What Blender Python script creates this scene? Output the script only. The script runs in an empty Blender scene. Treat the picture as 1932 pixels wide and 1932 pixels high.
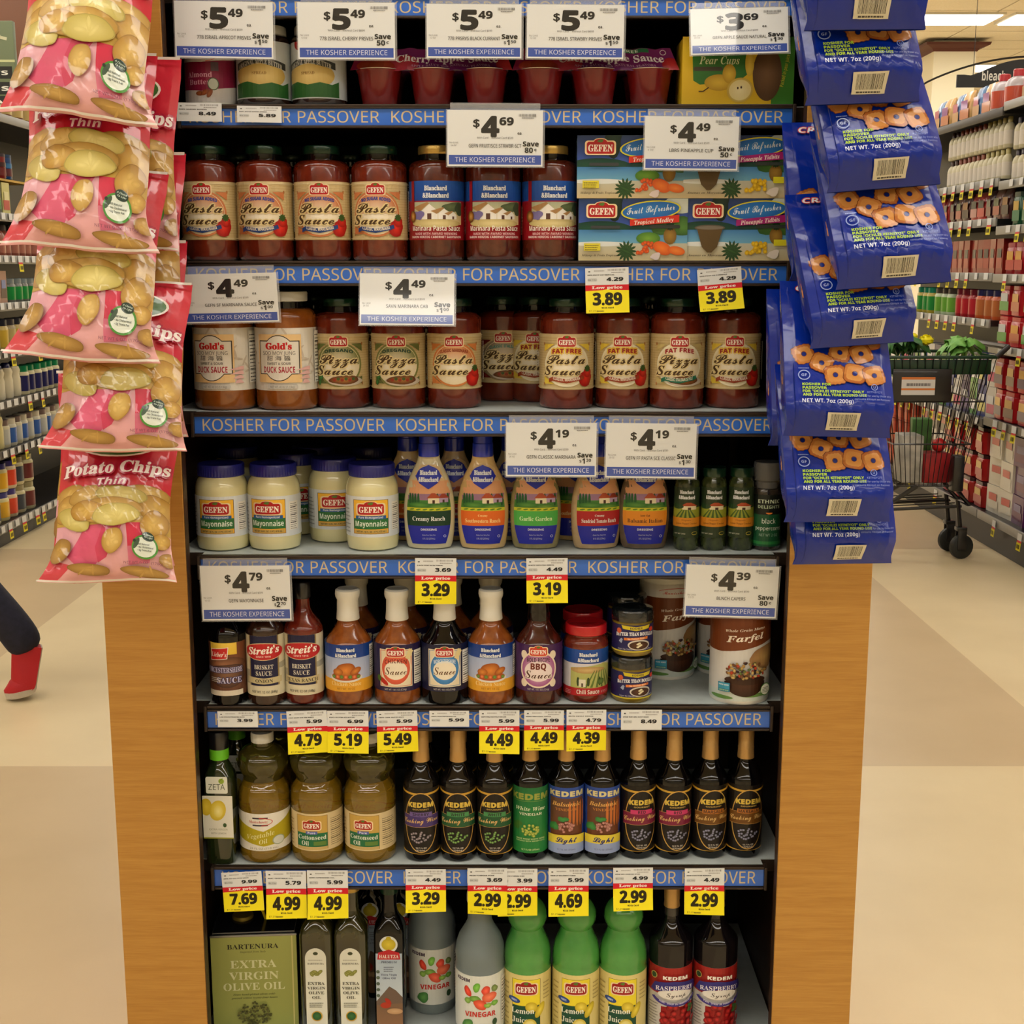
import bpy, bmesh, math, random
import numpy as np
from mathutils import Vector, Matrix
from mathutils.geometry import tessellate_polygon
random.seed(7)
SC = bpy.context.scene
COL = SC.collection
R = math.radians

# ------------------------------------------------------------ camera
FPX = 2480.0                      # focal length in pixels of the 1932 px frame
TH = math.atan(0.1855)            # pitch below the horizon
CT, ST = math.cos(TH), math.sin(TH)
EYE = 1.45
cam_data = bpy.data.cameras.new('camera')
cam_data.sensor_width = 36.0
cam_data.lens = 36.0 * FPX / 1932.0
cam_data.clip_start = 0.05
cam = bpy.data.objects.new('camera', cam_data)
COL.objects.link(cam)
cam.location = (0, 0, EYE)
cam.rotation_euler = (math.pi / 2 - TH, 0, 0)
SC.camera = cam

# ------------------------------------------------------------ world, exposure, colour management
world = bpy.data.worlds.new('store_air')
SC.world = world
world.use_nodes = True
world.node_tree.nodes['Background'].inputs[0].default_value = (1.0, 0.93, 0.8, 1)
world.node_tree.nodes['Background'].inputs[1].default_value = 0.5
SC.view_settings.view_transform = 'Standard'
SC.view_settings.look = 'None'
SC.view_settings.exposure = 0.12
SC.view_settings.gamma = 1.0
SC.view_settings.use_curve_mapping = False
SC.cycles.max_bounces = 5
SC.cycles.diffuse_bounces = 3
SC.cycles.glossy_bounces = 2
SC.cycles.transmission_bounces = 4
SC.cycles.transparent_max_bounces = 5
SC.cycles.caustics_reflective = False
SC.cycles.caustics_refractive = False
SC.cycles.adaptive_threshold = 0.04
SC.cycles.sample_clamp_indirect = 4.0

LAMP = 7.6                        # strength of the ceiling troffers
LAMP_COL = (1.0, 0.958, 0.885)
CEIL = 4.05


def lamp_rows(mat, place):
    """The fluorescent troffers of the store: unbroken rows over the whole sales floor."""
    for j, y in enumerate([-6.05, -2.6, .85, 4.3, 7.75, 11.2, 14.65, 18.1, 21.5]):
        for i in range(14):
            place(4.52 + 1.31 * (i - 10), y, i, j)


# ------------------------------------------------------------ helpers: projection used to read positions off the photograph
def at(px, py, Y):
    u = (px - 966) / FPX
    v = (966 - py) / FPX
    d = Y / (CT + v * ST)
    return Vector((u * d, Y, EYE + d * (v * CT - ST)))


def ray_z(px, py, Z):
    u = (px - 966) / FPX
    v = (966 - py) / FPX
    d = (Z - EYE) / (v * CT - ST)
    return Vector((u * d, d * (CT + v * ST), Z))


def depth(Y, Z):
    return Y * CT - (Z - EYE) * ST


def xat(px, Y, Z):
    return (px - 966) / FPX * depth(Y, Z)


def lin(c):
    out = []
    for v in c[:3]:
        v = v / 255.0
        out.append(v / 12.92 if v <= 0.04045 else ((v + 0.055) / 1.055) ** 2.4)
    return tuple(out)


# ------------------------------------------------------------ materials
MATS = {}


def pmat(name, col=None, rough=0.5, metal=0.0, coat=0.0, trans=0.0, ior=1.45, alpha=1.0, bump=None, noise=None, attr=False, spec=0.5, sss=0.0, emit=None):
    if name in MATS:
        return MATS[name]
    m = bpy.data.materials.new(name)
    m.use_nodes = True
    nt = m.node_tree
    b = nt.nodes['Principled BSDF']
    I = b.inputs
    if attr:
        a = nt.nodes.new('ShaderNodeAttribute')
        a.attribute_name = 'Col'
        nt.links.new(a.outputs['Color'], I['Base Color'])
    else:
        I['Base Color'].default_value = (*lin(col), 1)
    I['Roughness'].default_value = rough
    I['Metallic'].default_value = metal
    I['IOR'].default_value = ior
    I['Specular IOR Level'].default_value = spec
    I['Coat Weight'].default_value = coat
    I['Coat Roughness'].default_value = 0.05
    I['Transmission Weight'].default_value = trans
    I['Alpha'].default_value = alpha
    if sss:
        I['Subsurface Weight'].default_value = sss
        I['Subsurface Radius'].default_value = (0.01, 0.01, 0.01)
    if noise:            # (scale, colour2, stretch)
        tc = nt.nodes.new('ShaderNodeTexCoord')
        mp = nt.nodes.new('ShaderNodeMapping')
        mp.inputs['Scale'].default_value = noise[2] if len(noise) > 2 else (1, 1, 1)
        nz = nt.nodes.new('ShaderNodeTexNoise')
        nz.inputs['Scale'].default_value = noise[0]
        nz.inputs['Detail'].default_value = 4
        rp = nt.nodes.new('ShaderNodeValToRGB')
        rp.color_ramp.elements[0].position = 0.35
        rp.color_ramp.elements[1].position = 0.65
        rp.color_ramp.elements[0].color = (*lin(col), 1)
        rp.color_ramp.elements[1].color = (*lin(noise[1]), 1)
        nt.links.new(tc.outputs['Object'], mp.inputs['Vector'])
        nt.links.new(mp.outputs['Vector'], nz.inputs['Vector'])
        nt.links.new(nz.outputs['Fac'], rp.inputs['Fac'])
        nt.links.new(rp.outputs['Color'], I['Base Color'])
    if bump:             # (scale, strength, distance)
        tc = nt.nodes.new('ShaderNodeTexCoord')
        nz = nt.nodes.new('ShaderNodeTexNoise')
        nz.inputs['Scale'].default_value = bump[0]
        nz.inputs['Detail'].default_value = 3
        bp = nt.nodes.new('ShaderNodeBump')
        bp.inputs['Strength'].default_value = bump[1]
        bp.inputs['Distance'].default_value = bump[2]
        nt.links.new(tc.outputs['Object'], nz.inputs['Vector'])
        nt.links.new(nz.outputs['Fac'], bp.inputs['Height'])
        nt.links.new(bp.outputs['Normal'], I['Normal'])
    if emit:
        I['Emission Color'].default_value = (*emit[0], 1)
        I['Emission Strength'].default_value = emit[1]
    MATS[name] = m
    return m


M_PAPER = pmat('printed_paper', attr=True, rough=0.55, spec=0.3)
M_LABEL = pmat('printed_label', attr=True, rough=0.36, spec=0.4)
M_GLOSS = pmat('printed_plastic', attr=True, rough=0.3, coat=0.35)
M_CARD = pmat('laminated_card', attr=True, rough=0.5, spec=0.3, coat=1.0)
M_FILM = pmat('printed_film', attr=True, rough=0.3, coat=0.6, bump=(26, 0.35, 0.004))
M_FOIL = pmat('glossy_blue_film', attr=True, rough=0.24, coat=0.3, spec=0.35, bump=(30, 0.4, 0.004))


# ------------------------------------------------------------ glyphs: text is laid out from a cache of glyph outlines
_STY = {  # upper, lower, digit code points of the mathematical alphabets
    'sans': (0x1D5A0, 0x1D5BA, 0x1D7E2), 'bold': (0x1D5D4, 0x1D5EE, 0x1D7EC), 'bi': (0x1D63C, 0x1D656, 0x1D7EC),
    'serif': (0x1D400, 0x1D41A, 0x1D7CE), 'si': (0x1D468, 0x1D482, 0x1D7CE), 'script': (0x1D4D0, 0x1D4EA, 0x1D7CE),
    'mono': (0x1D670, 0x1D68A, 0x1D7F6)}
_fc = bpy.data.curves.new('glyph_source', 'FONT')
_fc.size = 1.0
_fo = bpy.data.objects.new('glyph_source', _fc)
_G = {}


try:                                 # Blender's own bundled maths font; without it the built-in fallback fonts give the same glyphs, only slower
    import os
    _fdir = bpy.utils.system_resource('DATAFILES', path='fonts')
    _mf = bpy.data.fonts.load(os.path.join(_fdir, [f for f in os.listdir(_fdir) if 'Math' in f][0]))
except Exception:
    _mf = None
_bf = _fc.font


def _raw(s, res):
    _fc.resolution_u = res
    want = _mf if (_mf is not None and ord(s[0]) > 0x1D3FF) else _bf
    if _fc.font != want:
        _fc.font = want
    _fc.body = s
    me = _fo.to_mesh()
    n = len(me.vertices)
    V = np.empty(n * 3)
    me.vertices.foreach_get('co', V)
    V = V.reshape(-1, 3)[:, :2].copy()
    F = [tuple(p.vertices) for p in me.polygons]
    _fo.to_mesh_clear()
    return V, F


_HXS = {}


def glyph(ch, res):
    k = (ch, res)
    if k in _G:
        return _G[k]
    V, F = (np.zeros((0, 2)), []) if ch == ' ' else _raw(ch, res)
    ex = styled('H', 'sans') if ord(ch) > 0x1D3FF else 'H'
    if ex not in _HXS:
        _HXS[ex] = _raw(ex, 1)[0][:, 0].max()
    adv = _raw(ch + ex, 1)[0][:, 0].max() - _HXS[ex]
    if _mf is not None and ord(ch) > 0x1D3FF:            # bring the loaded font to the size of the built-in one
        if 'k' not in _HXS:
            _HXS['k'] = .69 / _raw(styled('H', 'sans'), 1)[0][:, 1].max()
        V, adv = V * _HXS['k'], adv * _HXS['k']
    _G[k] = (V, F, adv)
    return _G[k]


def styled(c, st):
    if st == 'script' and c == 'S':
        st = 'si'
    if st in _STY:
        u, l, d = _STY[st]
        if 'A' <= c <= 'Z':
            return chr(u + ord(c) - 65)
        if 'a' <= c <= 'z':
            return chr(l + ord(c) - 97)
        if c.isdigit():
            return chr(d + ord(c) - 48)
    return c


def layout(s, st, res, track=0.0):
    Vs, Fs, x, n = [], [], 0.0, 0
    for c in s:
        V, F, adv = glyph(styled(c, st), res)
        if len(V):
            Vs.append(V + [x, 0])
            Fs += [tuple(i + n for i in f) for f in F]
            n += len(V)
        x += adv + track
    return (np.vstack(Vs) if Vs else np.zeros((0, 2))), Fs


# ------------------------------------------------------------ flat print: shapes and lettering on a label, later wrapped on the real surface
class Art:
    def __init__(s, w, h, gx=None, gy=None, eps=0.00006):
        s.w, s.h, s.gx, s.gy, s.eps = w, h, gx, gy, eps
        s.V, s.F, s.C, s.L, s.n, s.layer = [], [], [], [], 0, 0
        s.done = None

    def _add(s, V, F, C, layer=None):
        V = np.asarray(V, float).reshape(-1, 2)
        if layer is None:
            s.layer += 1
            layer = s.layer
        C = np.asarray(C, float)
        if C.ndim == 1:
            C = np.tile(C, (len(V), 1))
        s.V.append(V)
        s.C.append(C)
        s.L.append(np.full(len(V), float(layer)))
        s.F += [tuple(i + s.n for i in f) for f in F]
        s.n += len(V)

    def P(s, pts):
        a = np.asarray(pts, float).reshape(-1, 2).copy()
        a[:, 0] *= s.w
        a[:, 1] *= s.h
        return a

    def poly(s, pts, col, layer=None):
        p = s.P(pts)
        tri = tessellate_polygon([[Vector((a, b, 0)) for a, b in p]])
        s._add(p, tri, lin(col), layer)

    def rect(s, x0, y0, x1, y1, col, col2=None):
        c = lin(col)
        C = [c, c, c, c] if col2 is None else [c, c, lin(col2), lin(col2)]
        s._add(s.P([(x0, y0), (x1, y0), (x1, y1), (x0, y1)]), [(0, 1, 2), (0, 2, 3)], C)

    def rrect(s, x0, y0, x1, y1, r, col):
        """r in metres"""
        a, b, c, d = x0 * s.w, y0 * s.h, x1 * s.w, y1 * s.h
        r = min(r, (c - a) / 2, (d - b) / 2)
        pts = []
        for cx, cy, t0 in ((c - r, d - r, 0), (a + r, d - r, 90), (a + r, b + r, 180), (c - r, b + r, 270)):
            for k in range(5):
                t = R(t0 + k * 22.5)
                pts.append((cx + r * math.cos(t), cy + r * math.sin(t)))
        s._add(pts, [(0, i, i + 1) for i in range(1, len(pts) - 1)], lin(col))

    def ell(s, cx, cy, rx, ry, col, col2=None, n=26, rot=0, wob=0, seed=0, t0=0, t1=360):
        """ellipse in fractions of width and height; col at the rim, col2 in the middle"""
        rnd = random.Random(seed)
        ph = [rnd.uniform(0, 6.28) for _ in range(3)]
        pts = [(cx * s.w, cy * s.h)]
        cr, sr = math.cos(R(rot)), math.sin(R(rot))
        full = t1 - t0 >= 360
        for k in range(n if full else n + 1):
            t = R(t0 + (t1 - t0) * k / n)
            q = 1 + wob * (math.sin(2 * t + ph[0]) + .6 * math.sin(3 * t + ph[1]) + .4 * math.sin(5 * t + ph[2]))
            x, y = rx * s.w * q * math.cos(t), ry * s.h * q * math.sin(t)
            pts.append((cx * s.w + x * cr - y * sr, cy * s.h + x * sr + y * cr))
        c2 = lin(col2 or col)
        C = [c2] + [lin(col)] * (len(pts) - 1)
        F = [(0, k + 1, (k + 1) % n + 1) for k in range(n)] if full else [(0, k + 1, k + 2) for k in range(n)]
        s._add(pts, F, C)

    def circ(s, cx, cy, r, col, col2=None, n=24, **k):
        """r in metres"""
        s.ell(cx, cy, r / s.w, r / s.h, col, col2, n, **k)

    def ring(s, cx, cy, rx, ry, th, col, n=32, t0=0, t1=360):
        """th in metres"""
        pts, F = [], []
        for k in range(n + 1):
            t = R(t0 + (t1 - t0) * k / n)
            for q in (0, 1):
                pts.append((cx * s.w + (rx * s.w - q * th) * math.cos(t), cy * s.h + (ry * s.h - q * th) * math.sin(t)))
        for k in range(n):
            a = 2 * k
            F += [(a, a + 2, a + 3), (a, a + 3, a + 1)]
        s._add(pts, F, lin(col))

    def line(s, pts, th, col):
        """th in metres"""
        p = s.P(pts)
        V, F = [], []
        for i in range(len(p) - 1):
            d = p[i + 1] - p[i]
            L = math.hypot(*d) or 1
            nx = np.array([-d[1], d[0]]) / L * th / 2
            k = len(V)
            V += [p[i] - nx, p[i + 1] - nx, p[i + 1] + nx, p[i] + nx]
            F += [(k, k + 1, k + 2), (k, k + 2, k + 3)]
        s._add(V, F, lin(col))

    def text(s, t, x, y, h, st='bold', col=(0, 0, 0), al='c', w=None, fat=0, rot=0, bend=0, shear=0, res=2, out=None, outf=0.1, track=0.0, wmax=None):
        """x, y: baseline anchor; h: cap height, all in fractions; w fits the width; out: outline colour"""
        V, F = layout(t, st, res, track)
        if not len(V):
            return
        sc = h * s.h / 0.69
        x0, x1 = V[:, 0].min(), V[:, 0].max()
        sx = sc
        if w:
            sx = w * s.w / (x1 - x0)
        elif wmax and (x1 - x0) * sc > wmax * s.w:
            sx = wmax * s.w / (x1 - x0)
        V = V.copy()
        V[:, 0] = (V[:, 0] - x0) * sx
        V[:, 1] *= sc
        W = (x1 - x0) * sx
        if shear:
            V[:, 0] += V[:, 1] * shear
        if al == 'c':
            V[:, 0] -= W / 2
        elif al == 'r':
            V[:, 0] -= W
        if bend:
            V[:, 1] += -bend * s.h * (V[:, 0] / (W / 2)) ** 2
        if rot:
            c, n = math.cos(R(rot)), math.sin(R(rot))
            V = np.stack([V[:, 0] * c - V[:, 1] * n, V[:, 0] * n + V[:, 1] * c], 1)
        V = V + [x * s.w, y * s.h]

        def put(fatm, color):
            s.layer += 1
            if fatm:
                for n_, a in enumerate(range(0, 360, 60 if fatm > 0.0004 else 90)):     # each copy a hair above the last
                    s._add(V + [fatm * math.cos(R(a + 30)), fatm * math.sin(R(a + 30))], F, lin(color), s.layer + .12 * n_)
            s._add(V, F, lin(color), s.layer + .8)
        if out:
            put((outf + fat) * h * s.h, out)
        put(fat * h * s.h, col)

    def lines(s, x0, x1, y0, y1, n, col, th=0.5, seed=1, ragged=0.25):
        """rows of print too small to read, as short strokes of broken width"""
        rnd = random.Random(seed)
        V, F = [], []
        for i in range(n):
            yb = y1 - (i + 1) * (y1 - y0) / n
            hh = (y1 - y0) / n * th
            x = x0
            end = x1 - rnd.uniform(0, ragged) * (x1 - x0)
            while x < end:
                w = rnd.uniform(.04, .14) * (x1 - x0)
                e = min(x + w, end)
                k = len(V)
                V += [(x, yb), (e, yb), (e, yb + hh), (x, yb + hh)]
                F += [(k, k + 1, k + 2), (k, k + 2, k + 3)]
                x = e + .018 * (x1 - x0)
        s._add(s.P(V), F, lin(col))

    def barcode(s, x0, y0, x1, y1, col=(25, 25, 25), n=34, seed=3):
        rnd = random.Random(seed)
        V, F = [], []
        x = x0
        step = (x1 - x0) / n
        while x < x1 - step * .5:
            w = step * rnd.choice((.4, .5, .9, .45))
            k = len(V)
            V += [(x, y0), (x + w, y0), (x + w, y1), (x, y1)]
            F += [(k, k + 1, k + 2), (k, k + 2, k + 3)]
            x += w + step * rnd.choice((.35, .5, .8))
        s._add(s.P(V), F, lin(col))

    # --- slicing and wrapping
    def finish(s):
        """cut every triangle along the grid on which the surface is folded, so that all printed layers stay parallel"""
        if s.done:
            return s.done
        L = np.concatenate(s.L)
        D = np.column_stack([np.vstack(s.V), L, np.vstack(s.C)])      # x y layer r g b
        F = np.array(s.F, int)
        e = 1e-7

        def cut(D, F, nx, ny, c):
            d = D[:, 0] * nx + D[:, 1] * ny - c
            d[np.abs(d) < e] = 0
            sg = np.sign(d)[F]
            st = (sg.min(1) < 0) & (sg.max(1) > 0)
            if not st.any():
                return D, F
            keep, T, S = F[~st], F[st], sg[st]
            z = (S == 0).any(1)
            out = [keep]

            def mid(a, b):
                da, db = d[a], d[b]
                t = (da / (da - db))[:, None]
                return D[a] * (1 - t) + D[b] * t
            if z.any():
                t, q = T[z], S[z]
                k = (q == 0).argmax(1)
                r = np.arange(len(t))
                a, b, c2 = t[r, k], t[r, (k + 1) % 3], t[r, (k + 2) % 3]
                m = np.arange(len(t)) + len(D)
                D = np.vstack([D, mid(b, c2)])
                d = np.concatenate([d, np.zeros(len(t))])
                out += [np.stack([a, b, m], 1), np.stack([a, m, c2], 1)]
            if (~z).any():
                t, q = T[~z], S[~z]
                k = (q == -np.sign(q.sum(1))[:, None]).argmax(1)
                r = np.arange(len(t))
                a, b, c2 = t[r, k], t[r, (k + 1) % 3], t[r, (k + 2) % 3]
                m1 = np.arange(len(t)) + len(D)
                m2 = m1 + len(t)
                p1, p2 = mid(a, b), mid(a, c2)
                D = np.vstack([D, p1, p2])
                out += [np.stack([a, m1, m2], 1), np.stack([m1, b, c2], 1), np.stack([m1, c2, m2], 1)]
            return D, np.vstack(out)
        lines = [(1, 0, 0), (1, 0, s.w), (0, 1, 0), (0, 1, s.h)]
        if s.gx:
            s.nx = max(1, round(s.w / s.gx))
            s.gx = s.w / s.nx
            lines += [(1, 0, k * s.gx) for k in range(1, s.nx)]
        if s.gy:
            s.ny = max(1, round(s.h / s.gy))
            s.gy = s.h / s.ny
            lines += [(0, 1, k * s.gy) for k in range(1, s.ny)]
        if s.gx and s.gy:
            lines += [(1 / s.gx, 1 / s.gy, k) for k in range(1, s.nx + s.ny)]
        for ln in lines:
            D, F = cut(D, F, *ln)
        m = D[F].mean(1)
        F = F[(m[:, 0] > 0) & (m[:, 0] < s.w) & (m[:, 1] > 0) & (m[:, 1] < s.h)]
        p0, p1, p2 = D[F[:, 0], :2], D[F[:, 1], :2], D[F[:, 2], :2]
        ar = (p1[:, 0] - p0[:, 0]) * (p2[:, 1] - p0[:, 1]) - (p1[:, 1] - p0[:, 1]) * (p2[:, 0] - p0[:, 0])
        F[ar < 0] = F[ar < 0][:, ::-1]                                   # all print faces outwards
        F = F[np.abs(ar) > 1e-13]
        key = np.round(D * [2e6, 2e6, 100, 100, 100, 100]).astype(np.int64)
        _, first, inv = np.unique(key, axis=0, return_index=True, return_inverse=True)
        D, F = D[first], inv.reshape(-1)[F]
        F = F[(F[:, 0] != F[:, 1]) & (F[:, 1] != F[:, 2]) & (F[:, 0] != F[:, 2])]
        used, inv = np.unique(F, return_inverse=True)
        D, F = D[used], inv.reshape(-1, 3)
        s.done = (D[:, :3], [tuple(f) for f in F.tolist()], D[:, 3:])
        return s.done

    def wrap(s, fmap, off=0.00025):
        V, F, C = s.finish()
        x, y, e = V[:, 0], V[:, 1], V[:, 2] * s.eps + off
        if not s.gx and not s.gy:
            return fmap(x, y, e), F, C
        if s.gx and not s.gy:
            i = np.clip((x / s.gx).astype(int), 0, s.nx - 1)
            t = (x / s.gx - i)[:, None]
            return fmap(i * s.gx, y, e) * (1 - t) + fmap((i + 1) * s.gx, y, e) * t, F, C
        if s.gy and not s.gx:
            i = np.clip((y / s.gy).astype(int), 0, s.ny - 1)
            t = (y / s.gy - i)[:, None]
            return fmap(x, i * s.gy, e) * (1 - t) + fmap(x, (i + 1) * s.gy, e) * t, F, C
        i = np.clip((x / s.gx).astype(int), 0, s.nx - 1)
        j = np.clip((y / s.gy).astype(int), 0, s.ny - 1)
        a, b = x / s.gx - i, y / s.gy - j
        lo = (a + b <= 1)
        x0, x1, y0, y1 = i * s.gx, (i + 1) * s.gx, j * s.gy, (j + 1) * s.gy
        P10, P01 = fmap(x1, y0, e), fmap(x0, y1, e)
        Pc = np.where(lo[:, None], fmap(x0, y0, e), fmap(x1, y1, e))
        wc = np.where(lo, 1 - a - b, a + b - 1)[:, None]
        w10 = np.where(lo, a, 1 - b)[:, None]
        w01 = np.where(lo, b, 1 - a)[:, None]
        return Pc * wc + P10 * w10 + P01 * w01, F, C

    def build(s, name, fmap, mat, parent=None, label=None, off=0.00025, smooth=False):
        W, F, C = s.wrap(fmap, off)
        return mk(name, W, F, mat, parent, smooth=smooth, sharp=70, cols=C, label=label)


def cyl(Rr, z0, w, span=200, sy=1.0, rot=0.0, slope=0.0):
    sp = R(span)

    def f(x, y, e):
        th = (x / w - .5) * sp + rot
        rr = Rr + y * slope
        return np.stack([(rr + e) * np.sin(th), -(rr * sy + e) * np.cos(th), z0 + y], 1)
    return f


def flat(w, y0, z0, x0=0.0, tilt=0.0):
    def f(x, y, e):
        return np.stack([x - w / 2 + x0, y0 - e, z0 + y], 1)
    return f


def proj(prof, w, z0, sy=1.0):
    zs = np.array([p[1] for p in prof])
    rs = np.array([p[0] for p in prof])

    def f(x, y, e):
        xx = x - w / 2
        r = np.interp(z0 + y, zs, rs)
        xx = np.clip(xx, -r * .985, r * .985)
        return np.stack([xx, -sy * np.sqrt(np.maximum(r * r - xx * xx, 0)) - e, z0 + y], 1)
    return f


# ------------------------------------------------------------ meshes
def mk(name, V, F, mat, parent=None, smooth=True, cols=None, label=None, mats=None, midx=None, sharp=40, uvs=None):
    me = bpy.data.meshes.new(name)
    me.from_pydata([tuple(v) for v in (V.tolist() if isinstance(V, np.ndarray) else V)], [], F)
    if smooth:
        me.polygons.foreach_set('use_smooth', [True] * len(me.polygons))
        me.update()
        me.set_sharp_from_angle(angle=R(sharp))
    if cols is not None:
        a = me.attributes.new('Col', 'FLOAT_COLOR', 'POINT')
        cc = np.ones((len(me.vertices), 4))
        cc[:, :3] = cols
        a.data.foreach_set('color', cc.ravel())
    for m in (mats or [mat]):
        me.materials.append(m)
    if midx is not None:
        me.polygons.foreach_set('material_index', midx)
    me.update()
    o = bpy.data.objects.new(name, me)
    COL.objects.link(o)
    if parent is not None:
        o.parent = parent
    if label:
        o['label'] = label
    return o


def box_vf(x0, x1, y0, y1, z0, z1, bev=0.0):
    if bev <= 0:
        V = [(x, y, z) for z in (z0, z1) for y in (y0, y1) for x in (x0, x1)]
        F = [(0, 2, 3, 1), (4, 5, 7, 6), (0, 1, 5, 4), (2, 6, 7, 3), (0, 4, 6, 2), (1, 3, 7, 5)]
        return V, F
    bm = bmesh.new()
    V, F = box_vf(x0, x1, y0, y1, z0, z1)
    vs = [bm.verts.new(v) for v in V]
    for f in F:
        bm.faces.new([vs[i] for i in f])
    bmesh.ops.bevel(bm, geom=bm.edges[:], offset=bev, segments=2, affect='EDGES', profile=0.5)
    bm.verts.index_update()
    V = [v.co[:] for v in bm.verts]
    F = [tuple(v.index for v in f.verts) for f in bm.faces]
    bm.free()
    return V, F


def box(name, x0, x1, y0, y1, z0, z1, mat, parent=None, bev=0.0, label=None):
    V, F = box_vf(x0, x1, y0, y1, z0, z1, bev)
    return mk(name, V, F, mat, parent, smooth=bev > 0, label=label)


def lathe_vf(prof, n=32, sy=1.0, mod=None, close=True):
    V, F = [], []
    for (r, z) in prof:
        for k in range(n):
            t = 2 * math.pi * k / n
            q = mod(t, z) if mod else 1.0
            V.append((r * q * math.sin(t), -r * q * sy * math.cos(t), z))
    m = len(prof)
    for i in range(m - 1):
        for k in range(n):
            a, b = i * n + k, i * n + (k + 1) % n
            F.append((a, b, b + n, a + n))
    if close:
        F.append(tuple(reversed(range(n))))
        F.append(tuple(range((m - 1) * n, m * n)))
    return V, F


def lathe(name, prof, mat, parent=None, n=32, sy=1.0, mod=None, label=None, cols=None, sharp=40):
    V, F = lathe_vf(prof, n, sy, mod)
    cc = None
    if cols:
        cc = np.repeat(np.array([lin(c) for c in cols]), n, axis=0)
    return mk(name, V, F, mat, parent, label=label, cols=cc, sharp=sharp)


def tube_vf(pts, r, n=6, closed=False):
    V, F = [], []
    P = [Vector(p) for p in pts]
    for i, p in enumerate(P):
        a = P[max(i - 1, 0)]
        b = P[min(i + 1, len(P) - 1)]
        d = (b - a).normalized()
        up = Vector((0, 0, 1)) if abs(d.z) < .9 else Vector((0, 1, 0))
        s = d.cross(up).normalized()
        u = s.cross(d)
        for k in range(n):
            t = 2 * math.pi * k / n
            V.append(tuple(p + s * r * math.cos(t) + u * r * math.sin(t)))
    for i in range(len(P) - 1):
        for k in range(n):
            a, b = i * n + k, i * n + (k + 1) % n
            F.append((a, b, b + n, a + n))
    F.append(tuple(reversed(range(n))))
    F.append(tuple(range((len(P) - 1) * n, len(P) * n)))
    return V, F


def join(parts):
    V, F = [], []
    for v, f in parts:
        k = len(V)
        V += list(v)
        F += [tuple(i + k for i in q) for q in f]
    return V, F


def tube(name, pts, r, mat, parent=None, n=6):
    V, F = tube_vf(pts, r, n)
    return mk(name, V, F, mat, parent)


# ------------------------------------------------------------ things
def tag(o, label, cat, group=None):
    o['label'] = label
    o['category'] = cat
    if group:
        o['group'] = group
    elif 'group' in o:
        del o['group']
    return o


def empty(name):
    o = bpy.data.objects.new(name, None)
    o.empty_display_size = 0.02
    COL.objects.link(o)
    return o


KIDS = {}


def kids(o):
    return [c for c in COL.objects if c.parent == o]


def dup(root, tree):
    r = root.copy()
    COL.objects.link(r)
    for c, gs in tree:
        k = c.copy()
        COL.objects.link(k)
        k.parent = r
        for g in gs:
            q = g.copy()
            COL.objects.link(q)
            q.parent = k
    return r


class Proto:
    """one of a kind with its parts; the first placing uses it, the next ones copy it with all its parts"""
    def __init__(s, name, build, r, h, sy=1.0):
        s.name, s.r, s.h, s.sy, s.used = name, r, h, sy, False
        s.root = empty(name)
        n0 = set(o.name for o in COL.objects)
        s.build = build
        build(s.root)
        new = [o for o in COL.objects if o.name not in n0]
        s.tree = [(c, [g for g in new if g.parent == c]) for c in new if c.parent == s.root]

    def put(s, loc, label, cat, group=None, rot=0.0, scale=None, tilt=None):
        o = s.root if not s.used else dup(s.root, s.tree)
        s.used = True
        o.location = loc
        o.rotation_euler = (R(tilt[0]) if tilt else 0, R(tilt[1]) if tilt else 0, R(rot))
        o.scale = (scale,) * 3 if isinstance(scale, (int, float)) else (scale or (1, 1, 1))
        tag(o, label, cat, group)
        return o

# ============================================================ the setting
YF = 2.04                                     # front plane of the price channels
ZS = {k: at(966, py, YF).z for k, py in {1: -30, 2: 197, 3: 492, 4: 777, 5: 1047, 6: 1330, 7: 1633, 8: 1975}.items()}
STRIP = {1: (-2, 29), 2: (205, 236), 3: (502, 534), 4: (786, 818), 5: (1055, 1086), 6: (1342, 1373), 7: (1640, 1672), 8: (1985, 2015)}


def struct(o):
    o['kind'] = 'structure'
    return o


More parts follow.
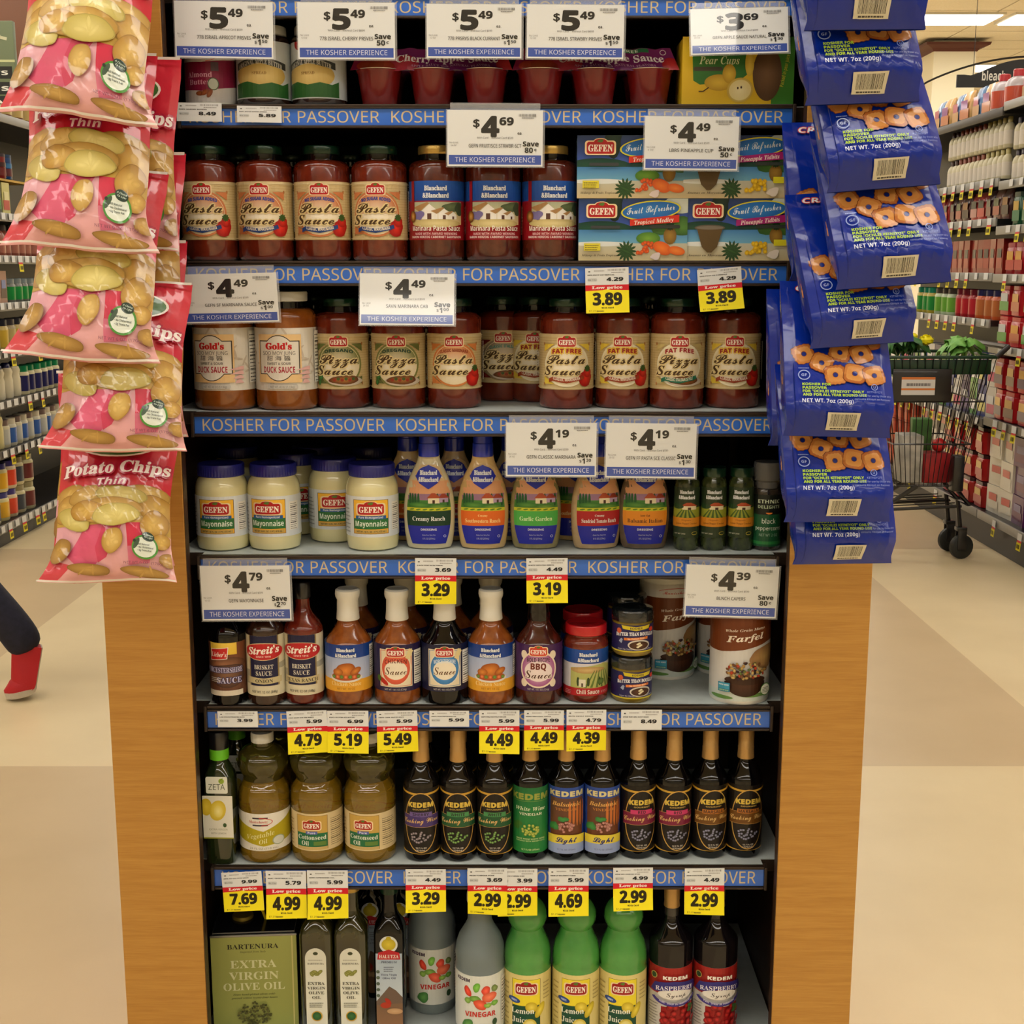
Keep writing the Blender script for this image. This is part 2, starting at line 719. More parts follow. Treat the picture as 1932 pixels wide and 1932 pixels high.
def floor_mat():
    m = bpy.data.materials.new('waxed_vinyl_floor')
    m.use_nodes = True
    nt = m.node_tree
    b = nt.nodes['Principled BSDF']
    N = nt.nodes.new

    def math_(op, a, b2=None, c=None):
        n = N('ShaderNodeMath')
        n.operation = op
        for i, v in enumerate((a, b2, c)):
            if v is None:
                continue
            if isinstance(v, (int, float)):
                n.inputs[i].default_value = v
            else:
                nt.links.new(v, n.inputs[i])
        return n.outputs[0]
    tc = N('ShaderNodeTexCoord')
    sp = N('ShaderNodeSeparateXYZ')
    nt.links.new(tc.outputs['Object'], sp.inputs[0])
    cx = math_('FLOOR', math_('DIVIDE', math_('ADD', sp.outputs[0], 1.94 + 1.83 * 20), 1.83))
    px = math_('MODULO', cx, 2.0)
    a = math_('GREATER_THAN', sp.outputs[1], 3.69)
    c = math_('GREATER_THAN', sp.outputs[1], 6.75)
    s = math_('MODULO', math_('ADD', math_('ADD', px, a), c), 2.0)
    mix = N('ShaderNodeMix')
    mix.data_type = 'RGBA'
    nt.links.new(s, mix.inputs[0])
    mix.inputs[6].default_value = (*lin((203, 178, 138)), 1)
    mix.inputs[7].default_value = (*lin((224, 203, 160)), 1)
    nz = N('ShaderNodeTexNoise')
    nz.inputs['Scale'].default_value = 3.0
    nz.inputs['Detail'].default_value = 6
    nt.links.new(tc.outputs['Object'], nz.inputs['Vector'])
    mx = N('ShaderNodeMix')
    mx.data_type = 'RGBA'
    mx.blend_type = 'MULTIPLY'
    mx.inputs[0].default_value = 0.25
    nt.links.new(mix.outputs[2], mx.inputs[6])
    rp = N('ShaderNodeValToRGB')
    rp.color_ramp.elements[0].color = (.72, .68, .62, 1)
    rp.color_ramp.elements[0].position = .3
    rp.color_ramp.elements[1].color = (1, 1, 1, 1)
    rp.color_ramp.elements[1].position = .62
    nt.links.new(nz.outputs['Fac'], rp.inputs['Fac'])
    nt.links.new(rp.outputs['Color'], mx.inputs[7])
    nt.links.new(mx.outputs[2], b.inputs['Base Color'])
    b.inputs['Roughness'].default_value = 0.38
    b.inputs['Coat Weight'].default_value = 0.15
    b.inputs['Coat Roughness'].default_value = 0.25
    return m


V, F = box_vf(-13, 13, -10, 24, -0.1, 0)
struct(mk('floor', V, F, floor_mat(), smooth=False))
M_CEIL = pmat('ceiling_tile', (240, 232, 212), rough=.9, noise=(60, (248, 240, 222)))
M_GRID = pmat('ceiling_grid', (216, 206, 184), rough=.6)
ceiling = struct(box('ceiling', -13, 13, -10, 24, CEIL + .03, CEIL + .1, M_GRID))
TV, TF = box_vf(-.60, .60, -.295, .295, CEIL + .012, CEIL + .028)
tile = mk('ceiling_tile', TV, TF, M_CEIL, ceiling, smooth=False)
first = True
for i in range(8):
    for j in range(22):
        x, y = 3.2 + i * 1.22, 10.9 + j * .61
        o = tile if first else tile.copy()
        if not first:
            COL.objects.link(o)
        first = False
        o.location = (x, y, 0)
M_WALL = pmat('cream_wall_paint', (244, 236, 208), rough=.8)
for n, b in {'wall_back': (-13, 13, 24, 24.2), 'wall_front': (-13, 13, -10.2, -10), 'wall_left': (-13.2, -13, -10, 24), 'wall_right': (13, 13.2, -10, 24)}.items():
    struct(box(n, *b, 0, CEIL + .1, M_WALL))
M_TUBE = pmat('troffer_light', (255, 250, 235), emit=(LAMP_COL, LAMP))
M_TROF = pmat('troffer_frame', (235, 230, 215), rough=.5)


def troffer_build(root):
    box('frame', -.61, .61, -.31, .31, CEIL - .012, CEIL + .02, M_TROF, root)
    box('diffuser', -.58, .58, -.28, .28, CEIL - .02, CEIL - .013, M_TUBE, root)


trof = Proto('ceiling_light', troffer_build, .6, .03)


def _pl(x, y, i, j):
    trof.put((x, y, 0), 'fluorescent ceiling light with white glowing diffuser set in the tiled ceiling', 'ceiling light', 'fluorescent ceiling lights')


lamp_rows(M_TUBE, _pl)

# ------------------------------------------------------------ the end-of-aisle display
M_WOOD = bpy.data.materials.new('honey_maple_laminate')
M_WOOD.use_nodes = True
_nt = M_WOOD.node_tree
_b = _nt.nodes['Principled BSDF']
_tc = _nt.nodes.new('ShaderNodeTexCoord')
_cols = []
for (sc, st, cr) in ((2.0, (3, 3, 50), ((176, 126, 52), (192, 143, 66))), (12.0, (2, 2, 60), ((236, 226, 212), (255, 255, 255)))):
    mp = _nt.nodes.new('ShaderNodeMapping')
    mp.inputs['Scale'].default_value = st
    nz = _nt.nodes.new('ShaderNodeTexNoise')
    nz.inputs['Scale'].default_value = sc
    nz.inputs['Detail'].default_value = 5
    nz.inputs['Distortion'].default_value = .6
    rp = _nt.nodes.new('ShaderNodeValToRGB')
    rp.color_ramp.elements[0].position = .3
    rp.color_ramp.elements[1].position = .7
    rp.color_ramp.elements[0].color = (*lin(cr[0]), 1)
    rp.color_ramp.elements[1].color = (*lin(cr[1]), 1)
    _nt.links.new(_tc.outputs['Object'], mp.inputs['Vector'])
    _nt.links.new(mp.outputs['Vector'], nz.inputs['Vector'])
    _nt.links.new(nz.outputs['Fac'], rp.inputs['Fac'])
    _cols.append(rp.outputs['Color'])
_mx = _nt.nodes.new('ShaderNodeMix')
_mx.data_type = 'RGBA'
_mx.blend_type = 'MULTIPLY'
_mx.inputs[0].default_value = .8
_nt.links.new(_cols[0], _mx.inputs[6])
_nt.links.new(_cols[1], _mx.inputs[7])
_nt.links.new(_mx.outputs[2], _b.inputs['Base Color'])
_b.inputs['Roughness'].default_value = .42
M_DARKWOOD = pmat('dark_brown_laminate', (52, 33, 18), rough=.4, noise=(20, (66, 42, 24), (1, 1, 12)))
M_DARKMETAL = pmat('dark_brown_metal', (50, 38, 30), rough=.35, metal=.2, spec=.5)
M_SHELFTOP = pmat('pale_grey_shelf', (196, 205, 203), rough=.5, noise=(30, (184, 192, 190)))
M_BACK = pmat('black_backboard', (12, 12, 16), rough=.7)
M_CLEAR = pmat('clear_holder', (250, 252, 255), rough=.04, alpha=.16, coat=1.0)
M_STEEL = pmat('dull_steel', (150, 148, 142), rough=.35, metal=.8)

endcap = empty('display_stand')
tag(endcap, 'wooden end-of-aisle display stand with seven blue-fronted shelves of groceries', 'display stand')
YW = 1.995
xlo, xli = at(192, 1100, YW).x, at(353, 1100, YW).x
xri, xro = at(1488, 1100, YW).x, at(1645, 1100, YW).x
XL, XR = at(380, 1070, YF).x, at(1462, 1070, YF).x        # ends of the shelves
ZTOP = 2.25
REC = .034
for a, b, inner in ((xlo, xli, 1), (xri, xro, -1)):
    w0, w1 = (a, b - REC) if inner > 0 else (a + REC, b)
    V, F = join([box_vf(a, b, YW, YW + .02, 0, ZTOP, .0015), box_vf(w0, w1, YW + .02, 2.62, 0, ZTOP)])
    p = mk('side_panel', V, F, M_WOOD, endcap, smooth=False)
    if inner > 0:
        box('panel_lining', w1, w1 + .004, YW + .0205, 2.56, .02, ZTOP - .01, M_DARKWOOD, p)
        box('edge_return', b - REC, b + .0006, YW + .0202, YW + .022, .02, ZTOP, M_DARKWOOD, p)
        box('inner_edge', b, b + .0008, YW + .001, YW + .022, 0, ZTOP, M_DARKWOOD, p)
    else:
        box('panel_lining', w0 - .004, w0, YW + .0205, 2.56, .02, ZTOP - .01, M_DARKWOOD, p)
        box('edge_return', a - .0006, a + REC, YW + .0202, YW + .022, .02, ZTOP, M_DARKWOOD, p)
        box('inner_edge', a - .0008, a, YW + .001, YW + .022, 0, ZTOP, M_DARKWOOD, p)
box('back_panel', xli - REC, xri + REC, 2.50, 2.54, 0, ZTOP, M_BACK, endcap)
box('top_panel', xlo, xro, YW, 2.62, ZTOP, ZTOP + .04, M_WOOD, endcap)
box('kick_plate', xli, xri, YF + .05, YF + .07, 0, ZS[8] - .05, M_DARKMETAL, endcap)
box('upright', xli + .004, xli + .02, 2.47, 2.5, 0, ZTOP, M_DARKMETAL, endcap)
box('upright', xri - .02, xri - .004, 2.47, 2.5, 0, ZTOP, M_DARKMETAL, endcap)

BLUE = (44, 104, 205)
SW = XR - XL
strip = Art(SW, .0262, eps=.00004)
strip.rect(0, 0, 1, 1, BLUE)
for k in range(3):
    xo = .0135 + k * .3305
    strip.text('KOSHER FOR PASSOVER', xo, .16, .70, 'sans', (206, 188, 148), al='l', w=.311, res=3)
for k in range(1, 9):
    z1 = ZS[k]
    yb, ytp = STRIP[k][1], STRIP[k][0]
    zt, zb = at(966, ytp, YF - .003).z, at(966, yb, YF - .003).z
    z0 = zb - .0045
    sh = empty('shelf')
    sh.parent = endcap
    sh['label'] = 'shelf with a pale grey top and a blue front strip'
    V, F = join([box_vf(XL, XR, YF, YF + .025, z1 - .022, z1 - .0015), box_vf(xli - REC + .006, xri + REC - .006, YF + .025, 2.47, z1 - .022, z1 - .0015)])
    mk('shelf_pan', V, F, M_DARKMETAL, sh, smooth=False)
    V, F = join([box_vf(XL + .001, XR - .001, YF + .006, YF + .026, z1 - .0015, z1), box_vf(xli - REC + .007, xri + REC - .007, YF + .026, 2.47, z1 - .0015, z1)])
    mk('shelf_mat', V, F, M_SHELFTOP, sh, smooth=False)
    # price channel: back plate, rolled lips above and below, clear ends
    parts = [box_vf(XL, XR, YF - .002, YF + .004, z0, z1), box_vf(XL, XR, YF - .006, YF - .002, z1 - .004, z1, .001),
             box_vf(XL, XR, YF - .007, YF - .002, z0, z0 + .0035, .001), box_vf(XL, XR, YF - .0055, YF - .002, zt, zt + .003, .0008),
             box_vf(XL - .005, XL, YF - .009, YF + .012, z0 - .001, z1, .001), box_vf(XR, XR + .005, YF - .009, YF + .012, z0 - .001, z1, .001)]
    V, F = join(parts)
    mk('price_channel', V, F, M_DARKMETAL, sh, smooth=False)
    hh = zt - zb
    st = strip.build('shelf_strip', lambda x, y, e, a=zb, hh=hh: np.stack([XL + x, YF - .002 - e, a + y / .0262 * hh], 1), M_GLOSS, sh, label='blue strip lettered in pale gold')
# plain steel shelving run that stands behind the display
M_GOND = pmat('brown_gondola_metal', (70, 58, 46), rough=.5)
run = empty('shelving_run')
tag(run, 'shelving run hidden behind the wooden display stand', 'shelving')
box('back_board', -.06, -.02, 2.7, 9.0, 0, 1.95, M_GOND, run)
for z in (.16, .6, 1.0, 1.4, 1.75):
    box('shelf', -.42, .34, 2.7, 9.0, z - .03, z, M_GOND, run)

# ============================================================ printed labels
CREAM = (214, 190, 138)
RED = (176, 26, 30)
DKRED = (140, 20, 26)
GREEN = (44, 110, 60)
NAVY = (38, 44, 110)
BBLUE = (28, 70, 150)
GOLD = (205, 165, 70)
WHITE = (232, 230, 222)


def badge(A, cx, cy, w, h, bg=RED, rim=(240, 215, 170)):
    """the red name plate with a little green hill on top; w, h in metres"""
    fw, fh = w / A.w, h / A.h
    A.ell(cx, cy + fh * .42, fw * .24, fh * .26, rim, n=14)
    A.rrect(cx - fw / 2, cy - fh / 2, cx + fw / 2, cy + fh / 2, h * .22, rim)
    A.ell(cx, cy + fh * .42, fw * .21, fh * .21, bg, n=14)
    A.rrect(cx - fw / 2 + .06 * fw, cy - fh / 2 + .08 * fh, cx + fw / 2 - .06 * fw, cy + fh / 2 - .08 * fh, h * .18, bg, )
    A.ell(cx, cy + fh * .48, fw * .11, fh * .1, (86, 120, 50), n=9, wob=.2)
    A.text('GEFEN', cx, cy - fh * .25, fh * .48, 'serif', (250, 240, 225), w=fw * .78, fat=.02)


def bandb(A, cx, cy, w, h, col=(232, 236, 240)):
    fw, fh = w / A.w, h / A.h
    A.text('Blanchard', cx, cy + fh * .08, fh * .36, 'serif', col, w=fw * .86, fat=.03)
    A.text('&Blanchard', cx, cy - fh * .46, fh * .36, 'serif', col, w=fw, fat=.03)


def tomato(A, cx, cy, r):
    A.circ(cx, cy, r, (150, 18, 14), (222, 50, 34), wob=.05, seed=2)
    A.circ(cx + .3 * r / A.w, cy + .75 * r / A.h, r * .62, (160, 22, 16), (215, 48, 34), seed=3)
    for a in range(5):
        A.ell(cx + .25 * r / A.w, cy + 1.25 * r / A.h, r * .5 / A.w, r * .14 / A.h, (58, 84, 34), rot=a * 37 + 10, n=8)


def house(A, x, y, w, h, roof=(170, 74, 40), wall=(226, 214, 180)):
    A.rect(x - w / 2, y, x + w / 2, y + h * .55, wall)
    A.poly([(x - w * .62, y + h * .5), (x + w * .62, y + h * .5), (x + w * .1, y + h), (x - w * .2, y + h)], roof)
    A.rect(x - w * .12, y, x + w * .1, y + h * .32, (70, 44, 34))


def village(A, y0, y1, sunset=(226, 150, 110)):
    """rolling fields, hills, cypresses and a red-roofed house between y0 and y1"""
    H = y1 - y0
    A.rect(0, y0, 1, y1, (214, 190, 120), sunset)
    A.ell(.25, y0 + H * .62, .5, H * .2, (132, 100, 128), (150, 118, 140), t0=0, t1=180)
    A.ell(.8, y0 + H * .6, .4, H * .26, (120, 92, 120), (142, 112, 136), t0=0, t1=180)
    A.ell(.2, y0 + H * .38, .55, H * .2, (40, 98, 42), (70, 130, 54))
    A.ell(.85, y0 + H * .34, .55, H * .22, (52, 108, 44), (96, 146, 62))
    for i, x in enumerate((.12, .22, .3, .7, .88)):
        A.ell(x, y0 + H * (.55 + .05 * (i % 2)), .035, H * .2, (26, 70, 40), n=10)
    house(A, .58, y0 + H * .42, .22, H * .32)
    house(A, .8, y0 + H * .46, .16, H * .24, (150, 66, 40), (196, 170, 170))
    A.ell(.5, y0 + H * .12, .7, H * .2, (166, 176, 40), (206, 204, 60))
    for i in range(7):
        A.ell(.08 + i * .14, y0 + H * (.1 + .05 * (i % 2)), .09, H * .035, (70, 116, 40), rot=20, n=8)


def nutrition(A, x0, x1, y0, y1, col=(30, 30, 34), n=7, bg=WHITE):
    A.rect(x0, y0, x1, y1, bg)
    A.lines(x0 + .01, x1 - .01, y0 + .02, y1 - .02, n * 2, col, .28, seed=9)
    for k in range(3):
        y = y0 + (y1 - y0) * (.25 + .27 * k)
        A.rect(x0 + .01, y, x1 - .01, y + .012, col)


def L_pasta(kind):
    w, h = .0432 * R(215), .087
    A = Art(w, h, gx=w / 26)
    A.rect(0, 0, 1, 1, CREAM, (222, 200, 150))
    for k in range(22):
        A.rect(0, .02 + k * .045, 1, .032 + k * .045, (206, 180, 128))
    A.rect(0, .955, 1, .975, (222, 204, 160))
    A.rect(0, .02, 1, .035, (222, 204, 160))
    sets = {'sugar': ((198, 120, 72), (198, 120, 72), 'NO SUGAR ADDED', (50, 70, 150), 'Pasta', 'CLASSIC MARINARA', (40, 64, 120)),
            'oregano': ((120, 124, 66), (104, 112, 58), 'OREGANO', (28, 60, 44), 'Pizza', None, None),
            'classic': ((206, 126, 66), (206, 126, 66), 'CLASSIC MARINARA', (150, 70, 40), 'Pasta', None, None),
            'fat': ((236, 226, 196), (226, 196, 70), 'FAT FREE', (150, 30, 26), 'Pasta', 'CLASSIC MARINARA', (150, 62, 34)),
            'fatpizza': ((236, 228, 200), (200, 180, 120), 'FAT FREE', (160, 30, 40), 'Pizza', 'CLASSIC ITALIAN STYLE', (40, 110, 84)),
            'italia': ((150, 128, 100), (120, 40, 34), 'CLASSIC ITALIAN', (70, 130, 116), 'Pizza', None, None)}
    disc, corner, top, tcol, word, ribbon, rcol = sets[kind]
    cx = .5
    for sx in (-1, 1):
        for sy in (-1, 1):
            A.poly([(cx + sx * .235, .46 + sy * .36), (cx + sx * .12, .46 + sy * .36), (cx + sx * .235, .46 + sy * .22)], corner)
            A.ell(cx + sx * .235, .46 + sy * .36, .009, .03, (170, 110, 60), n=8)
    A.ell(cx, .45, .225, .40, disc, n=36)
    A.ell(cx, .45, .205, .365, (228, 212, 176), (246, 238, 222), n=36)
    if kind in ('sugar', 'oregano', 'classic', 'italia'):
        A.ell(cx, .45, .20, .355, disc, (232, 214, 186), n=36, t0=0, t1=180)
    badge(A, cx, .855, .030, .0165)
    if kind in ('fat',):
        A.text(top, cx, .665, .075, 'bold', tcol, w=.27, bend=.02, fat=.06, out=(228, 190, 60), outf=.35)
    else:
        A.text(top, cx, .68, .055 if kind != 'fatpizza' else .075, 'bold', tcol, w=.27, bend=.035, fat=.04)
    if word == 'Pizza' or kind == 'italia':
        A.ell(cx + .06, .15, .17, .09, (196, 180, 160), (226, 214, 196))
        A.ell(cx + .05, .17, .15, .075, (96, 52, 24), (176, 116, 54), wob=.08)
        for i in range(6):
            A.ell(cx - .04 + .035 * i, .17 + .02 * (i % 2), .016, .03, (70, 90, 40) if i % 2 else (150, 50, 30), n=8)
        if kind == 'oregano':
            for i in range(4):
                A.ell(cx - .2 + .02 * (i % 2), .12 + .09 * i, .022, .045, (44, 96, 44), (70, 130, 60), n=8, wob=.2, seed=i)
    else:
        tomato(A, cx + .19, .20, .0125)
    A.text(word, cx - .01, .465, .18, 'script', (74, 52, 26), w=.37, shear=.1, fat=.02, out=(226, 206, 150), outf=.13)
    A.text('Sauce', cx - .05, .265, .17, 'script', (74, 52, 26), w=.35, shear=.1, fat=.02, out=(226, 206, 150), outf=.13)
    if ribbon:
        A.poly([(cx - .17, .13), (cx - .13, .16), (cx, .115), (cx + .13, .17), (cx + .17, .2), (cx + .16, .26), (cx + .12, .235), (cx, .19), (cx - .13, .235), (cx - .17, .2)], rcol)
        A.text(ribbon, cx, .155, .055, 'bold', (236, 226, 206), w=.25, bend=-.03)
    A.lines(.02, .13, .2, .8, 12, (150, 120, 80), .3, seed=4)
    nutrition(A, .86, .97, .15, .85)
    return A


def L_marinara():
    w, h = .0432 * R(215), .088
    A = Art(w, h, gx=w / 26)
    A.rect(0, 0, 1, 1, (150, 24, 34))
    A.rect(0, .66, 1, 1, BBLUE, (36, 84, 166))
    A.rect(0, .64, 1, .665, (150, 20, 50))
    A.rect(.27, .26, .78, .645, (226, 204, 150), (170, 178, 150))
    A.ell(.68, .56, .1, .09, (78, 92, 62), (104, 118, 80), wob=.15, seed=1)
    A.ell(.74, .52, .05, .1, (62, 78, 56), wob=.15, seed=5)
    A.ell(.5, .28, .26, .07, (196, 176, 116), (222, 206, 150))
    for x, s in ((.44, 1.0), (.58, .7), (.67, .5)):
        A.poly([(x - .08 * s, .35), (x + .08 * s, .35), (x + .08 * s, .35 + .14 * s), (x, .35 + .26 * s), (x - .08 * s, .35 + .14 * s)], (236, 232, 224))
        A.poly([(x - .1 * s, .35 + .13 * s), (x, .35 + .27 * s), (x - .02 * s, .35 + .29 * s), (x - .18 * s, .35 + .2 * s)], (170, 130, 84))
        A.rect(x - .02 * s, .35, x + .02 * s, .35 + .1 * s, (90, 60, 50))
    A.ell(.33, .42, .05, .09, (120, 110, 160), wob=.2, seed=8)
    bandb(A, .5, .82, .040, .020)
    A.rect(.235, .44, .275, 1, (140, 22, 30))
    A.ell(.255, .40, .042, .1, (90, 50, 20), (196, 140, 60))
    A.ell(.255, .40, .026, .065, (150, 96, 30), (214, 166, 90))
    A.text('Marinara Pasta Sauce', .5, .155, .085, 'bold', (240, 232, 220), w=.50)
    A.text('MADE WITH AWARD WINNING', .5, .085, .04, 'bold', (232, 190, 190), w=.42)
    A.text('BARON HERZOG CABERNET SAUVIGNON', .5, .03, .038, 'bold', (240, 220, 216), w=.52)
    A.lines(.02, .14, .1, .6, 9, (226, 200, 190), .3)
    nutrition(A, .86, .98, .1, .6)
    return A


def L_duck():
    w, h = .0485 * R(215), .097
    A = Art(w, h, gx=w / 26)
    A.rect(0, 0, 1, 1, (224, 218, 206))
    for i in range(26):
        A.ell(.02 + (i * .37) % .98, .02 + (i * .23) % .96, .05, .018, (200, 188, 172), rot=i * 31, n=10)
    A.rect(.27, .13, .66, .9, (232, 196, 140))
    A.ell(.465, .52, .15, .37, (56, 50, 44), n=30)
    A.rect(.285, .26, .645, .80, (56, 50, 44))
    A.ell(.465, .52, .145, .355, (226, 220, 208), n=30)
    A.rect(.295, .275, .635, .785, (226, 220, 208))
    A.text("Gold's", .465, .665, .1, 'serif', (196, 30, 30), w=.22, fat=.06)
    A.text('SOO MOY JUNG', .465, .575, .055, 'sans', (70, 66, 62), w=.28)
    A.text('甜 海 醬', .465, .49, .06, 'gill', (60, 56, 54), w=.2)
    A.text('SWEET & SOUR', .465, .415, .04, 'bold', (96, 90, 84), w=.2)
    A.text('DUCK SAUCE', .465, .29, .095, 'bold', (170, 30, 50), w=.27)
    for i in range(4):
        A.poly([(.60 - .02 * i + .06, .12 + i * .07), (.80 - .06, .12 + i * .07), (.76 - .05 + .01 * i, .18 + i * .07), (.68 + .012 * i, .18 + i * .07)], (222, 176, 172))
    A.rrect(.36, .03, .62, .10, .003, (200, 196, 188))
    A.text('NET WT. 40 OZ (1.13kg)', .49, .045, .035, 'sans', (110, 106, 100), w=.2)
    A.text('CANTONESE', .17, .3, .05, 'bold', (176, 164, 150), rot=90, w=.4)
    nutrition(A, .80, .985, .12, .95, (60, 58, 56))
    return A


def L_mayo():
    w, h = .0425 * R(215), .066
    A = Art(w, h, gx=w / 24)
    A.rect(0, 0, 1, 1, (216, 222, 226))
    A.rect(.335, .08, .665, .92, (90, 60, 30))
    A.rect(.34, .09, .66, .91, (240, 176, 40), (246, 190, 60))
    A.rect(.34, .20, .66, .46, GREEN)
    A.rect(.36, .445, .64, .53, (40, 90, 150))
    A.text('Pure Homogenized', .5, .465, .05, 'bold', (220, 230, 240), w=.22)
    A.text('Mayonnaise', .5, .27, .13, 'bold', (226, 240, 226), w=.29)
    A.rect(.35, .10, .65, .185, (196, 164, 90))
    A.text('NET WT. 16 FL. OZ. (1 PT.) 473 mL', .5, .12, .04, 'bold', (60, 50, 30), w=.26)
    badge(A, .5, .69, .043, .020)
    A.lines(.17, .3, .1, .85, 8, (150, 156, 160), .3, seed=2)
    nutrition(A, .70, .80, .15, .85)
    A.rect(0, .1, .12, .9, (190, 205, 216))
    return A


def L_dress(name, band, l2=None, tcol=(240, 240, 236)):
    w, h = .071, .128
    A = Art(w, h, gx=w / 14, gy=h / 10)
    out = []
    for k in range(21):            # the label is wide in the middle and pulled in at both ends
        t = k / 20
        wd = .5 * (.64 + .36 * math.sin(math.pi * min(1, max(0, (t * .95 + .06))) ** .8)) if t < .62 else .5 * (.98 * math.sqrt(max(0, 1 - ((t - .62) / .40) ** 2)) + .0)
        out.append((wd, t))
    base = [(.5 - a, t) for a, t in out] + [(.5 + a, t) for a, t in reversed(out)]
    strips = []
    for i in range(len(out) - 1):
        (a, t), (b, u) = out[i], out[i + 1]
        if t < .24:
            c = (34, 42, 158)
        elif t < .42:
            c = band
        else:
            c = None
        strips.append((a, b, t, u, c))

    def hw(y):
        return np.interp(y, [o[1] for o in out], [o[0] for o in out])
    B = Art(w, h, gx=w / 14, gy=h / 10)
    V = Art(1.0, 1.0)
    B.poly(base, (212, 180, 130))

    def clipx(y0, y1, col, n=6):
        for k in range(n):
            a, b = y0 + (y1 - y0) * k / n, y0 + (y1 - y0) * (k + 1) / n
            p, q = hw(a), hw(b)
            B.poly([(.5 - p, a), (.5 + p, a), (.5 + q, b), (.5 - q, b)], col, layer=B.layer if k else None)
    clipx(.60, .80, (218, 160, 116))
    clipx(.46, .64, (150, 112, 140))
    clipx(.44, .56, (70, 124, 54))
    for x in (.08, .14, .2, .27, .70, .93):
        B.ell(x, .56, .03, .09, (34, 86, 44), n=9)
    house(B, .62, .52, .26, .13)
    house(B, .84, .53, .2, .11, (150, 60, 40), (176, 150, 180))
    B.ell(.3, .50, .26, .035, (52, 110, 46), (90, 142, 60))
    B.ell(.72, .48, .22, .03, (60, 116, 46), (110, 150, 60))
    clipx(.42, .465, (198, 200, 50), 2)
    for i in range(6):
        B.ell(.12 + .15 * i, .445, .06, .010, (90, 130, 40), n=8, rot=10)
    clipx(0, .24, (34, 42, 158))
    clipx(.235, .425, band)
    if l2:
        B.text(l2, .5, .355, .028, 'serif', tcol, w=.22)
        B.text(name, .5, .275, .052, 'serif', tcol, wmax=.84, w=.8 if len(name) > 11 else None)
    else:
        B.text(name, .5, .30, .055, 'serif', tcol, wmax=.74)
    B.text('DRESSING', .5, .175, .026, 'bold', (226, 230, 246), w=.36)
    B.text('Gluten Free  Dairy Free', .5, .11, .016, 'sans', (200, 206, 236), w=.3)
    B.text('8 FL OZ (237mL)', .5, .06, .022, 'sans', (200, 206, 236), w=.28)
    B.ring(.86, .10, .03, .017, .0006, (210, 214, 240), 14)
    B.poly([(.5, 1.0), (.33, .95), (.20, .86), (.30, .77), (.5, .70), (.70, .77), (.80, .86), (.67, .95)], (36, 48, 166))
    B.ell(.5, .86, .27, .125, (36, 48, 166), n=24)
    bandb(B, .5, .865, .032, .020)
    return B


def L_spice():
    w, h = .0205 * R(215), .082
    A = Art(w, h, gx=w / 18)
    A.rect(0, 0, 1, 1, (44, 60, 38))
    A.rect(.1, .36, .9, .60, (150, 158, 54))
    for i in range(5):
        A.poly([(.2 + i * .12, .36), (.26 + i * .12, .36), (.42 + i * .04, .56), (.40 + i * .04, .56)], (70, 96, 40))
    house(A, .56, .56, .3, .14)
    A.ell(.3, .62, .14, .05, (40, 70, 40))
    A.rect(0, .22, 1, .40, (214, 140, 40))
    A.text('Organic', .5, .34, .03, 'serif', (150, 84, 20), w=.2)
    A.text('Lemon Pepper Crushed', .5, .27, .035, 'serif', (120, 66, 16), w=.46)
    bandb(A, .5, .86, .026, .016)
    A.ring(.68, .09, .07, .035, .0008, (200, 180, 70), 14)
    A.text('NET WT 2OZ', .36, .07, .025, 'bold', (190, 190, 170), w=.25)
    return A


def L_pepper():
    w, h = .0235 * R(215), .084
    A = Art(w, h, gx=w / 18)
    A.rect(0, 0, 1, 1, (20, 26, 22))
    A.rect(0, .0, 1, .62, (24, 84, 52))
    A.rect(0, .04, 1, .1, (46, 130, 66))
    A.text('ETHNIC', .5, .84, .07, 'bold', (200, 214, 190), w=.42)
    A.text('DELIGHTS', .5, .74, .06, 'bold', (180, 200, 170), w=.42)
    A.ell(.5, .66, .06, .03, (226, 130, 50), t0=180, t1=360)
    A.text('black', .5, .45, .09, 'sans', (226, 236, 226), w=.25)
    A.text('peppercorns', .5, .32, .07, 'sans', (226, 236, 226), w=.5)
    A.text('NET WT 2 OZ', .5, .2, .05, 'sans', (160, 190, 170), w=.34)
    return A


def L_lieber():
    w, h = .030 * R(215), .088
    A = Art(w, h, gx=w / 22)
    A.rect(0, 0, 1, 1, (96, 60, 44), (120, 70, 44))
    A.rect(.30, .78, .72, 1, (226, 186, 60), (236, 200, 80))
    A.ell(.5, .60, .3, .16, (84, 50, 34), (150, 100, 70), wob=.15, seed=4)
    A.ell(.55, .38, .35, .2, (70, 44, 34), (130, 92, 66), wob=.1, seed=6)
    A.poly([(.30, .66), (.58, .70), (.6, .92), (.32, .88)], (240, 230, 220))
    A.poly([(.31, .67), (.57, .71), (.59, .91), (.33, .87)], (196, 36, 34))
    A.text("Lieber's", .45, .74, .09, 'si', (244, 236, 224), w=.24)
    A.text('WORCESTERSHIRE', .5, .44, .1, 'serif', (196, 190, 216), w=.6, out=(60, 50, 90), outf=.12)
    A.text('SAUCE', .6, .24, .11, 'serif', (200, 196, 222), w=.36, out=(50, 40, 90), outf=.12)
    A.rect(.25, 0, .8, .1, (214, 204, 186))
    A.lines(.3, .5, .26, .36, 3, (210, 200, 190), .4)
    return A


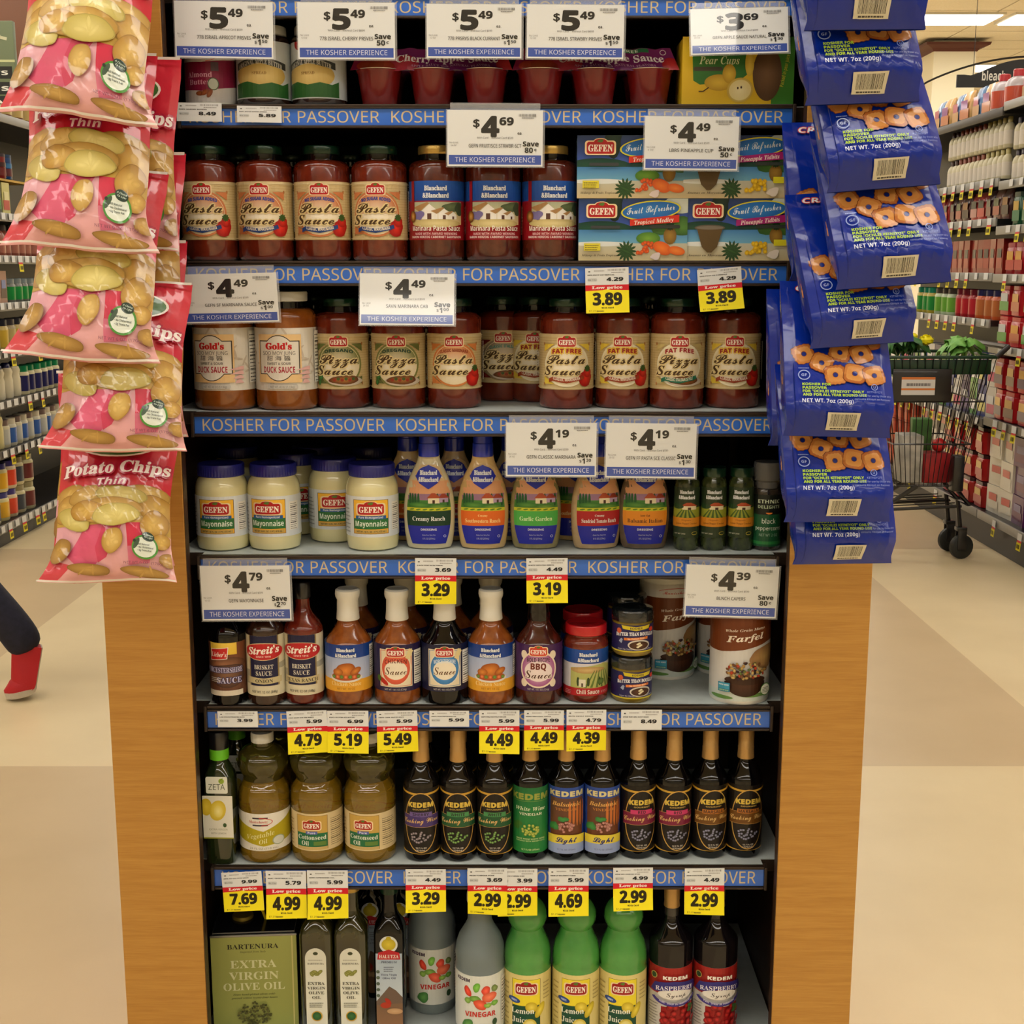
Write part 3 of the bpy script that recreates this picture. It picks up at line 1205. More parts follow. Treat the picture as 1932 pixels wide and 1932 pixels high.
def L_streit(word):
    w, h = .0315 * R(215), .100
    A = Art(w, h, gx=w / 22)
    A.rect(0, 0, 1, 1, (212, 204, 176))
    for i, y in enumerate((.35, .5, .25)):
        A.ell(.2 + .6 * (i % 2), y, .16, .06, (166, 160, 140), wob=.2, seed=i)
    A.rect(.30, .17, .70, 1, (28, 28, 62))
    A.rect(.28, .17, .30, 1, (150, 130, 84))
    A.rect(.70, .17, .72, 1, (150, 130, 84))
    A.ell(.5, .74, .30, .145, (214, 190, 150), n=30)
    A.ell(.5, .74, .29, .135, (184, 34, 38), n=30)
    A.text("Streit's", .5, .705, .12, 'si', (246, 238, 226), w=.46, fat=.03, rot=4)
    A.text('SINCE 1916', .5, .645, .03, 'bold', (240, 200, 190), w=.2)
    A.text('BRISKET', .5, .45, .075, 'serif', (220, 214, 200), w=.26)
    A.text('SAUCE', .5, .345, .075, 'serif', (220, 214, 200), w=.22)
    A.poly([(.24, .22), (.5, .2), (.76, .22), (.76, .32), (.5, .30), (.24, .32)], (196, 182, 140))
    A.text(word, .5, .225, .06, 'serif', (60, 54, 40), wmax=.46)
    A.text('NET WT. 12 OZ (340g)', .5, .05, .04, 'serif', (60, 56, 48), w=.36)
    return A


def L_bbchick():
    w, h = .0385 * R(215), .078
    A = Art(w, h, gx=w / 24)
    A.rect(0, 0, 1, 1, (196, 200, 220), (150, 170, 210))
    A.rect(0, .72, 1, 1, (28, 66, 146), (22, 58, 134))
    A.rect(0, 0, 1, .26, (226, 164, 48))
    A.ell(.5, .30, .19, .10, (220, 216, 210), n=24)
    A.ell(.5, .33, .17, .09, (170, 70, 30), (190, 110, 60))
    A.ell(.5, .46, .12, .15, (150, 74, 22), (226, 140, 60), wob=.06)
    A.ell(.41, .42, .06, .08, (160, 84, 26), (220, 140, 62))
    A.ell(.61, .44, .07, .07, (150, 74, 22), (216, 132, 54), rot=30)
    for i in range(7):
        A.ell(.36 + i * .047, .32, .022, .04, (200, 84, 50) if i % 2 else (90, 120, 50), (236, 150, 90) if i % 2 else (120, 150, 70), n=10)
    bandb(A, .5, .84, .034, .017)
    A.text('Chicken Sauce', .5, .13, .09, 'serif', (244, 214, 140), w=.34)
    A.text('NET WT 18 OZ', .5, .05, .04, 'sans', (150, 96, 20), w=.2)
    nutrition(A, .80, .9, .3, .95)
    return A


def L_gsauce(kind):
    w, h = .0385 * R(215), .078
    bg, disc, rim, top, txt = {
        'chicken': ((40, 30, 70), (206, 84, 60), (232, 220, 190), 'CHICKEN', (120, 40, 30)),
        'worcester': ((24, 26, 58), (60, 120, 176), (226, 220, 200), 'WORCESTERSHIRE', (220, 232, 240)),
        'bbq': ((70, 36, 84), (160, 84, 140), (232, 214, 190), 'BOLD RECIPE', (50, 26, 30))}[kind]
    A = Art(w, h, gx=w / 24)
    A.rect(0, 0, 1, 1, bg)
    if kind != 'bbq':
        A.rect(.31, .1, .70, .9, (226, 214, 184))
        A.rect(.32, .12, .69, .88, disc)
        A.rect(.33, .13, .68, .87, (226, 214, 184))
        A.ell(.505, .5, .18, .37, rim, n=30)
        A.ell(.505, .5, .165, .34, disc, tuple(min(255, int(c * 1.25 + 20)) for c in disc), n=30)
        A.ell(.505, .46, .13, .2, (236, 226, 204), n=26)
        A.text(top, .505, .62, .085, 'bold', txt, w=.25, bend=.03)
        A.text('Sauce', .505, .37, .16, 'script', (96, 62, 30), w=.24, out=(240, 230, 208), outf=.1)
        if kind == 'chicken':
            A.ell(.36, .22, .07, .05, (180, 30, 20), rot=-35)
            A.ell(.30, .27, .03, .07, (60, 100, 40), rot=20)
        badge(A, .505, .84, .032, .0155)
        A.poly([(.61, .72), (.66, .92), (.71, .86), (.66, .68)], (226, 206, 150))
        nutrition(A, .72, .85, .14, .86)
    else:
        for sx in (-1, 1):
            for sy in (-1, 1):
                A.ell(.5 + sx * .17, .48 + sy * .3, .04, .09, (230, 214, 190))
        A.ell(.5, .48, .215, .40, rim, n=30)
        A.ell(.5, .48, .195, .365, disc, (222, 190, 206), n=30)
        A.ell(.5, .44, .16, .22, (232, 216, 214), n=30)
        A.text('BOLD RECIPE', .5, .64, .085, 'bold', (50, 30, 40), w=.26)
        A.text('BBQ', .5, .48, .13, 'bold', (110, 44, 30), w=.17, fat=.03)
        A.text('Sauce', .5, .29, .17, 'script', (80, 44, 30), w=.30, out=(236, 222, 216), outf=.1)
        badge(A, .5, .86, .031, .0155, bg=(204, 60, 34))
    A.text('NET WT. 18.5 OZ (524g)', .5, .035, .035, 'sans', (210, 204, 196), w=.24)
    return A


def L_chili():
    w, h = .037 * R(215), .0775
    A = Art(w, h, gx=w / 24)
    A.rect(0, 0, 1, 1, (206, 204, 210))
    A.rect(0, .70, 1, 1, (26, 66, 140), (30, 76, 156))
    A.rect(0, 0, 1, .17, (176, 30, 40))
    A.poly([(.28, .17), (.86, .17), (.86, .62), (.7, .69), (.28, .60)], (176, 178, 104))
    A.ell(.5, .56, .22, .07, (176, 140, 84), (206, 176, 120))
    for i in range(6):
        A.poly([(.45 + i * .07, .18), (.48 + i * .07, .18), (.58 + i * .03, .55), (.57 + i * .03, .55)], (96, 116, 52))
    for x in (.38, .50, .64):
        A.ell(x, .31, .018, .1, (50, 66, 34), n=10)
    A.rect(.39, .2, .47, .36, (222, 214, 190))
    A.rect(.42, .2, .44, .28, (90, 70, 60))
    A.ell(.66, .3, .05, .06, (70, 96, 44), (110, 136, 70), wob=.1)
    bandb(A, .5, .84, .034, .017)
    A.text('Chili Sauce', .5, .045, .09, 'bold', (240, 226, 216), w=.27)
    A.text('NET WT. 12 OZ', .72, .05, .05, 'sans', (236, 190, 190), w=.12)
    A.lines(.2, .3, .03, .13, 3, (230, 180, 180), .3)
    return A


def L_bouillon():
    w, h = .0335 * R(215), .045
    A = Art(w, h, gx=w / 24)
    A.rect(0, 0, 1, 1, (34, 32, 84))
    A.rect(0, .0, 1, .05, (206, 190, 50))
    A.text('Vegan No Chicken Base with natural flavors', .5, .08, .06, 'sans', (200, 200, 220), w=.5)
    A.poly([(.32, .86), (.5, .80), (.68, .86), (.70, .99), (.5, .94), (.30, .99)], (206, 186, 40))
    A.text('KOSHER', .5, .845, .08, 'bold', (40, 40, 60), w=.16)
    A.text('BETTER THAN BOUILLON', .5, .62, .13, 'serif', (232, 232, 238), w=.56, fat=.03, bend=.05)
    A.poly([(.34, .44), (.66, .48), (.66, .57), (.34, .53)], (216, 120, 50))
    A.text('No Chicken Base', .5, .48, .06, 'bold', (250, 220, 190), w=.22, rot=4)
    A.ell(.54, .27, .15, .19, (206, 200, 190), n=26)
    A.ell(.54, .26, .13, .15, (60, 34, 22), (96, 60, 40), n=24)
    for i in range(5):
        A.ell(.52 + .02 * (i % 3), .2 + .035 * i, .02, .035, (226, 216, 180), n=9)
    A.ell(.27, .78, .035, .1, (206, 96, 60), n=12)
    A.ell(.72, .82, .04, .08, (206, 60, 40), n=12)
    A.ell(.30, .42, .03, .07, (150, 160, 190), n=9, wob=.3)
    return A


def L_farfel():
    w, h = .0485 * R(220), .162
    A = Art(w, h, gx=w / 28)
    A.rect(0, 0, 1, 1, (206, 204, 200))
    A.rect(0, 0, 1, .10, (196, 206, 200))
    A.ell(.3, .03, .12, .02, (96, 140, 70))
    A.ell(.62, .06, .14, .02, (110, 150, 80))
    A.poly([(0, .50), (.3, .50), (.5, .535), (.75, .60), (1, .62), (1, .86), (0, .82)], (112, 56, 26))
    A.rect(0, .80, 1, 1.0, (206, 202, 196))
    A.poly([(0, .76), (1, .79), (1, .86), (0, .86)], (112, 56, 26))
    A.text('Manischewitz', .5, .90, .035, 'script', (196, 50, 40), w=.3)
    A.ring(.5, .915, .2, .05, .001, (196, 60, 50), 24, t0=-60, t1=160)
    A.text('Whole Grain Matzo', .52, .725, .027, 'si', (236, 222, 206), w=.36, rot=5)
    A.text('Farfel', .52, .625, .065, 'si', (240, 228, 212), w=.34, rot=6, fat=.02)
    A.ell(.72, .45, .17, .11, (150, 110, 70), (196, 160, 100), wob=.1)
    A.ell(.53, .20, .19, .15, (52, 30, 20), (84, 50, 34), t0=180, t1=360, n=24)
    A.ell(.53, .22, .19, .05, (60, 36, 24))
    rnd = random.Random(5)
    for i in range(90):
        a, q = rnd.uniform(0, 6.28), rnd.random() ** .5
        x, y = .53 + .18 * q * math.cos(a), .30 + .085 * q * math.sin(a) + .02
        c = rnd.choice([(206, 170, 96), (190, 146, 76), (222, 190, 120), (226, 196, 130), (130, 84, 50), (196, 70, 40), (110, 130, 60), (60, 36, 44)])
        A.ell(x, y, .017, .0135, tuple(int(v * .72) for v in c), c, n=8, rot=rnd.uniform(0, 180))
    A.rect(.30, .10, .40, .195, (44, 120, 150))
    A.rect(.305, .13, .395, .19, (60, 150, 180))
    A.text('NON GMO', .35, .165, .014, 'bold', (235, 240, 240), w=.08)
    A.text('VERIFIED', .35, .11, .013, 'bold', (180, 220, 150), w=.08)
    A.ell(.70, .12, .055, .065, (76, 130, 60), n=24)
    A.ell(.70, .12, .048, .055, (226, 230, 220), n=24)
    A.lines(.665, .735, .09, .15, 4, (70, 96, 60), .4)
    return A


def L_zeta():
    w, h = .050, .075
    A = Art(w, h)
    A.rect(0, 0, 1, 1, (226, 224, 210))
    A.rect(0, .0, 1, .03, (150, 150, 40))
    A.ell(.12, .74, .2, .2, (206, 176, 40), (232, 206, 70))
    A.ell(.5, .66, .27, .24, (214, 186, 50), (244, 226, 110), rot=-15)
    A.ell(.52, .64, .15, .14, (230, 210, 100), (246, 236, 160))
    A.ell(.72, .32, .06, .05, (60, 90, 50))
    A.text('EXTRA VIRGIN', .5, .2, .04, 'sans', (150, 150, 120), w=.6)
    A.text('WITH LEMON', .5, .11, .04, 'sans', (120, 120, 96), w=.5)
    B = Art(.036, .029)
    B.rrect(0, 0, 1, 1, .003, (228, 230, 216))
    B.text('ZETA', .5, .22, .34, 'sans', (60, 74, 44), w=.76)
    B.ell(.72, .74, .13, .16, (150, 176, 60))
    B.line([(.62, .7), (.8, .95)], .0006, (90, 110, 50))
    return A, B


def L_oil(kind):
    w, h = .0435 * R(215), .065
    A = Art(w, h, gx=w / 26)
    if kind == 'veg':
        A.rect(0, 0, 1, 1, (226, 222, 210))
        A.poly([(.14, .78), (.5, .52), (.86, .9), (1, .9), (1, .3), (.5, .12), (.14, .3)], (176, 160, 30))
        A.text('Manischewitz', .45, .75, .07, 'si', (190, 50, 44), w=.2)
        A.rect(.39, .86, .55, .90, (60, 50, 60))
        A.rect(.39, .67, .55, .71, (60, 50, 60))
        A.ring(.46, .78, .14, .11, .0012, (196, 60, 50), 20, t0=-80, t1=90)
        A.text('Vegetable', .47, .36, .13, 'si', (226, 220, 150), w=.3, rot=10)
        A.text('Oil', .5, .2, .12, 'si', (230, 224, 160), w=.09, rot=10)
        A.ell(.66, .26, .07, .13, (150, 160, 130), n=20)
        A.ell(.66, .26, .06, .11, (206, 208, 196), n=20)
        A.text('24 FL OZ (710 mL)', .5, .04, .05, 'sans', (120, 116, 104), w=.3)
    else:
        A.rect(0, 0, 1, 1, (216, 196, 150))
        A.rect(.32, .03, .66, .95, (130, 100, 50))
        A.rect(.325, .40, .655, .94, (196, 160, 80))
        A.rect(.325, .1, .655, .48, (40, 110, 70))
        A.rect(.325, .03, .655, .11, (196, 170, 110))
        badge(A, .49, .68, .034, .0165, bg=(170, 44, 26))
        A.rect(.43, .45, .55, .53, (90, 100, 170))
        A.text('Pure', .49, .465, .055, 'bold', (230, 230, 240), w=.08)
        A.text('Cottonseed', .49, .31, .12, 'serif', (222, 232, 214), w=.30)
        A.text('Oil', .42, .15, .12, 'serif', (222, 232, 214), w=.08)
        A.rect(.51, .15, .64, .26, (96, 130, 60))
        nutrition(A, .68, .86, .1, .9, (90, 76, 50), bg=(216, 196, 150))
        A.lines(.1, .28, .1, .85, 8, (150, 120, 80), .3)
    return A


def L_wine(kind):
    w, h = .030 * R(215), .115
    A = Art(w, h, gx=w / 22)
    if kind in ('SHERRY', 'WHITE', 'RED', 'MARSALA'):
        band, plate, grape = {'SHERRY': ((70, 52, 110), (110, 90, 150), (190, 176, 186)), 'WHITE': ((34, 84, 50), (70, 140, 84), (150, 200, 110)),
                              'RED': ((120, 30, 60), (200, 60, 110), (170, 170, 200)), 'MARSALA': ((110, 70, 24), (180, 110, 40), (170, 172, 205))}[kind]
        A.rect(0, 0, 1, 1, (22, 18, 16))
        for y0, s in ((.955, 1), (.03, -1)):
            V = []
            A.poly([(k / 20, y0 + (-.025 + .05 * abs(k / 10 - 1) ** 2) * 1) for k in range(21)] + [(k / 20, y0 - .03 + (-.025 + .05 * abs(k / 10 - 1) ** 2)) for k in range(20, -1, -1)], (204, 160, 56))
        A.ell(.5, .48, .265, .46, (204, 160, 80), n=36)
        A.ell(.5, .48, .25, .445, (26, 20, 18), n=36)
        A.rect(.2, .41, .8, .60, band)
        A.rect(.2, .595, .8, .60, (190, 150, 90))
        A.rect(.2, .41, .8, .415, (190, 150, 90))
        A.rect(.33, .575, .67, .64, plate)
        A.text(kind, .5, .585, .045, 'bold', (40, 30, 34), wmax=.30)
        A.text('KEDEM', .5, .72, .07, 'bold', (216, 186, 80), w=.38, fat=.06)
        A.text('GOURMET', .5, .675, .02, 'bold', (200, 170, 90), w=.24)
        A.text('Cooking Wine', .5, .48, .08, 'script', (226, 188, 120), w=.56, rot=3)
        rnd = random.Random(3)
        for i in range(26):
            a, q = rnd.uniform(0, 6.28), rnd.random() ** .5
            A.circ(.5 + .15 * q * math.cos(a), .27 + .09 * q * math.sin(a), .0021, tuple(int(v * .5) for v in grape), grape, n=9)
        A.text('12.7 FL OZ', .5, .09, .024, 'bold', (206, 200, 190), w=.15)
        A.text('(375mL)', .5, .055, .022, 'bold', (206, 200, 190), w=.15)
    elif kind == 'vinegar':
        A.rect(0, 0, 1, 1, (40, 130, 60), (30, 110, 60))
        A.text('KEDEM', .5, .82, .085, 'bold', (150, 160, 70), w=.62, fat=.06)
        A.rect(.2, .79, .8, .795, (120, 150, 70))
        A.text('White Wine', .5, .65, .06, 'si', (214, 228, 190), w=.48)
        A.text('VINEGAR', .5, .58, .04, 'serif', (226, 232, 206), w=.36)
        A.ell(.28, .42, .09, .06, (60, 110, 40), wob=.2, seed=2)
        rnd = random.Random(6)
        for i in range(32):
            a, q = rnd.uniform(0, 6.28), rnd.random() ** .5
            A.circ(.5 + .14 * q * math.cos(a), .35 + .09 * q * math.sin(a), .0024, (130, 150, 50), (206, 214, 110), n=9)
        A.text('MADE FROM WHITE WINE', .5, .215, .022, 'bold', (190, 216, 150), w=.42)
        A.text('REDUCED WITH WATER TO 5%', .5, .185, .018, 'bold', (190, 216, 150), w=.42)
        A.text('12.7 FL OZ (375mL)', .5, .05, .024, 'bold', (200, 220, 160), w=.26)
    else:
        A.rect(0, 0, 1, 1, (44, 76, 160))
        A.rect(.22, .2, .78, .84, (110, 60, 34), (96, 66, 50))
        for i in range(5):
            A.ell(.55 + .06 * i, .6, .02, .2, (196, 110, 50), n=10)
        A.text('KEDEM', .5, .87, .075, 'bold', (214, 204, 150), w=.56, fat=.06)
        A.text('Balsamic', .5, .72, .065, 'si', (226, 176, 96), w=.46)
        A.text('VINEGAR', .5, .65, .04, 'serif', (196, 130, 60), w=.34)
        A.ell(.30, .40, .08, .07, (50, 120, 60), (70, 150, 70), wob=.2, seed=3)
        A.ell(.45, .52, .07, .045, (50, 120, 60), (70, 150, 70), wob=.2, seed=4)
        rnd = random.Random(8)
        for i in range(30):
            a, q = rnd.uniform(0, 6.28), rnd.random() ** .5
            A.circ(.5 + .12 * q * math.cos(a), .40 + .07 * q * math.sin(a), .0024, (150, 90, 84), (216, 166, 150), n=9)
        A.rect(.2, 0, .8, .2, (150, 166, 206))
        A.poly([(.2, .14), (.5, .16), (.8, .14), (.8, .27), (.5, .29), (.2, .27)], (226, 206, 70))
        A.text('Light', .5, .175, .08, 'script', (30, 46, 110), w=.3, fat=.03)
        A.text('12.7 FL OZ (375mL)', .5, .05, .024, 'bold', (110, 120, 160), w=.26)
    return A


def L_tin():
    w, h = .146, .205
    A = Art(w, h)
    K = .245 / .205

    def Y(y):
        return 1 - (1 - y) * K
    A.rect(0, 0, 1, 1, (150, 158, 84), (166, 172, 96))
    A.rect(.94, 0, .955, 1, (206, 200, 130))
    A.text('BARTENURA', .49, Y(.882), .042 * K, 'serif', (40, 40, 24), w=.60)
    A.text('Imported from Italy', .49, Y(.85), .016 * K, 'si', (96, 100, 50), w=.3)
    A.text('EXTRA', .49, Y(.72), .068 * K, 'serif', (216, 220, 176), w=.54)
    A.text('VIRGIN', .49, Y(.62), .068 * K, 'serif', (216, 220, 176), w=.58)
    A.text('OLIVE OIL', .49, Y(.53), .064 * K, 'serif', (216, 220, 176), w=.72)
    A.text('From hand-picked olives, cold-', .49, Y(.485), .016 * K, 'si', (90, 96, 50), w=.5)
    A.text('pressed within twenty-four hours', .49, Y(.455), .016 * K, 'si', (90, 96, 50), w=.54)
    rnd = random.Random(2)
    A.poly([(.45, .0), (.47, .06), (.42, .14), (.49, .08), (.56, .14), (.51, .06), (.53, 0)], (90, 88, 44))
    for i in range(120):
        a, q = rnd.uniform(0, 6.28), rnd.random() ** .5
        A.ell(.49 + .19 * q * math.cos(a), Y(.33 + .10 * q * math.sin(a)), .018, .011, rnd.choice([(84, 86, 44), (110, 112, 56), (70, 74, 40)]), n=7, rot=rnd.uniform(0, 180))
    return A


def L_bart():
    w, h = .036, .150
    A = Art(w, h)
    A.ell(.5, .88, .5, .12, (226, 228, 214), n=30)
    A.rect(0, 0, 1, .88, (226, 228, 214))
    A.ell(.5, .935, .12, .02, (70, 76, 50))
    A.text('BARTENURA', .5, .80, .022, 'serif', (70, 70, 56), w=.78)
    A.lines(.15, .85, .845, .87, 1, (190, 190, 176), .6)
    for i in range(6):
        A.ell(.3 + .08 * i, .68 + .015 * (i % 3), .14, .02, (120, 124, 56), (170, 172, 96), rot=20 * (i - 3), n=12)
    for i, t in enumerate(('EXTRA', 'VIRGIN', 'OLIVE', 'OIL')):
        A.text(t, .5, .55 - i * .058, .036, 'serif', (60, 62, 46), w=(.8, .86, .74, .42)[i])
    A.lines(.15, .85, .27, .34, 3, (110, 110, 90), .35)
    A.circ(.5, .16, .0095, (200, 160, 60))
    A.circ(.5, .16, .0078, (40, 84, 50), (60, 120, 64))
    return A


def L_halutza():
    w, h = .045, .185
    A = Art(w, h)
    A.rect(0, 0, 1, .78, (206, 214, 218), (170, 190, 210))
    A.rect(0, 0, 1, .30, (150, 110, 80), (120, 96, 76))
    A.poly([(0, .3), (.2, .36), (.5, .45), (.75, .41), (1, .34), (1, .28), (0, .26)], (110, 92, 80))
    A.circ(.5, .87, .0155, (220, 226, 224))
    A.ell(.5, .87, .27, .06, (190, 170, 40), (226, 206, 70))
    A.ell(.5, .93, .1, .02, (190, 170, 40))
    A.poly([(.06, .72), (.94, .72), (.9, .79), (.5, .82), (.1, .79)], (190, 40, 50))
    A.text('HALUTZA', .5, .735, .035, 'serif', (240, 236, 226), w=.74)
    A.text('PREMIUM', .5, .685, .022, 'serif', (84, 90, 110), w=.6)
    A.lines(.3, .7, .6, .66, 3, (120, 124, 140), .35)
    A.text('Extra Virgin', .5, .56, .02, 'serif', (100, 104, 130), w=.6)
    A.text('Olive Oil', .5, .525, .02, 'serif', (100, 104, 130), w=.5)
    A.ell(.35, .26, .2, .03, (180, 60, 40))
    A.ell(.45, .30, .08, .04, (176, 50, 36), rot=40)
    A.ell(.7, .2, .3, .03, (190, 150, 110), (206, 170, 130))
    for i in range(5):
        A.ell(.08, .6 - .06 * i, .07, .018, (90, 104, 90), rot=40 + 60 * (i % 2), n=8)
    return A


def L_vinegar():
    w, h = .0425 * R(215), .105
    A = Art(w, h, gx=w / 24)
    A.rect(0, 0, 1, 1, (216, 220, 214))
    A.text('KEDEM', .30, .88, .055, 'bold', (54, 30, 60), w=.17, fat=.05)
    for i, (x, y, rx, ry, c, rot) in enumerate([(.36, .72, .04, .09, (200, 50, 30), 30), (.46, .80, .035, .09, (96, 160, 50), -10), (.56, .74, .05, .08, (206, 60, 40), 20),
                                                 (.44, .60, .06, .06, (96, 140, 50), 0), (.60, .62, .08, .09, (214, 90, 60), 10), (.50, .50, .08, .08, (206, 70, 44), -20),
                                                 (.36, .56, .04, .05, (110, 150, 60), 0), (.66, .50, .04, .05, (96, 150, 50), 0), (.58, .48, .04, .045, (120, 160, 60), 0), (.66, .76, .04, .06, (100, 120, 60), 0)]):
        A.ell(x, y, rx, ry, c, tuple(min(255, int(v * 1.1 + 40)) for v in c), n=18, rot=rot, wob=.08, seed=i)
    A.text('VINEGAR', .5, .29, .085, 'bold', (200, 50, 40), w=.34, fat=.02, bend=.012)
    A.ell(.36, .13, .07, .09, (60, 120, 60), (110, 170, 90), wob=.12)
    A.ell(.66, .17, .03, .06, (50, 80, 50))
    nutrition(A, .76, .9, .1, .9)
    A.rect(.9, .05, 1, .5, (70, 120, 50))
    return A


def L_lemon():
    w, h = .041 * R(215), .118
    A = Art(w, h, gx=w / 24)
    A.rect(0, 0, 1, 1, (222, 206, 136))
    A.rect(.335, .03, .665, .93, (90, 70, 30))
    A.rect(.34, .5, .66, .925, (238, 218, 50))
    A.rect(.34, .03, .66, .52, (24, 76, 56))
    badge(A, .5, .78, .042, .0225, bg=(156, 26, 26))
    A.ell(.36, .60, .075, .045, (30, 50, 120), (60, 110, 190), n=16, rot=-10)
    A.text('100%', .36, .585, .03, 'bold', (220, 230, 250), w=.07, rot=-8)
    A.ell(.56, .50, .07, .08, (196, 170, 30), (240, 220, 90), rot=-20)
    A.ell(.66, .44, .045, .13, (190, 166, 30), (240, 220, 80), rot=-30)
    A.text('Lemon', .46, .40, .085, 'serif', (236, 240, 226), w=.26)
    A.text('Juice', .43, .26, .085, 'serif', (236, 240, 226), w=.18)
    A.ell(.54, .2, .08, .12, (206, 186, 60), (244, 238, 170))
    A.ell(.54, .2, .06, .09, (226, 214, 120), (246, 240, 190))
    A.rect(.335, .0, .45, .12, (206, 96, 44))
    A.lines(.2, .3, .1, .9, 10, (170, 150, 90), .3)
    A.lines(.7, .8, .6, .9, 5, (170, 150, 90), .3)
    return A


def L_rasp():
    w, h = .0375 * R(215), .125
    A = Art(w, h, gx=w / 24)
    A.rect(0, 0, 1, 1, (214, 210, 204))
    A.poly([(0, .99), (0, .6), (1, .6), (1, .99)] , (160, 36, 32))
    A.ell(.5, 1.0, .55, .05, (160, 36, 32))
    A.rect(.35, 0, .80, .42, (150, 24, 26))
    rnd = random.Random(4)
    for i in range(60):
        x, y = rnd.uniform(.36, .79), rnd.uniform(.0, .44)
        A.circ(x, y, .0052, (120, 14, 18), (206, 46, 44), n=12)
    for i in range(5):
        A.ell(.7 + .04 * (i % 2), .35 + .02 * i, .03, .02, (60, 100, 50), rot=i * 40, n=8)
    A.text('KEDEM', .52, .84, .05, 'bold', (244, 236, 226), w=.28, fat=.05)
    A.poly([(.22, .66), (.28, .78), (.5, .82), (.78, .78), (.84, .66), (.78, .64), (.5, .70), (.28, .64)], (50, 44, 120))
    A.text('RASPBERRY', .52, .69, .065, 'serif', (232, 226, 236), w=.46, bend=.03)
    A.ell(.52, .62, .2, .07, (226, 222, 216), n=24)
    A.text('Syrup', .53, .59, .06, 'script', (80, 70, 70), w=.22)
    A.ring(.52, .60, .29, .15, .006, (60, 50, 130), 26, t0=195, t1=345)
    A.text('PURE · SYROP DE FRAMBOISE', .52, .475, .028, 'bold', (220, 216, 236), w=.36, bend=-.035)
    A.ell(.27, .88, .04, .05, (190, 170, 90))
    A.ell(.27, .88, .032, .04, (40, 70, 44))
    A.lines(.2, .33, .15, .5, 8, (130, 126, 120), .35)
    return A


# ============================================================ jar, bottle, can and carton builders
def liquid(name, c, c2=None, rough=.18, coat=.6):
    return pmat(name, c, rough=rough, coat=coat, noise=(55, c2 or tuple(min(255, int(v * 1.25)) for v in c)))


M_TOMATO = liquid('tomato_sauce_behind_glass', (92, 28, 14), (116, 41, 21))
M_TOMATO2 = liquid('brown_tomato_sauce', (72, 25, 14), (94, 36, 19))
M_DUCKS = liquid('amber_duck_sauce', (128, 66, 18), (150, 84, 28))
M_MAYO = pmat('creamy_mayonnaise', (222, 216, 166), rough=.25, coat=1.0)
M_DKGLASS = pmat('dark_glass', (15, 11, 9), rough=.06, coat=.35, spec=.4)
M_BLACKGLASS = pmat('black_glass', (7, 6, 7), rough=.05, coat=.3, spec=.4)
M_GREENLID = pmat('dark_green_lid', (16, 52, 34), rough=.28, metal=.35, coat=.4)
M_GOLDLID = pmat('gold_lid', (200, 168, 92), rough=.3, metal=.7)
M_WHITELID = pmat('white_plastic_cap', (222, 220, 210), rough=.4)
M_BLUELID = pmat('blue_plastic_lid', (38, 40, 128), rough=.32, coat=.3)
M_BLUECAP = pmat('royal_blue_cap', (22, 44, 168), rough=.3, coat=.4)
M_REDLID = pmat('red_metal_lid', (186, 24, 30), rough=.25, coat=.6)
M_GOLDFOIL = pmat('gold_foil', (196, 156, 96), rough=.36, metal=.45, bump=(120, .4, .002))
M_BLACKCAP = pmat('black_cap', (20, 20, 22), rough=.3, coat=.5)
M_LIME = pmat('lime_green_collar', (110, 200, 40), rough=.4)
M_ZGLASS = pmat('dark_green_glass', (30, 42, 18), rough=.06, coat=1.0)
M_OIL = pmat('golden_oil', (216, 170, 44), rough=.04, trans=.75, ior=1.3, coat=1.0)
M_OILTOP = pmat('clear_oil_bottle', (140, 128, 52), rough=.04, trans=.82, ior=1.2, coat=1.0)
M_FROST = pmat('frosted_bottle', (168, 184, 186), rough=.32, trans=.55, ior=1.3)
M_LEMON = pmat('green_juice_bottle', (62, 138, 58), rough=.22, coat=.7, sss=.0, noise=(14, (86, 160, 74)))
M_SYRUP = pmat('dark_syrup_glass', (16, 12, 15), rough=.05, coat=.35, spec=.4)
M_OLIVEGLASS = pmat('olive_glass', (34, 34, 14), rough=.06, coat=1.0, noise=(18, (58, 56, 22)))
M_RANCH = pmat('pale_dressing', (206, 196, 162), rough=.22, coat=1.0, bump=(160, .2, .001))
M_SW = pmat('tan_dressing', (206, 174, 116), rough=.22, coat=1.0)
M_GARLIC = liquid('olive_dressing', (132, 124, 84), (150, 140, 96))
M_TOMR = liquid('beige_dressing', (176, 150, 112), (190, 164, 124))
M_BALS = liquid('grey_brown_dressing', (92, 78, 62), (112, 94, 74))
M_SPICE = liquid('dried_herbs_behind_glass', (34, 42, 24), (70, 80, 40))
M_PEPPER = liquid('peppercorns_behind_glass', (22, 20, 18), (64, 56, 48))
M_BROWNS = liquid('brown_chicken_sauce', (112, 54, 18), (146, 80, 30))
M_REDBR = liquid('reddish_brisket_sauce', (84, 22, 14), (108, 34, 18))
M_DKBR = liquid('dark_brown_sauce', (38, 20, 12), (54, 30, 18))
M_BBQ = liquid('deep_red_brown_sauce', (58, 22, 14), (76, 30, 18))
M_BOUI = liquid('yellow_brown_base', (120, 100, 30), (140, 118, 40))
M_WRAP = pmat('shrink_wrapped_lid', (26, 30, 32), rough=.12, coat=1.0, bump=(60, .9, .003))
M_TINBLK = pmat('black_tin', (20, 20, 24), rough=.2, coat=.6)
M_BRASS = pmat('brass', (150, 126, 40), rough=.4, metal=.5)
M_YELLOWP = pmat('yellow_plastic', (220, 196, 30), rough=.4)
M_CLRPL = pmat('clear_grinder_cap', (150, 150, 150), rough=.1, trans=.6, ior=1.3)
M_REDCUP = pmat('red_fruit_cup', (120, 22, 22), rough=.28, coat=.3)
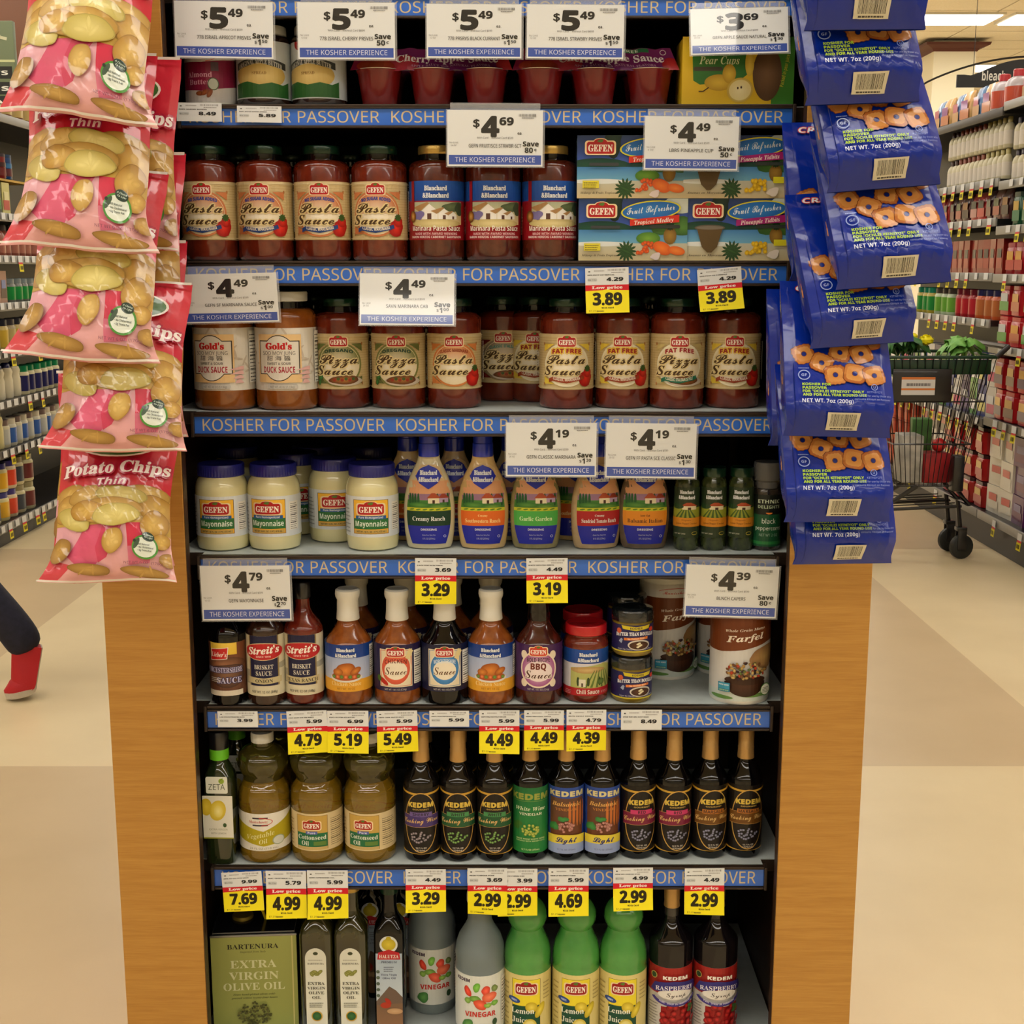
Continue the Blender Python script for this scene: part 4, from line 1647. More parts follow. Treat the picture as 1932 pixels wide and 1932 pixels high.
M_PURPLEW = pmat('printed_wrap', attr=True, rough=.25, coat=.5)


def rim(Rr, z, b=.004):
    return [(Rr - b, z), (Rr - b * .3, z + b * .3), (Rr, z + b)]


def jar_prof(Rr, h, sh0=.80, sh1=.875, nr=.62):
    p = [(Rr * .86, 0), (Rr * .95, h * .012), (Rr, h * .04), (Rr, h * sh0)]
    for k in range(1, 6):
        t = k / 5 * math.pi / 2
        p.append((Rr * nr + Rr * (1 - nr) * math.cos(t), h * (sh0 + (sh1 - sh0) * math.sin(t))))
    return p


def lid_prof(r, z0, z1):
    return [(r * .97, z0), (r, z0 + .0012), (r, z1 - .0025), (r * .975, z1 - .0006), (r * .9, z1), (r * .84, z1 - .0008), (0.0005, z1 - .001)]


def b_pasta(kind, lidm, bodym, labelA, Rr=.0432, h=.173, l0=.18, nr=.62, lr=.66, lz=.925):
    def f(root):
        lathe('glass_jar', jar_prof(Rr, h, nr=nr), bodym, root, 36)
        lathe('jar_neck', [(Rr * nr * 1.0, h * .87), (Rr * nr * .98, h * .9), (Rr * nr, h * (lz + .01))], M_DKGLASS, root, 28)
        lathe('lid', lid_prof(Rr * lr, h * lz, h), lidm, root, 32)
        labelA.build('label', cyl(Rr, h * l0, labelA.w, 215), M_LABEL, root)
    return f


PR = {}
for kind in ('sugar', 'oregano', 'classic', 'fat', 'fatpizza', 'italia'):
    PR[kind] = Proto('sauce_jar', b_pasta(kind, M_GREENLID, M_TOMATO, L_pasta(kind)), .0432, .173)
PR['marinara'] = Proto('sauce_jar', b_pasta('m', M_GOLDLID, M_TOMATO2, L_marinara()), .0432, .173)


def b_duck(root):
    Rr, h = .0485, .184
    lathe('glass_jar', jar_prof(Rr, h, .78, .86, .70), M_DUCKS, root, 36)
    lathe('jar_neck', [(Rr * .70, h * .855), (Rr * .70, h * .93)], M_DKGLASS, root, 28)
    lathe('lid', lid_prof(Rr * .74, h * .915, h), M_WHITELID, root, 32)
    A = L_duck()
    A.build('label', cyl(Rr, h * .17, A.w, 215), M_PAPER, root)


PR['duck'] = Proto('sauce_jar', b_duck, .0485, .184)


def b_mayo(root):
    Rr, h = .0425, .139
    lathe('glass_jar', [(Rr * .84, 0), (Rr * .95, h * .02), (Rr, h * .1), (Rr, h * .68), (Rr * .985, h * .74), (Rr * .93, h * .8), (Rr * .84, h * .845), (Rr * .82, h * .87)], M_MAYO, root, 36)

    def knurl(t, z):
        return 1 + .012 * math.cos(t * 48) if z < h * .985 else 1
    lathe('lid', lid_prof(Rr * .87, h * .855, h), M_BLUELID, root, 96, mod=knurl)
    A = L_mayo()
    A.build('label', cyl(Rr, h * .17, A.w, 244), M_LABEL, root)


PR['mayo'] = Proto('mayonnaise_jar', b_mayo, .0425, .139)

DP = [(.72, 0), (.84, .01), (.90, .04), (.97, .14), (1.0, .26), (1.0, .36), (.96, .45), (.87, .54), (.74, .62), (.58, .69), (.46, .745), (.42, .78), (.42, .80)]


def b_dress(mat, A):
    def f(root):
        w, h = .0415, .19
        prof = [(r * w, z * h) for r, z in DP]
        lathe('bottle', prof, mat, root, 40, sy=.56)
        lathe('cap', [(.0165, h * .79), (.017, h * .8), (.0165, h * .90), (.0155, h * .905), (.0158, h * .93), (.015, h * .995), (.012, h), (.0005, h)], M_BLUECAP, root, 28)
        A.build('label', proj(prof, A.w, h * .05, .56), M_LABEL, root)
    return f


for k, m, a in (('ranch', M_RANCH, L_dress('Creamy Ranch', (20, 58, 40))), ('southwest', M_SW, L_dress('Southwestern Ranch', (222, 104, 34), 'Creamy', (250, 220, 150))),
                ('garlic', M_GARLIC, L_dress('Garlic Garden', (76, 170, 74), None, (220, 240, 190))), ('tomato', M_TOMR, L_dress('Sundried Tomato Ranch', (172, 34, 38), 'Creamy')),
                ('balsamic', M_BALS, L_dress('Balsamic Italian', (224, 140, 40), 'low fat', (70, 40, 24)))):
    PR[k] = Proto('dressing_bottle', b_dress(m, a), .0415, .19, sy=.56)


def b_spice(root):
    Rr, h = .0205, .134
    lathe('glass_jar', [(Rr * .86, 0), (Rr, h * .03), (Rr, h * .80), (Rr * .94, h * .85), (Rr * .84, h * .875), (Rr * .84, h * .9)], M_SPICE, root, 28)
    lathe('lid', lid_prof(Rr * .93, h * .89, h), M_GREENLID, root, 28)
    A = L_spice()
    A.build('label', cyl(Rr, h * .16, A.w, 215), M_LABEL, root)


def b_pepper(root):
    Rr, h = .0235, .142
    lathe('glass_jar', [(Rr * .9, 0), (Rr, h * .03), (Rr, h * .66), (Rr * .92, h * .70), (Rr * .8, h * .71)], M_PEPPER, root, 28)
    lathe('grinder_cap', [(Rr * .82, h * .705), (Rr * .84, h * .78), (Rr * .96, h * .80), (Rr * .98, h * .97), (Rr * .9, h), (.0005, h)], M_CLRPL, root, 28)
    A = L_pepper()
    A.build('label', cyl(Rr, h * .05, A.w, 215), M_LABEL, root)


PR['spice'] = Proto('herb_jar', b_spice, .0205, .134)
PR['pepper'] = Proto('pepper_grinder', b_pepper, .0235, .142)


def bottle_prof(Rr, h, s0, s1, nr, bow=1.0):
    p = [(Rr * .84, 0), (Rr * .95, h * .01), (Rr, h * .035), (Rr, h * s0)]
    for k in range(1, 9):
        t = k / 8
        q = .5 + .5 * math.cos(math.pi * t ** bow)
        p.append((nr + (Rr - nr) * q, h * (s0 + (s1 - s0) * t)))
    return p


def b_bottle(body, Rr, h, s0, s1, nr, A, lz, capm, cap, span=215, bow=1.0, lmat=None, neckm=None):
    def f(root):
        lathe('bottle', bottle_prof(Rr, h, s0, s1, nr, bow) + [(nr, h * .97)], body, root, 36)
        A.build('label', cyl(Rr, lz * h, A.w, span), lmat or M_LABEL, root)
        nm, pr = cap
        lathe(nm, [(r, z * h) for r, z in pr], capm, root, 28)
        if neckm:
            lathe('neck_band', [(nr * 1.02, h * s1 * .985), (nr * 1.02, h * .9)], neckm, root, 24)
    return f


PR['lieber'] = Proto('sauce_bottle', b_bottle(M_BLACKGLASS, .030, .195, .58, .80, .0115, L_lieber(), .09, M_BLACKCAP, ('cap', [(.0135, .86), (.014, .87), (.014, .99), (.012, 1), (.0005, 1)])), .030, .195)
bc = ('cap', [(.0125, .86), (.0132, .865), (.0132, .985), (.012, .995), (.0005, 1)])
PR['onion'] = Proto('sauce_bottle', b_bottle(M_DKBR, .0315, .2, .60, .80, .0115, L_streit('ONION'), .085, M_BLACKCAP, bc), .0315, .2)
PR['texas'] = Proto('sauce_bottle', b_bottle(M_REDBR, .0315, .2, .60, .80, .0115, L_streit('TEXAS RANCH'), .085, M_BLACKCAP, bc), .0315, .2)
wc = ('cap', [(.0186, .725), (.0190, .73), (.0178, .80), (.0172, .90), (.0195, .925), (.0202, .95), (.0196, .985), (.0165, .998), (.0145, .99), (.0005, .985)])
for k, m, A in (('bbchick', M_BROWNS, L_bbchick()), ('gchick', M_BROWNS, L_gsauce('chicken')), ('worcester', M_BLACKGLASS, L_gsauce('worcester'))):
    PR[k] = Proto('sauce_bottle', b_bottle(m, .0385, .187, .50, .735, .0168, A, .125, M_WHITELID, wc, bow=.95), .0385, .187)
PR['bbq'] = Proto('sauce_bottle', b_bottle(M_BBQ, .0385, .187, .50, .735, .0168, L_gsauce('bbq'), .125, M_DKGLASS, wc, bow=.95), .0385, .187)


def b_chili(root):
    Rr, h = .037, .128
    lathe('glass_jar', [(Rr * .86, 0), (Rr * .96, h * .015), (Rr, h * .05), (Rr, h * .72), (Rr * .98, h * .77), (Rr * .9, h * .82), (Rr * .82, h * .845), (Rr * .82, h * .9)], M_TOMATO, root, 36)
    lathe('lid', lid_prof(Rr * .93, h * .87, h), M_REDLID, root, 32)
    A = L_chili()
    A.build('label', cyl(Rr, h * .10, A.w, 215), M_LABEL, root)


PR['chili'] = Proto('sauce_jar', b_chili, .037, .128)


def b_boui(root):
    Rr, h = .0335, .077
    lathe('glass_jar', [(Rr * .9, 0), (Rr, h * .06), (Rr, h * .66), (Rr * .95, h * .74)], M_BOUI, root, 32)
    lathe('lid', [(Rr * .96, h * .72), (Rr * 1.02, h * .74), (Rr * 1.02, h * .93), (Rr * .98, h * .97), (Rr * .7, h * .985), (Rr * .66, h), (.0005, h)], M_WRAP, root, 32)
    A = L_bouillon()
    A.build('label', cyl(Rr, h * .10, A.w, 215), M_LABEL, root)


PR['bouillon'] = Proto('soup_base_jar', b_boui, .0335, .077)


def b_farfel(root):
    Rr, h = .0485, .178
    lathe('canister', [(Rr * .97, 0), (Rr, .003), (Rr, h - .004), (Rr * .98, h - .003)], M_WHITELID, root, 40)
    lathe('lid', [(Rr * 1.01, h - .008), (Rr * 1.02, h - .006), (Rr * 1.02, h), (Rr * .94, h + .001), (Rr * .92, h - .003), (.0005, h - .003)], M_CLRPL if False else M_WHITELID, root, 40)
    A = L_farfel()
    A.build('label', cyl(Rr, .006, A.w, 220), M_LABEL, root)


PR['farfel'] = Proto('food_canister', b_farfel, .0485, .18)


def squircle(p=5.0):
    def f(t, z):
        return (abs(math.cos(t)) ** p + abs(math.sin(t)) ** p) ** (-1 / p)
    return f


def b_zeta(root):
    Rr, h = .0245, .226
    sq = squircle(5)

    def mod(t, z):
        k = min(1, max(0, (h * .72 - z) / (h * .08)))
        return 1 + (sq(t, z) - 1) * k
    lathe('bottle', [(Rr * .9, 0), (Rr, .004), (Rr, h * .62), (Rr * .96, h * .68), (Rr * .72, h * .745), (.0135, h * .78), (.0125, h * .82)], M_ZGLASS, root, 40, mod=mod)
    A, B = L_zeta()
    A.build('label', flat(A.w, -Rr, h * .205), M_LABEL, root)
    B.build('small_label', flat(B.w, -Rr, h * .555), M_LABEL, root)
    lathe('collar', [(.0155, h * .79), (.0158, h * .79), (.0158, h * .865), (.0150, h * .87)], M_LIME, root, 28)
    lathe('cap', [(.0155, h * .868), (.0158, h * .872), (.0158, h * .99), (.0145, h), (.0005, h)], M_BLACKCAP, root, 28)


PR['zeta'] = Proto('olive_oil_bottle', b_zeta, .0245, .226)


def b_oil(kind):
    def f(root):
        Rr, h = .0435, .217

        def rib(t, z):
            u = z / h
            k = 1 if (.50 < u < .62 or .70 < u < .86) else 0
            return 1 - k * .022 * (.5 + .5 * math.cos(t * 16))
        low = [(.86, 0), (.95, .01), (1, .04), (1, .09), (.985, .10), (.985, .42), (1, .43), (1.0, .49), (.985, .53), (.95, .565), (.88, .595), (.80, .615), (.77, .635)]
        top = [(.76, .637), (.77, .655), (.82, .68), (.93, .71), (.99, .755), (.98, .80), (.88, .845), (.70, .875), (.5, .893), (.42, .90), (.42, .935)]
        lathe('bottle', [(r * Rr, z * h) for r, z in low], M_OIL, root, 64, mod=rib)
        lathe('bottle_top', [(r * Rr, z * h) for r, z in top], M_OILTOP, root, 64, mod=rib)
        lathe('cap', [(.0185, .925 * h), (.0188, .93 * h), (.0188, .99 * h), (.0175, h), (.0005, h)], M_WHITELID, root, 48, mod=lambda t, z: 1 + .015 * math.cos(t * 24) if z < .985 * h else 1)
        A = L_oil(kind)
        A.build('label', cyl(Rr * .985, .107 * h, A.w, 215), M_PAPER, root)
    return f


PR['vegoil'] = Proto('cooking_oil_bottle', b_oil('veg'), .0435, .217)
PR['cotton'] = Proto('cooking_oil_bottle', b_oil('cotton'), .0435, .217)
gc = ('foil_capsule', [(.0142, .735), (.0142, .74), (.0135, .80), (.0135, .80), (.0138, .815), (.0132, .82), (.0132, .985), (.012, 1), (.0005, 1)])
for k, n in (('sherry', 'SHERRY'), ('white', 'WHITE'), ('red', 'RED'), ('marsala', 'MARSALA'), ('wvin', 'vinegar'), ('bvin', 'balsamic')):
    PR[k] = Proto('cooking_wine_bottle' if 'vin' not in k else 'vinegar_bottle', b_bottle(M_BLACKGLASS if k not in ('sherry', 'white') else M_DKGLASS, .030, .231, .585, .765, .0128, L_wine(n), .065, M_GOLDFOIL, gc, bow=.8), .030, .231)


def b_tin(root):
    w, d, h = .148, .112, .207
    V, F = box_vf(-w / 2, w / 2, 0, d, 0, h, .006)
    mk('tin_body', V, F, M_TINBLK, root)
    V, F = join([box_vf(-w / 2, w / 2, -.0015, .002, h - .006, h - .002, .001), box_vf(-w / 2 + .004, w / 2 - .004, .004, d - .004, h - .002, h + .001)])
    mk('tin_rim', V, F, M_STEEL, root, smooth=False)
    V, F = box_vf(-w / 2 + .005, w / 2 - .005, .005, d - .005, h, h + .0015)
    mk('tin_top', V, F, M_TINBLK, root, smooth=False)
    A = L_tin()
    A.build('label', flat(A.w, -.0005, .0), M_LABEL, root)
    lathe('spout_cap', [(.0185, 0), (.0185, .005), (.017, .007), (.0005, .007)], M_BRASS, root, 28).location = (-.025, .06, h + .001)
    o = mk('pull_tab', *join([tube_vf([(.016, .05, h), (.012, .045, h + .02), (.006, .04, h + .038)], .0025, 6), box_vf(.004, .014, .036, .042, h + .03, h + .05, .001)]), M_YELLOWP, root)


PR['tin'] = Proto('olive_oil_tin', b_tin, .074, .25)


def b_square(body, Rr, h, A, lz, capm, capname, cz0, nr=.0125):
    def f(root):
        sq = squircle(6)

        def mod(t, z):
            k = min(1, max(0, (h * .74 - z) / (h * .07)))
            return 1 + (sq(t, z) - 1) * k
        lathe('bottle', [(Rr * .92, 0), (Rr, .004), (Rr, h * .66), (Rr * .95, h * .70), (Rr * .66, h * .75), (nr * 1.08, h * .78), (nr, h * .82), (nr, h * .95)], body, root, 40, mod=mod)
        A.build('label', flat(A.w, -Rr, h * lz), M_LABEL, root)
        lathe(capname, [(nr * 1.2, cz0 * h), (nr * 1.25, cz0 * h + .001), (nr * 1.18, cz0 * h + .008), (nr * 1.25, cz0 * h + .01), (nr * 1.25, h * .99), (nr * 1.1, h), (.0005, h)], capm, root, 28)
    return f


PR['bart'] = Proto('olive_oil_bottle', b_square(M_OLIVEGLASS, .0285, .285, L_bart(), .06, M_GOLDLID, 'cap', .915), .0255, .285)
PR['halutza'] = Proto('olive_oil_bottle', b_square(M_BLACKGLASS, .0265, .285, L_halutza(), .04, M_GREENLID, 'cap', .90), .0265, .285)


def b_vinegar(root):
    Rr, h = .0425, .262
    lathe('bottle', [(Rr * .86, 0), (Rr * .97, .004), (Rr, .012), (Rr, h * .50), (Rr * .985, h * .52), (Rr * .985, h * .56), (Rr, h * .58), (Rr * .96, h * .64), (Rr * .84, h * .70), (Rr * .62, h * .76), (Rr * .50, h * .80), (Rr * .46, h * .86), (Rr * .46, h * .94)], M_FROST, root, 40)
    lathe('cap', [(Rr * .5, h * .93), (Rr * .52, h * .935), (Rr * .52, h * .99), (Rr * .48, h), (.0005, h)], M_WHITELID, root, 32)
    A = L_vinegar()
    A.build('label', cyl(Rr, h * .085, A.w, 215), M_LABEL, root)


PR['vinegar'] = Proto('vinegar_bottle', b_vinegar, .0425, .262)


def b_lemon(root):
    Rr, h = .041, .272
    body = [(Rr * .86, 0), (Rr * .97, .004), (Rr, .012), (Rr, h * .47), (Rr * .975, h * .485), (Rr * 1.0, h * .50), (Rr * 1.0, h * .53), (Rr * .97, h * .58), (Rr * .88, h * .63), (Rr * .76, h * .668), (Rr * .70, h * .69)]
    for k in range(0, 11):
        a = R(-38 + k * 11.5)
        body.append((Rr * .83 * math.cos(a) + .0, h * .80 + Rr * .83 * 1.0 * math.sin(a)))
    body += [(Rr * .30, h * .935), (Rr * .30, h * .95)]
    lathe('bottle', body, M_LEMON, root, 40)
    lathe('cap', [(Rr * .33, h * .94), (Rr * .34, h * .945), (Rr * .34, h * .99), (Rr * .3, h), (.0005, h)], M_WHITELID, root, 28)
    A = L_lemon()
    A.build('label', cyl(Rr, h * .025, A.w, 215), M_LABEL, root)


PR['lemon'] = Proto('lemon_juice_bottle', b_lemon, .041, .272)
PR['rasp'] = Proto('syrup_bottle', b_bottle(M_SYRUP, .0375, .287, .60, .76, .0125, L_rasp(), .03, M_GOLDFOIL,
                   ('foil_capsule', [(.0138, .805), (.0138, .81), (.0130, .84), (.0136, .85), (.0136, .985), (.012, 1), (.0005, 1)]), bow=.75, neckm=pmat('grey_neck_glass', (52, 48, 46), rough=.2, coat=.5)), .0375, .287)


# --- top shelf goods
def b_almond(root):
    Rr, h = .038, .085
    lathe('jar', [(Rr * .93, 0), (Rr, .003), (Rr, h * .86), (Rr * .96, h * .9)], M_WHITELID, root, 32)
    lathe('lid', lid_prof(Rr * .95, h * .88, h * 1.08), M_WHITELID, root, 32)
    w, hh = Rr * R(215), h * .84
    A = Art(w, hh, gx=w / 22)
    A.rect(0, 0, 1, 1, (206, 200, 196))
    A.poly([(0, .3), (.5, .22), (1, .36), (1, .9), (.5, .8), (0, .84)], (130, 26, 62))
    A.text('Almond', .47, .50, .11, 'serif', (206, 150, 170), w=.28)
    A.text('Butter', .47, .35, .11, 'serif', (206, 150, 170), w=.24)
    A.ring(.45, .9, .2, .1, .001, (200, 60, 40), 20, t0=-60, t1=100)
    A.ell(.62, .36, .06, .13, (70, 90, 60))
    A.ell(.62, .36, .05, .11, (190, 196, 180))
    for i in range(3):
        A.ell(.48 + .05 * i, .17 + .02 * (i % 2), .05, .05, (120, 60, 30), (170, 96, 50), rot=30 * i, n=12)
    A.rect(.6, .62, .68, .8, (90, 70, 80))
    A.build('label', cyl(Rr, .005, w, 215), M_LABEL, root)


def b_butter(root):
    Rr, h = .0415, .118
    lathe('glass_jar', jar_prof(Rr, h, .8, .88, .8), pmat('dark_apple_butter', (46, 26, 18), rough=.2, coat=1.0), root, 36)
    lathe('lid', lid_prof(Rr * .86, h * .88, h), M_WHITELID, root, 32)
    w, hh = Rr * R(215), h * .70
    A = Art(w, hh, gx=w / 24)
    A.rect(0, 0, 1, 1, (200, 206, 208))
    A.ell(.4, .96, .08, .12, (150, 26, 20), (190, 40, 30))
    A.ell(.56, .95, .08, .12, (196, 170, 110), (222, 200, 140))
    A.ell(.48, .40, .27, .24, (196, 166, 90), (226, 200, 130), n=24)
    A.poly([(.2, .02), (.8, .02), (.8, .30), (.72, .24), (.6, .28), (.48, .24), (.36, .3), (.2, .26)], (44, 96, 44))
    A.poly([(.22, .5), (.48, .62), (.76, .5), (.76, .62), (.48, .75), (.22, .62)], (54, 56, 54))
    A.text('ORIGINAL APPLE BUTTER', .485, .60, .085, 'serif', (206, 206, 196), w=.46, bend=.09)
    A.text('SPREAD', .48, .42, .05, 'serif', (150, 110, 50), w=.14)
    A.build('label', cyl(Rr, .010, w, 215), M_LABEL, root)


PR['almond'] = Proto('nut_butter_jar', b_almond, .038, .085)
PR['butter'] = Proto('apple_butter_jar', b_butter, .0415, .118)


def b_cups(title):
    def f(root):
        for i in range(3):
            for j in range(2):
                o = lathe('fruit_cup', [(.025, 0), (.0265, .002), (.034, .050), (.036, .0525), (.036, .054)], M_REDCUP, root, 24)
                o.location = ((i - 1) * .083, .036 + j * .074, 0)
                if j == 0:
                    l = lathe('foil_lid', [(.0365, 0), (.0368, .0008), (.034, .0012), (.0005, .0012)], pmat('foil_cup_lid', (206, 196, 190), rough=.3, metal=.6), root, 24)
                    l.location = o.location + Vector((0, 0, .0542))
        w, h = .252, .036
        A = Art(w, h, gx=w / 20, gy=h / 4)
        A.rect(0, 0, 1, 1, (96, 26, 84), (120, 44, 96))
        A.rect(0, 0, .22, 1, (120, 24, 60), (150, 40, 70))
        A.ell(.3, .3, .12, .4, (150, 40, 60), (176, 60, 70))
        A.ell(.15, .2, .12, .3, (160, 50, 40), (190, 90, 50))
        A.ell(.97, .25, .06, .3, (150, 30, 40), (180, 50, 50))
        A.rect(.5, .80, .85, .98, (50, 110, 70))
        A.text('FAT FREE', .68, .83, .12, 'bold', (220, 230, 210), w=.2)
        A.text(title, .60, .40, .32, 'serif', (232, 220, 224), w=.66, fat=.02)
        A.text('APPLE SAUCE with NATURAL FLAVORS', .62, .18, .1, 'serif', (176, 130, 160), w=.5)
        A.ring(.94, .8, .02, .12, .001, (220, 200, 210), 14)

        def sleeve(x, y, e):
            t = y / h
            return np.stack([(x - w / 2) * (1 - .10 * t), -.0 + .012 + t * .020 - e, .052 + y * .96 + .0015 * np.sin(x * 160)], 1)
        A.build('card_sleeve', sleeve, M_PURPLEW, root)
        V, F = box_vf(-w / 2 * .92, w / 2 * .92, .034, .12, .054, .084, .004)
        mk('card_top', V, F, pmat('purple_card', (92, 28, 78), rough=.3, coat=.4), root)
    return f


PR['cups'] = Proto('fruit_cup_pack', b_cups('Cherry Apple Sauce'), .126, .09)


def b_pear(root):
    w, h, d = .155, .098, .08
    V, F = box_vf(-w / 2, w / 2, 0, d, 0, h, .003)
    mk('carton', V, F, pmat('yellow_carton', (206, 170, 30), rough=.4), root)
    A = Art(w, h)
    A.rect(0, 0, 1, 1, (206, 168, 30), (222, 186, 40))
    A.rect(.80, 0, 1, 1, (60, 120, 40))
    A.ell(.76, .46, .13, .40, (84, 60, 36), (120, 90, 60), n=30)
    A.poly([(.10, .36), (.16, .3), (.5, .34), (.62, .5), (.62, 1), (.08, 1)], (50, 110, 44))
    A.text('Pear Cups', .33, .60, .12, 'si', (206, 214, 170), w=.36)
    A.rrect(.10, .50, .36, .56, .003, (70, 66, 50))
    A.ell(.33, .33, .13, .12, (176, 140, 30), (216, 182, 60))
    A.ell(.42, .46, .06, .14, (176, 140, 30), (216, 182, 60))
    A.ell(.52, .22, .12, .18, (190, 160, 60), (226, 210, 150), rot=30)
    A.ell(.52, .22, .10, .15, (220, 204, 140), (236, 226, 180), rot=30)
    A.ell(.50, .25, .008, .02, (60, 30, 16), n=8)
    A.ell(.53, .26, .008, .02, (60, 30, 16), n=8)
    A.line([(.24, .26), (.19, .20), (.15, .20)], .0016, (70, 50, 24))
    A.ell(.60, .62, .04, .2, (200, 166, 50), (226, 200, 80))
    A.text('Packed in pear juice', .93, .5, .05, 'sans', (200, 190, 60), rot=80, w=.3)
    A.build('printed_face', flat(w, 0, 0), M_LABEL, root)


PR['pear'] = Proto('fruit_cup_carton', b_pear, .078, .098)


def b_fruit(kind):
    def f(root):
        w, h, d = .166, .0925, .09
        V, F = box_vf(-w / 2, w / 2, 0, d, 0, h, .003)
        mk('carton', V, F, pmat('printed_carton_card', (70, 90, 110), rough=.4), root)
        A = Art(w, h)
        A.rect(0, 0, 1, 1, (196, 176, 130), (70, 84, 150))
        A.rect(0, .28, 1, .52, (110, 170, 200), (60, 120, 180))
        A.rect(0, .5, 1, 1, (60, 90, 180), (40, 60, 100))
        A.ell(.2, .5, .3, .14, (20, 60, 50), (34, 84, 60), t0=0, t1=180)
        A.ell(.75, .5, .3, .12, (20, 60, 60), (34, 84, 66), t0=0, t1=180)
        A.ell(.9, .55, .18, .18, (50, 90, 40), (90, 140, 60), wob=.2, seed=3)
        A.ell(.93, .9, .16, .14, (196, 206, 196), (214, 220, 210))
        A.ell(.32, .88, .10, .2, (20, 40, 34), (34, 60, 44), wob=.2)
        A.rect(0, 0, 1, .28, (206, 186, 140), (190, 190, 170))
        A.ell(.2, .27, .25, .04, (222, 226, 222))
        for a in range(7):
            A.ell(.44, .15, .10, .028, (34, 66, 34), (60, 96, 44), rot=a * 26, n=10)
        A.ell(.84, .40, .06, .14, (120, 90, 36), (160, 124, 50), n=16)
        for a in range(5):
            A.ell(.84, .56, .045, .02, (30, 66, 36), rot=30 + a * 30, n=8)
        rnd = random.Random(2)
        if kind == 'tropical':
            A.ell(.64, .36, .11, .10, (70, 120, 40), (120, 166, 60))
            for i in range(20):
                A.circ(.61 + rnd.uniform(-.07, .07), .2 + rnd.uniform(-.08, .09), .0028, (200, 60, 30), (240, 120, 40), n=8)
            A.ell(.77, .2, .09, .10, (214, 90, 30), (240, 130, 50), rot=-25)
            A.ell(.9, .16, .08, .07, (220, 96, 30), (240, 140, 60), rot=-10)
            A.ell(.71, .07, .05, .05, (226, 210, 206), wob=.2)
        else:
            for i in range(26):
                A.circ(.66 + rnd.uniform(-.09, .09), .2 + rnd.uniform(-.08, .08), .0034, (206, 160, 20), (244, 206, 50), n=8)
            A.ell(.82, .1, .06, .06, (226, 214, 200), wob=.2)
            A.rect(.82, .24, 1, .34, (214, 206, 40))
            A.ell(.23, .53, .14, .05, (90, 84, 70))
            A.poly([(.11, .53), (.35, .53), (.30, .22), (.25, .13), (.21, .13), (.16, .22)], (92, 72, 40))
            A.ell(.23, .53, .125, .03, (120, 110, 96))
        A.rrect(.11, .515, .38, .565, .002, (60, 64, 66)) if kind == 'tropical' else None
        A.rrect(.65, .52, .93, .575, .002, (50, 56, 50))
        A.ell(.66, .81, .275, .155, (214, 206, 50), n=30, rot=5)
        A.ell(.66, .81, .26, .135, (36, 100, 176), (50, 130, 200), n=30, rot=5)
        A.text('Fruit Refresher', .66, .78, .12, 'script', (226, 236, 240), w=.44, rot=6)
        A.poly([(.47, .56), (.92, .62), (.92, .74), (.47, .66)], (206, 50, 34) if kind == 'tropical' else (160, 30, 110))
        A.text('Tropical Medley' if kind == 'tropical' else 'Pineapple Tidbits', .69, .605, .07, 'si', (240, 226, 214), w=.36, rot=5)
        badge(A, .21, .80, .047, .021)
        if kind == 'tropical':
            A.rect(.05, .16, .2, .28, (220, 206, 60))
            A.lines(.06, .19, .17, .27, 3, (110, 100, 40), .4)
        A.text('Mélange de Fruits Tropicaux' if kind == 'tropical' else 'Ananas en Morceaux', .2, .07, .035, 'si', (70, 56, 40), w=.34)
        A.build('printed_face', flat(w, 0, 0), M_LABEL, root)
    return f


PR['tropical'] = Proto('fruit_cup_carton', b_fruit('tropical'), .083, .0925)
PR['pine'] = Proto('fruit_cup_carton', b_fruit('pine'), .083, .0925)


# ============================================================ standing the goods on the shelves
EPS = .0004


def stand(key, cx, shelf, base=None, Y=None, label='', cat='jar', group=None, rot=0.0, scale=None, z=None, dz=0.0):
    """cx: picture column of the middle; base: picture row where the front foot touches the shelf, or Y for the foot's front distance"""
    p = PR[key]
    zz = ZS[shelf] + EPS + dz
    sc = scale if isinstance(scale, (int, float)) else (scale[0] if scale else 1)
    yf = Y if Y is not None else ray_z(966, base, ZS[shelf]).y
    yc = yf + (p.r * p.sy * sc if key not in ('tin', 'pear', 'tropical', 'pine', 'cups') else 0)
    x = xat(cx, yc - p.r * p.sy * sc * .5, zz + p.h * .5)
    return p.put((x, yc, zz), label, cat, group, rot, scale)


rr = random.Random(11)
fy = YF + .012
# shelf 2 (the highest one with goods)
stand('almond', 392, 2, Y=fy, label='magenta and white nut butter jar at the end of the top shelf', cat='jar', rot=-8)
g = 'apple butter jars on the top shelf'
stand('butter', 493, 2, Y=fy, label='apple butter jar on the top shelf beside the magenta nut butter jar', group=g, rot=4)
stand('butter', 598, 2, Y=fy, label='apple butter jar on the top shelf beside the red fruit cups', group=g, rot=-12)
g = 'six-cup packs of red apple sauce'
stand('cups', 808, 2, Y=fy + .004, label='purple-sleeved pack of red fruit cups between apple butter jars and the second pack', cat='fruit cup pack', group=g, scale=(.97, 1, 1))
stand('cups', 1130, 2, Y=fy + .004, label='purple-sleeved pack of red fruit cups next to the yellow pear carton', cat='fruit cup pack', group=g)
stand('pear', 1402, 2, Y=fy, label='yellow and green carton of pear cups on the top shelf', cat='carton', scale=(1.08, 1, 1))
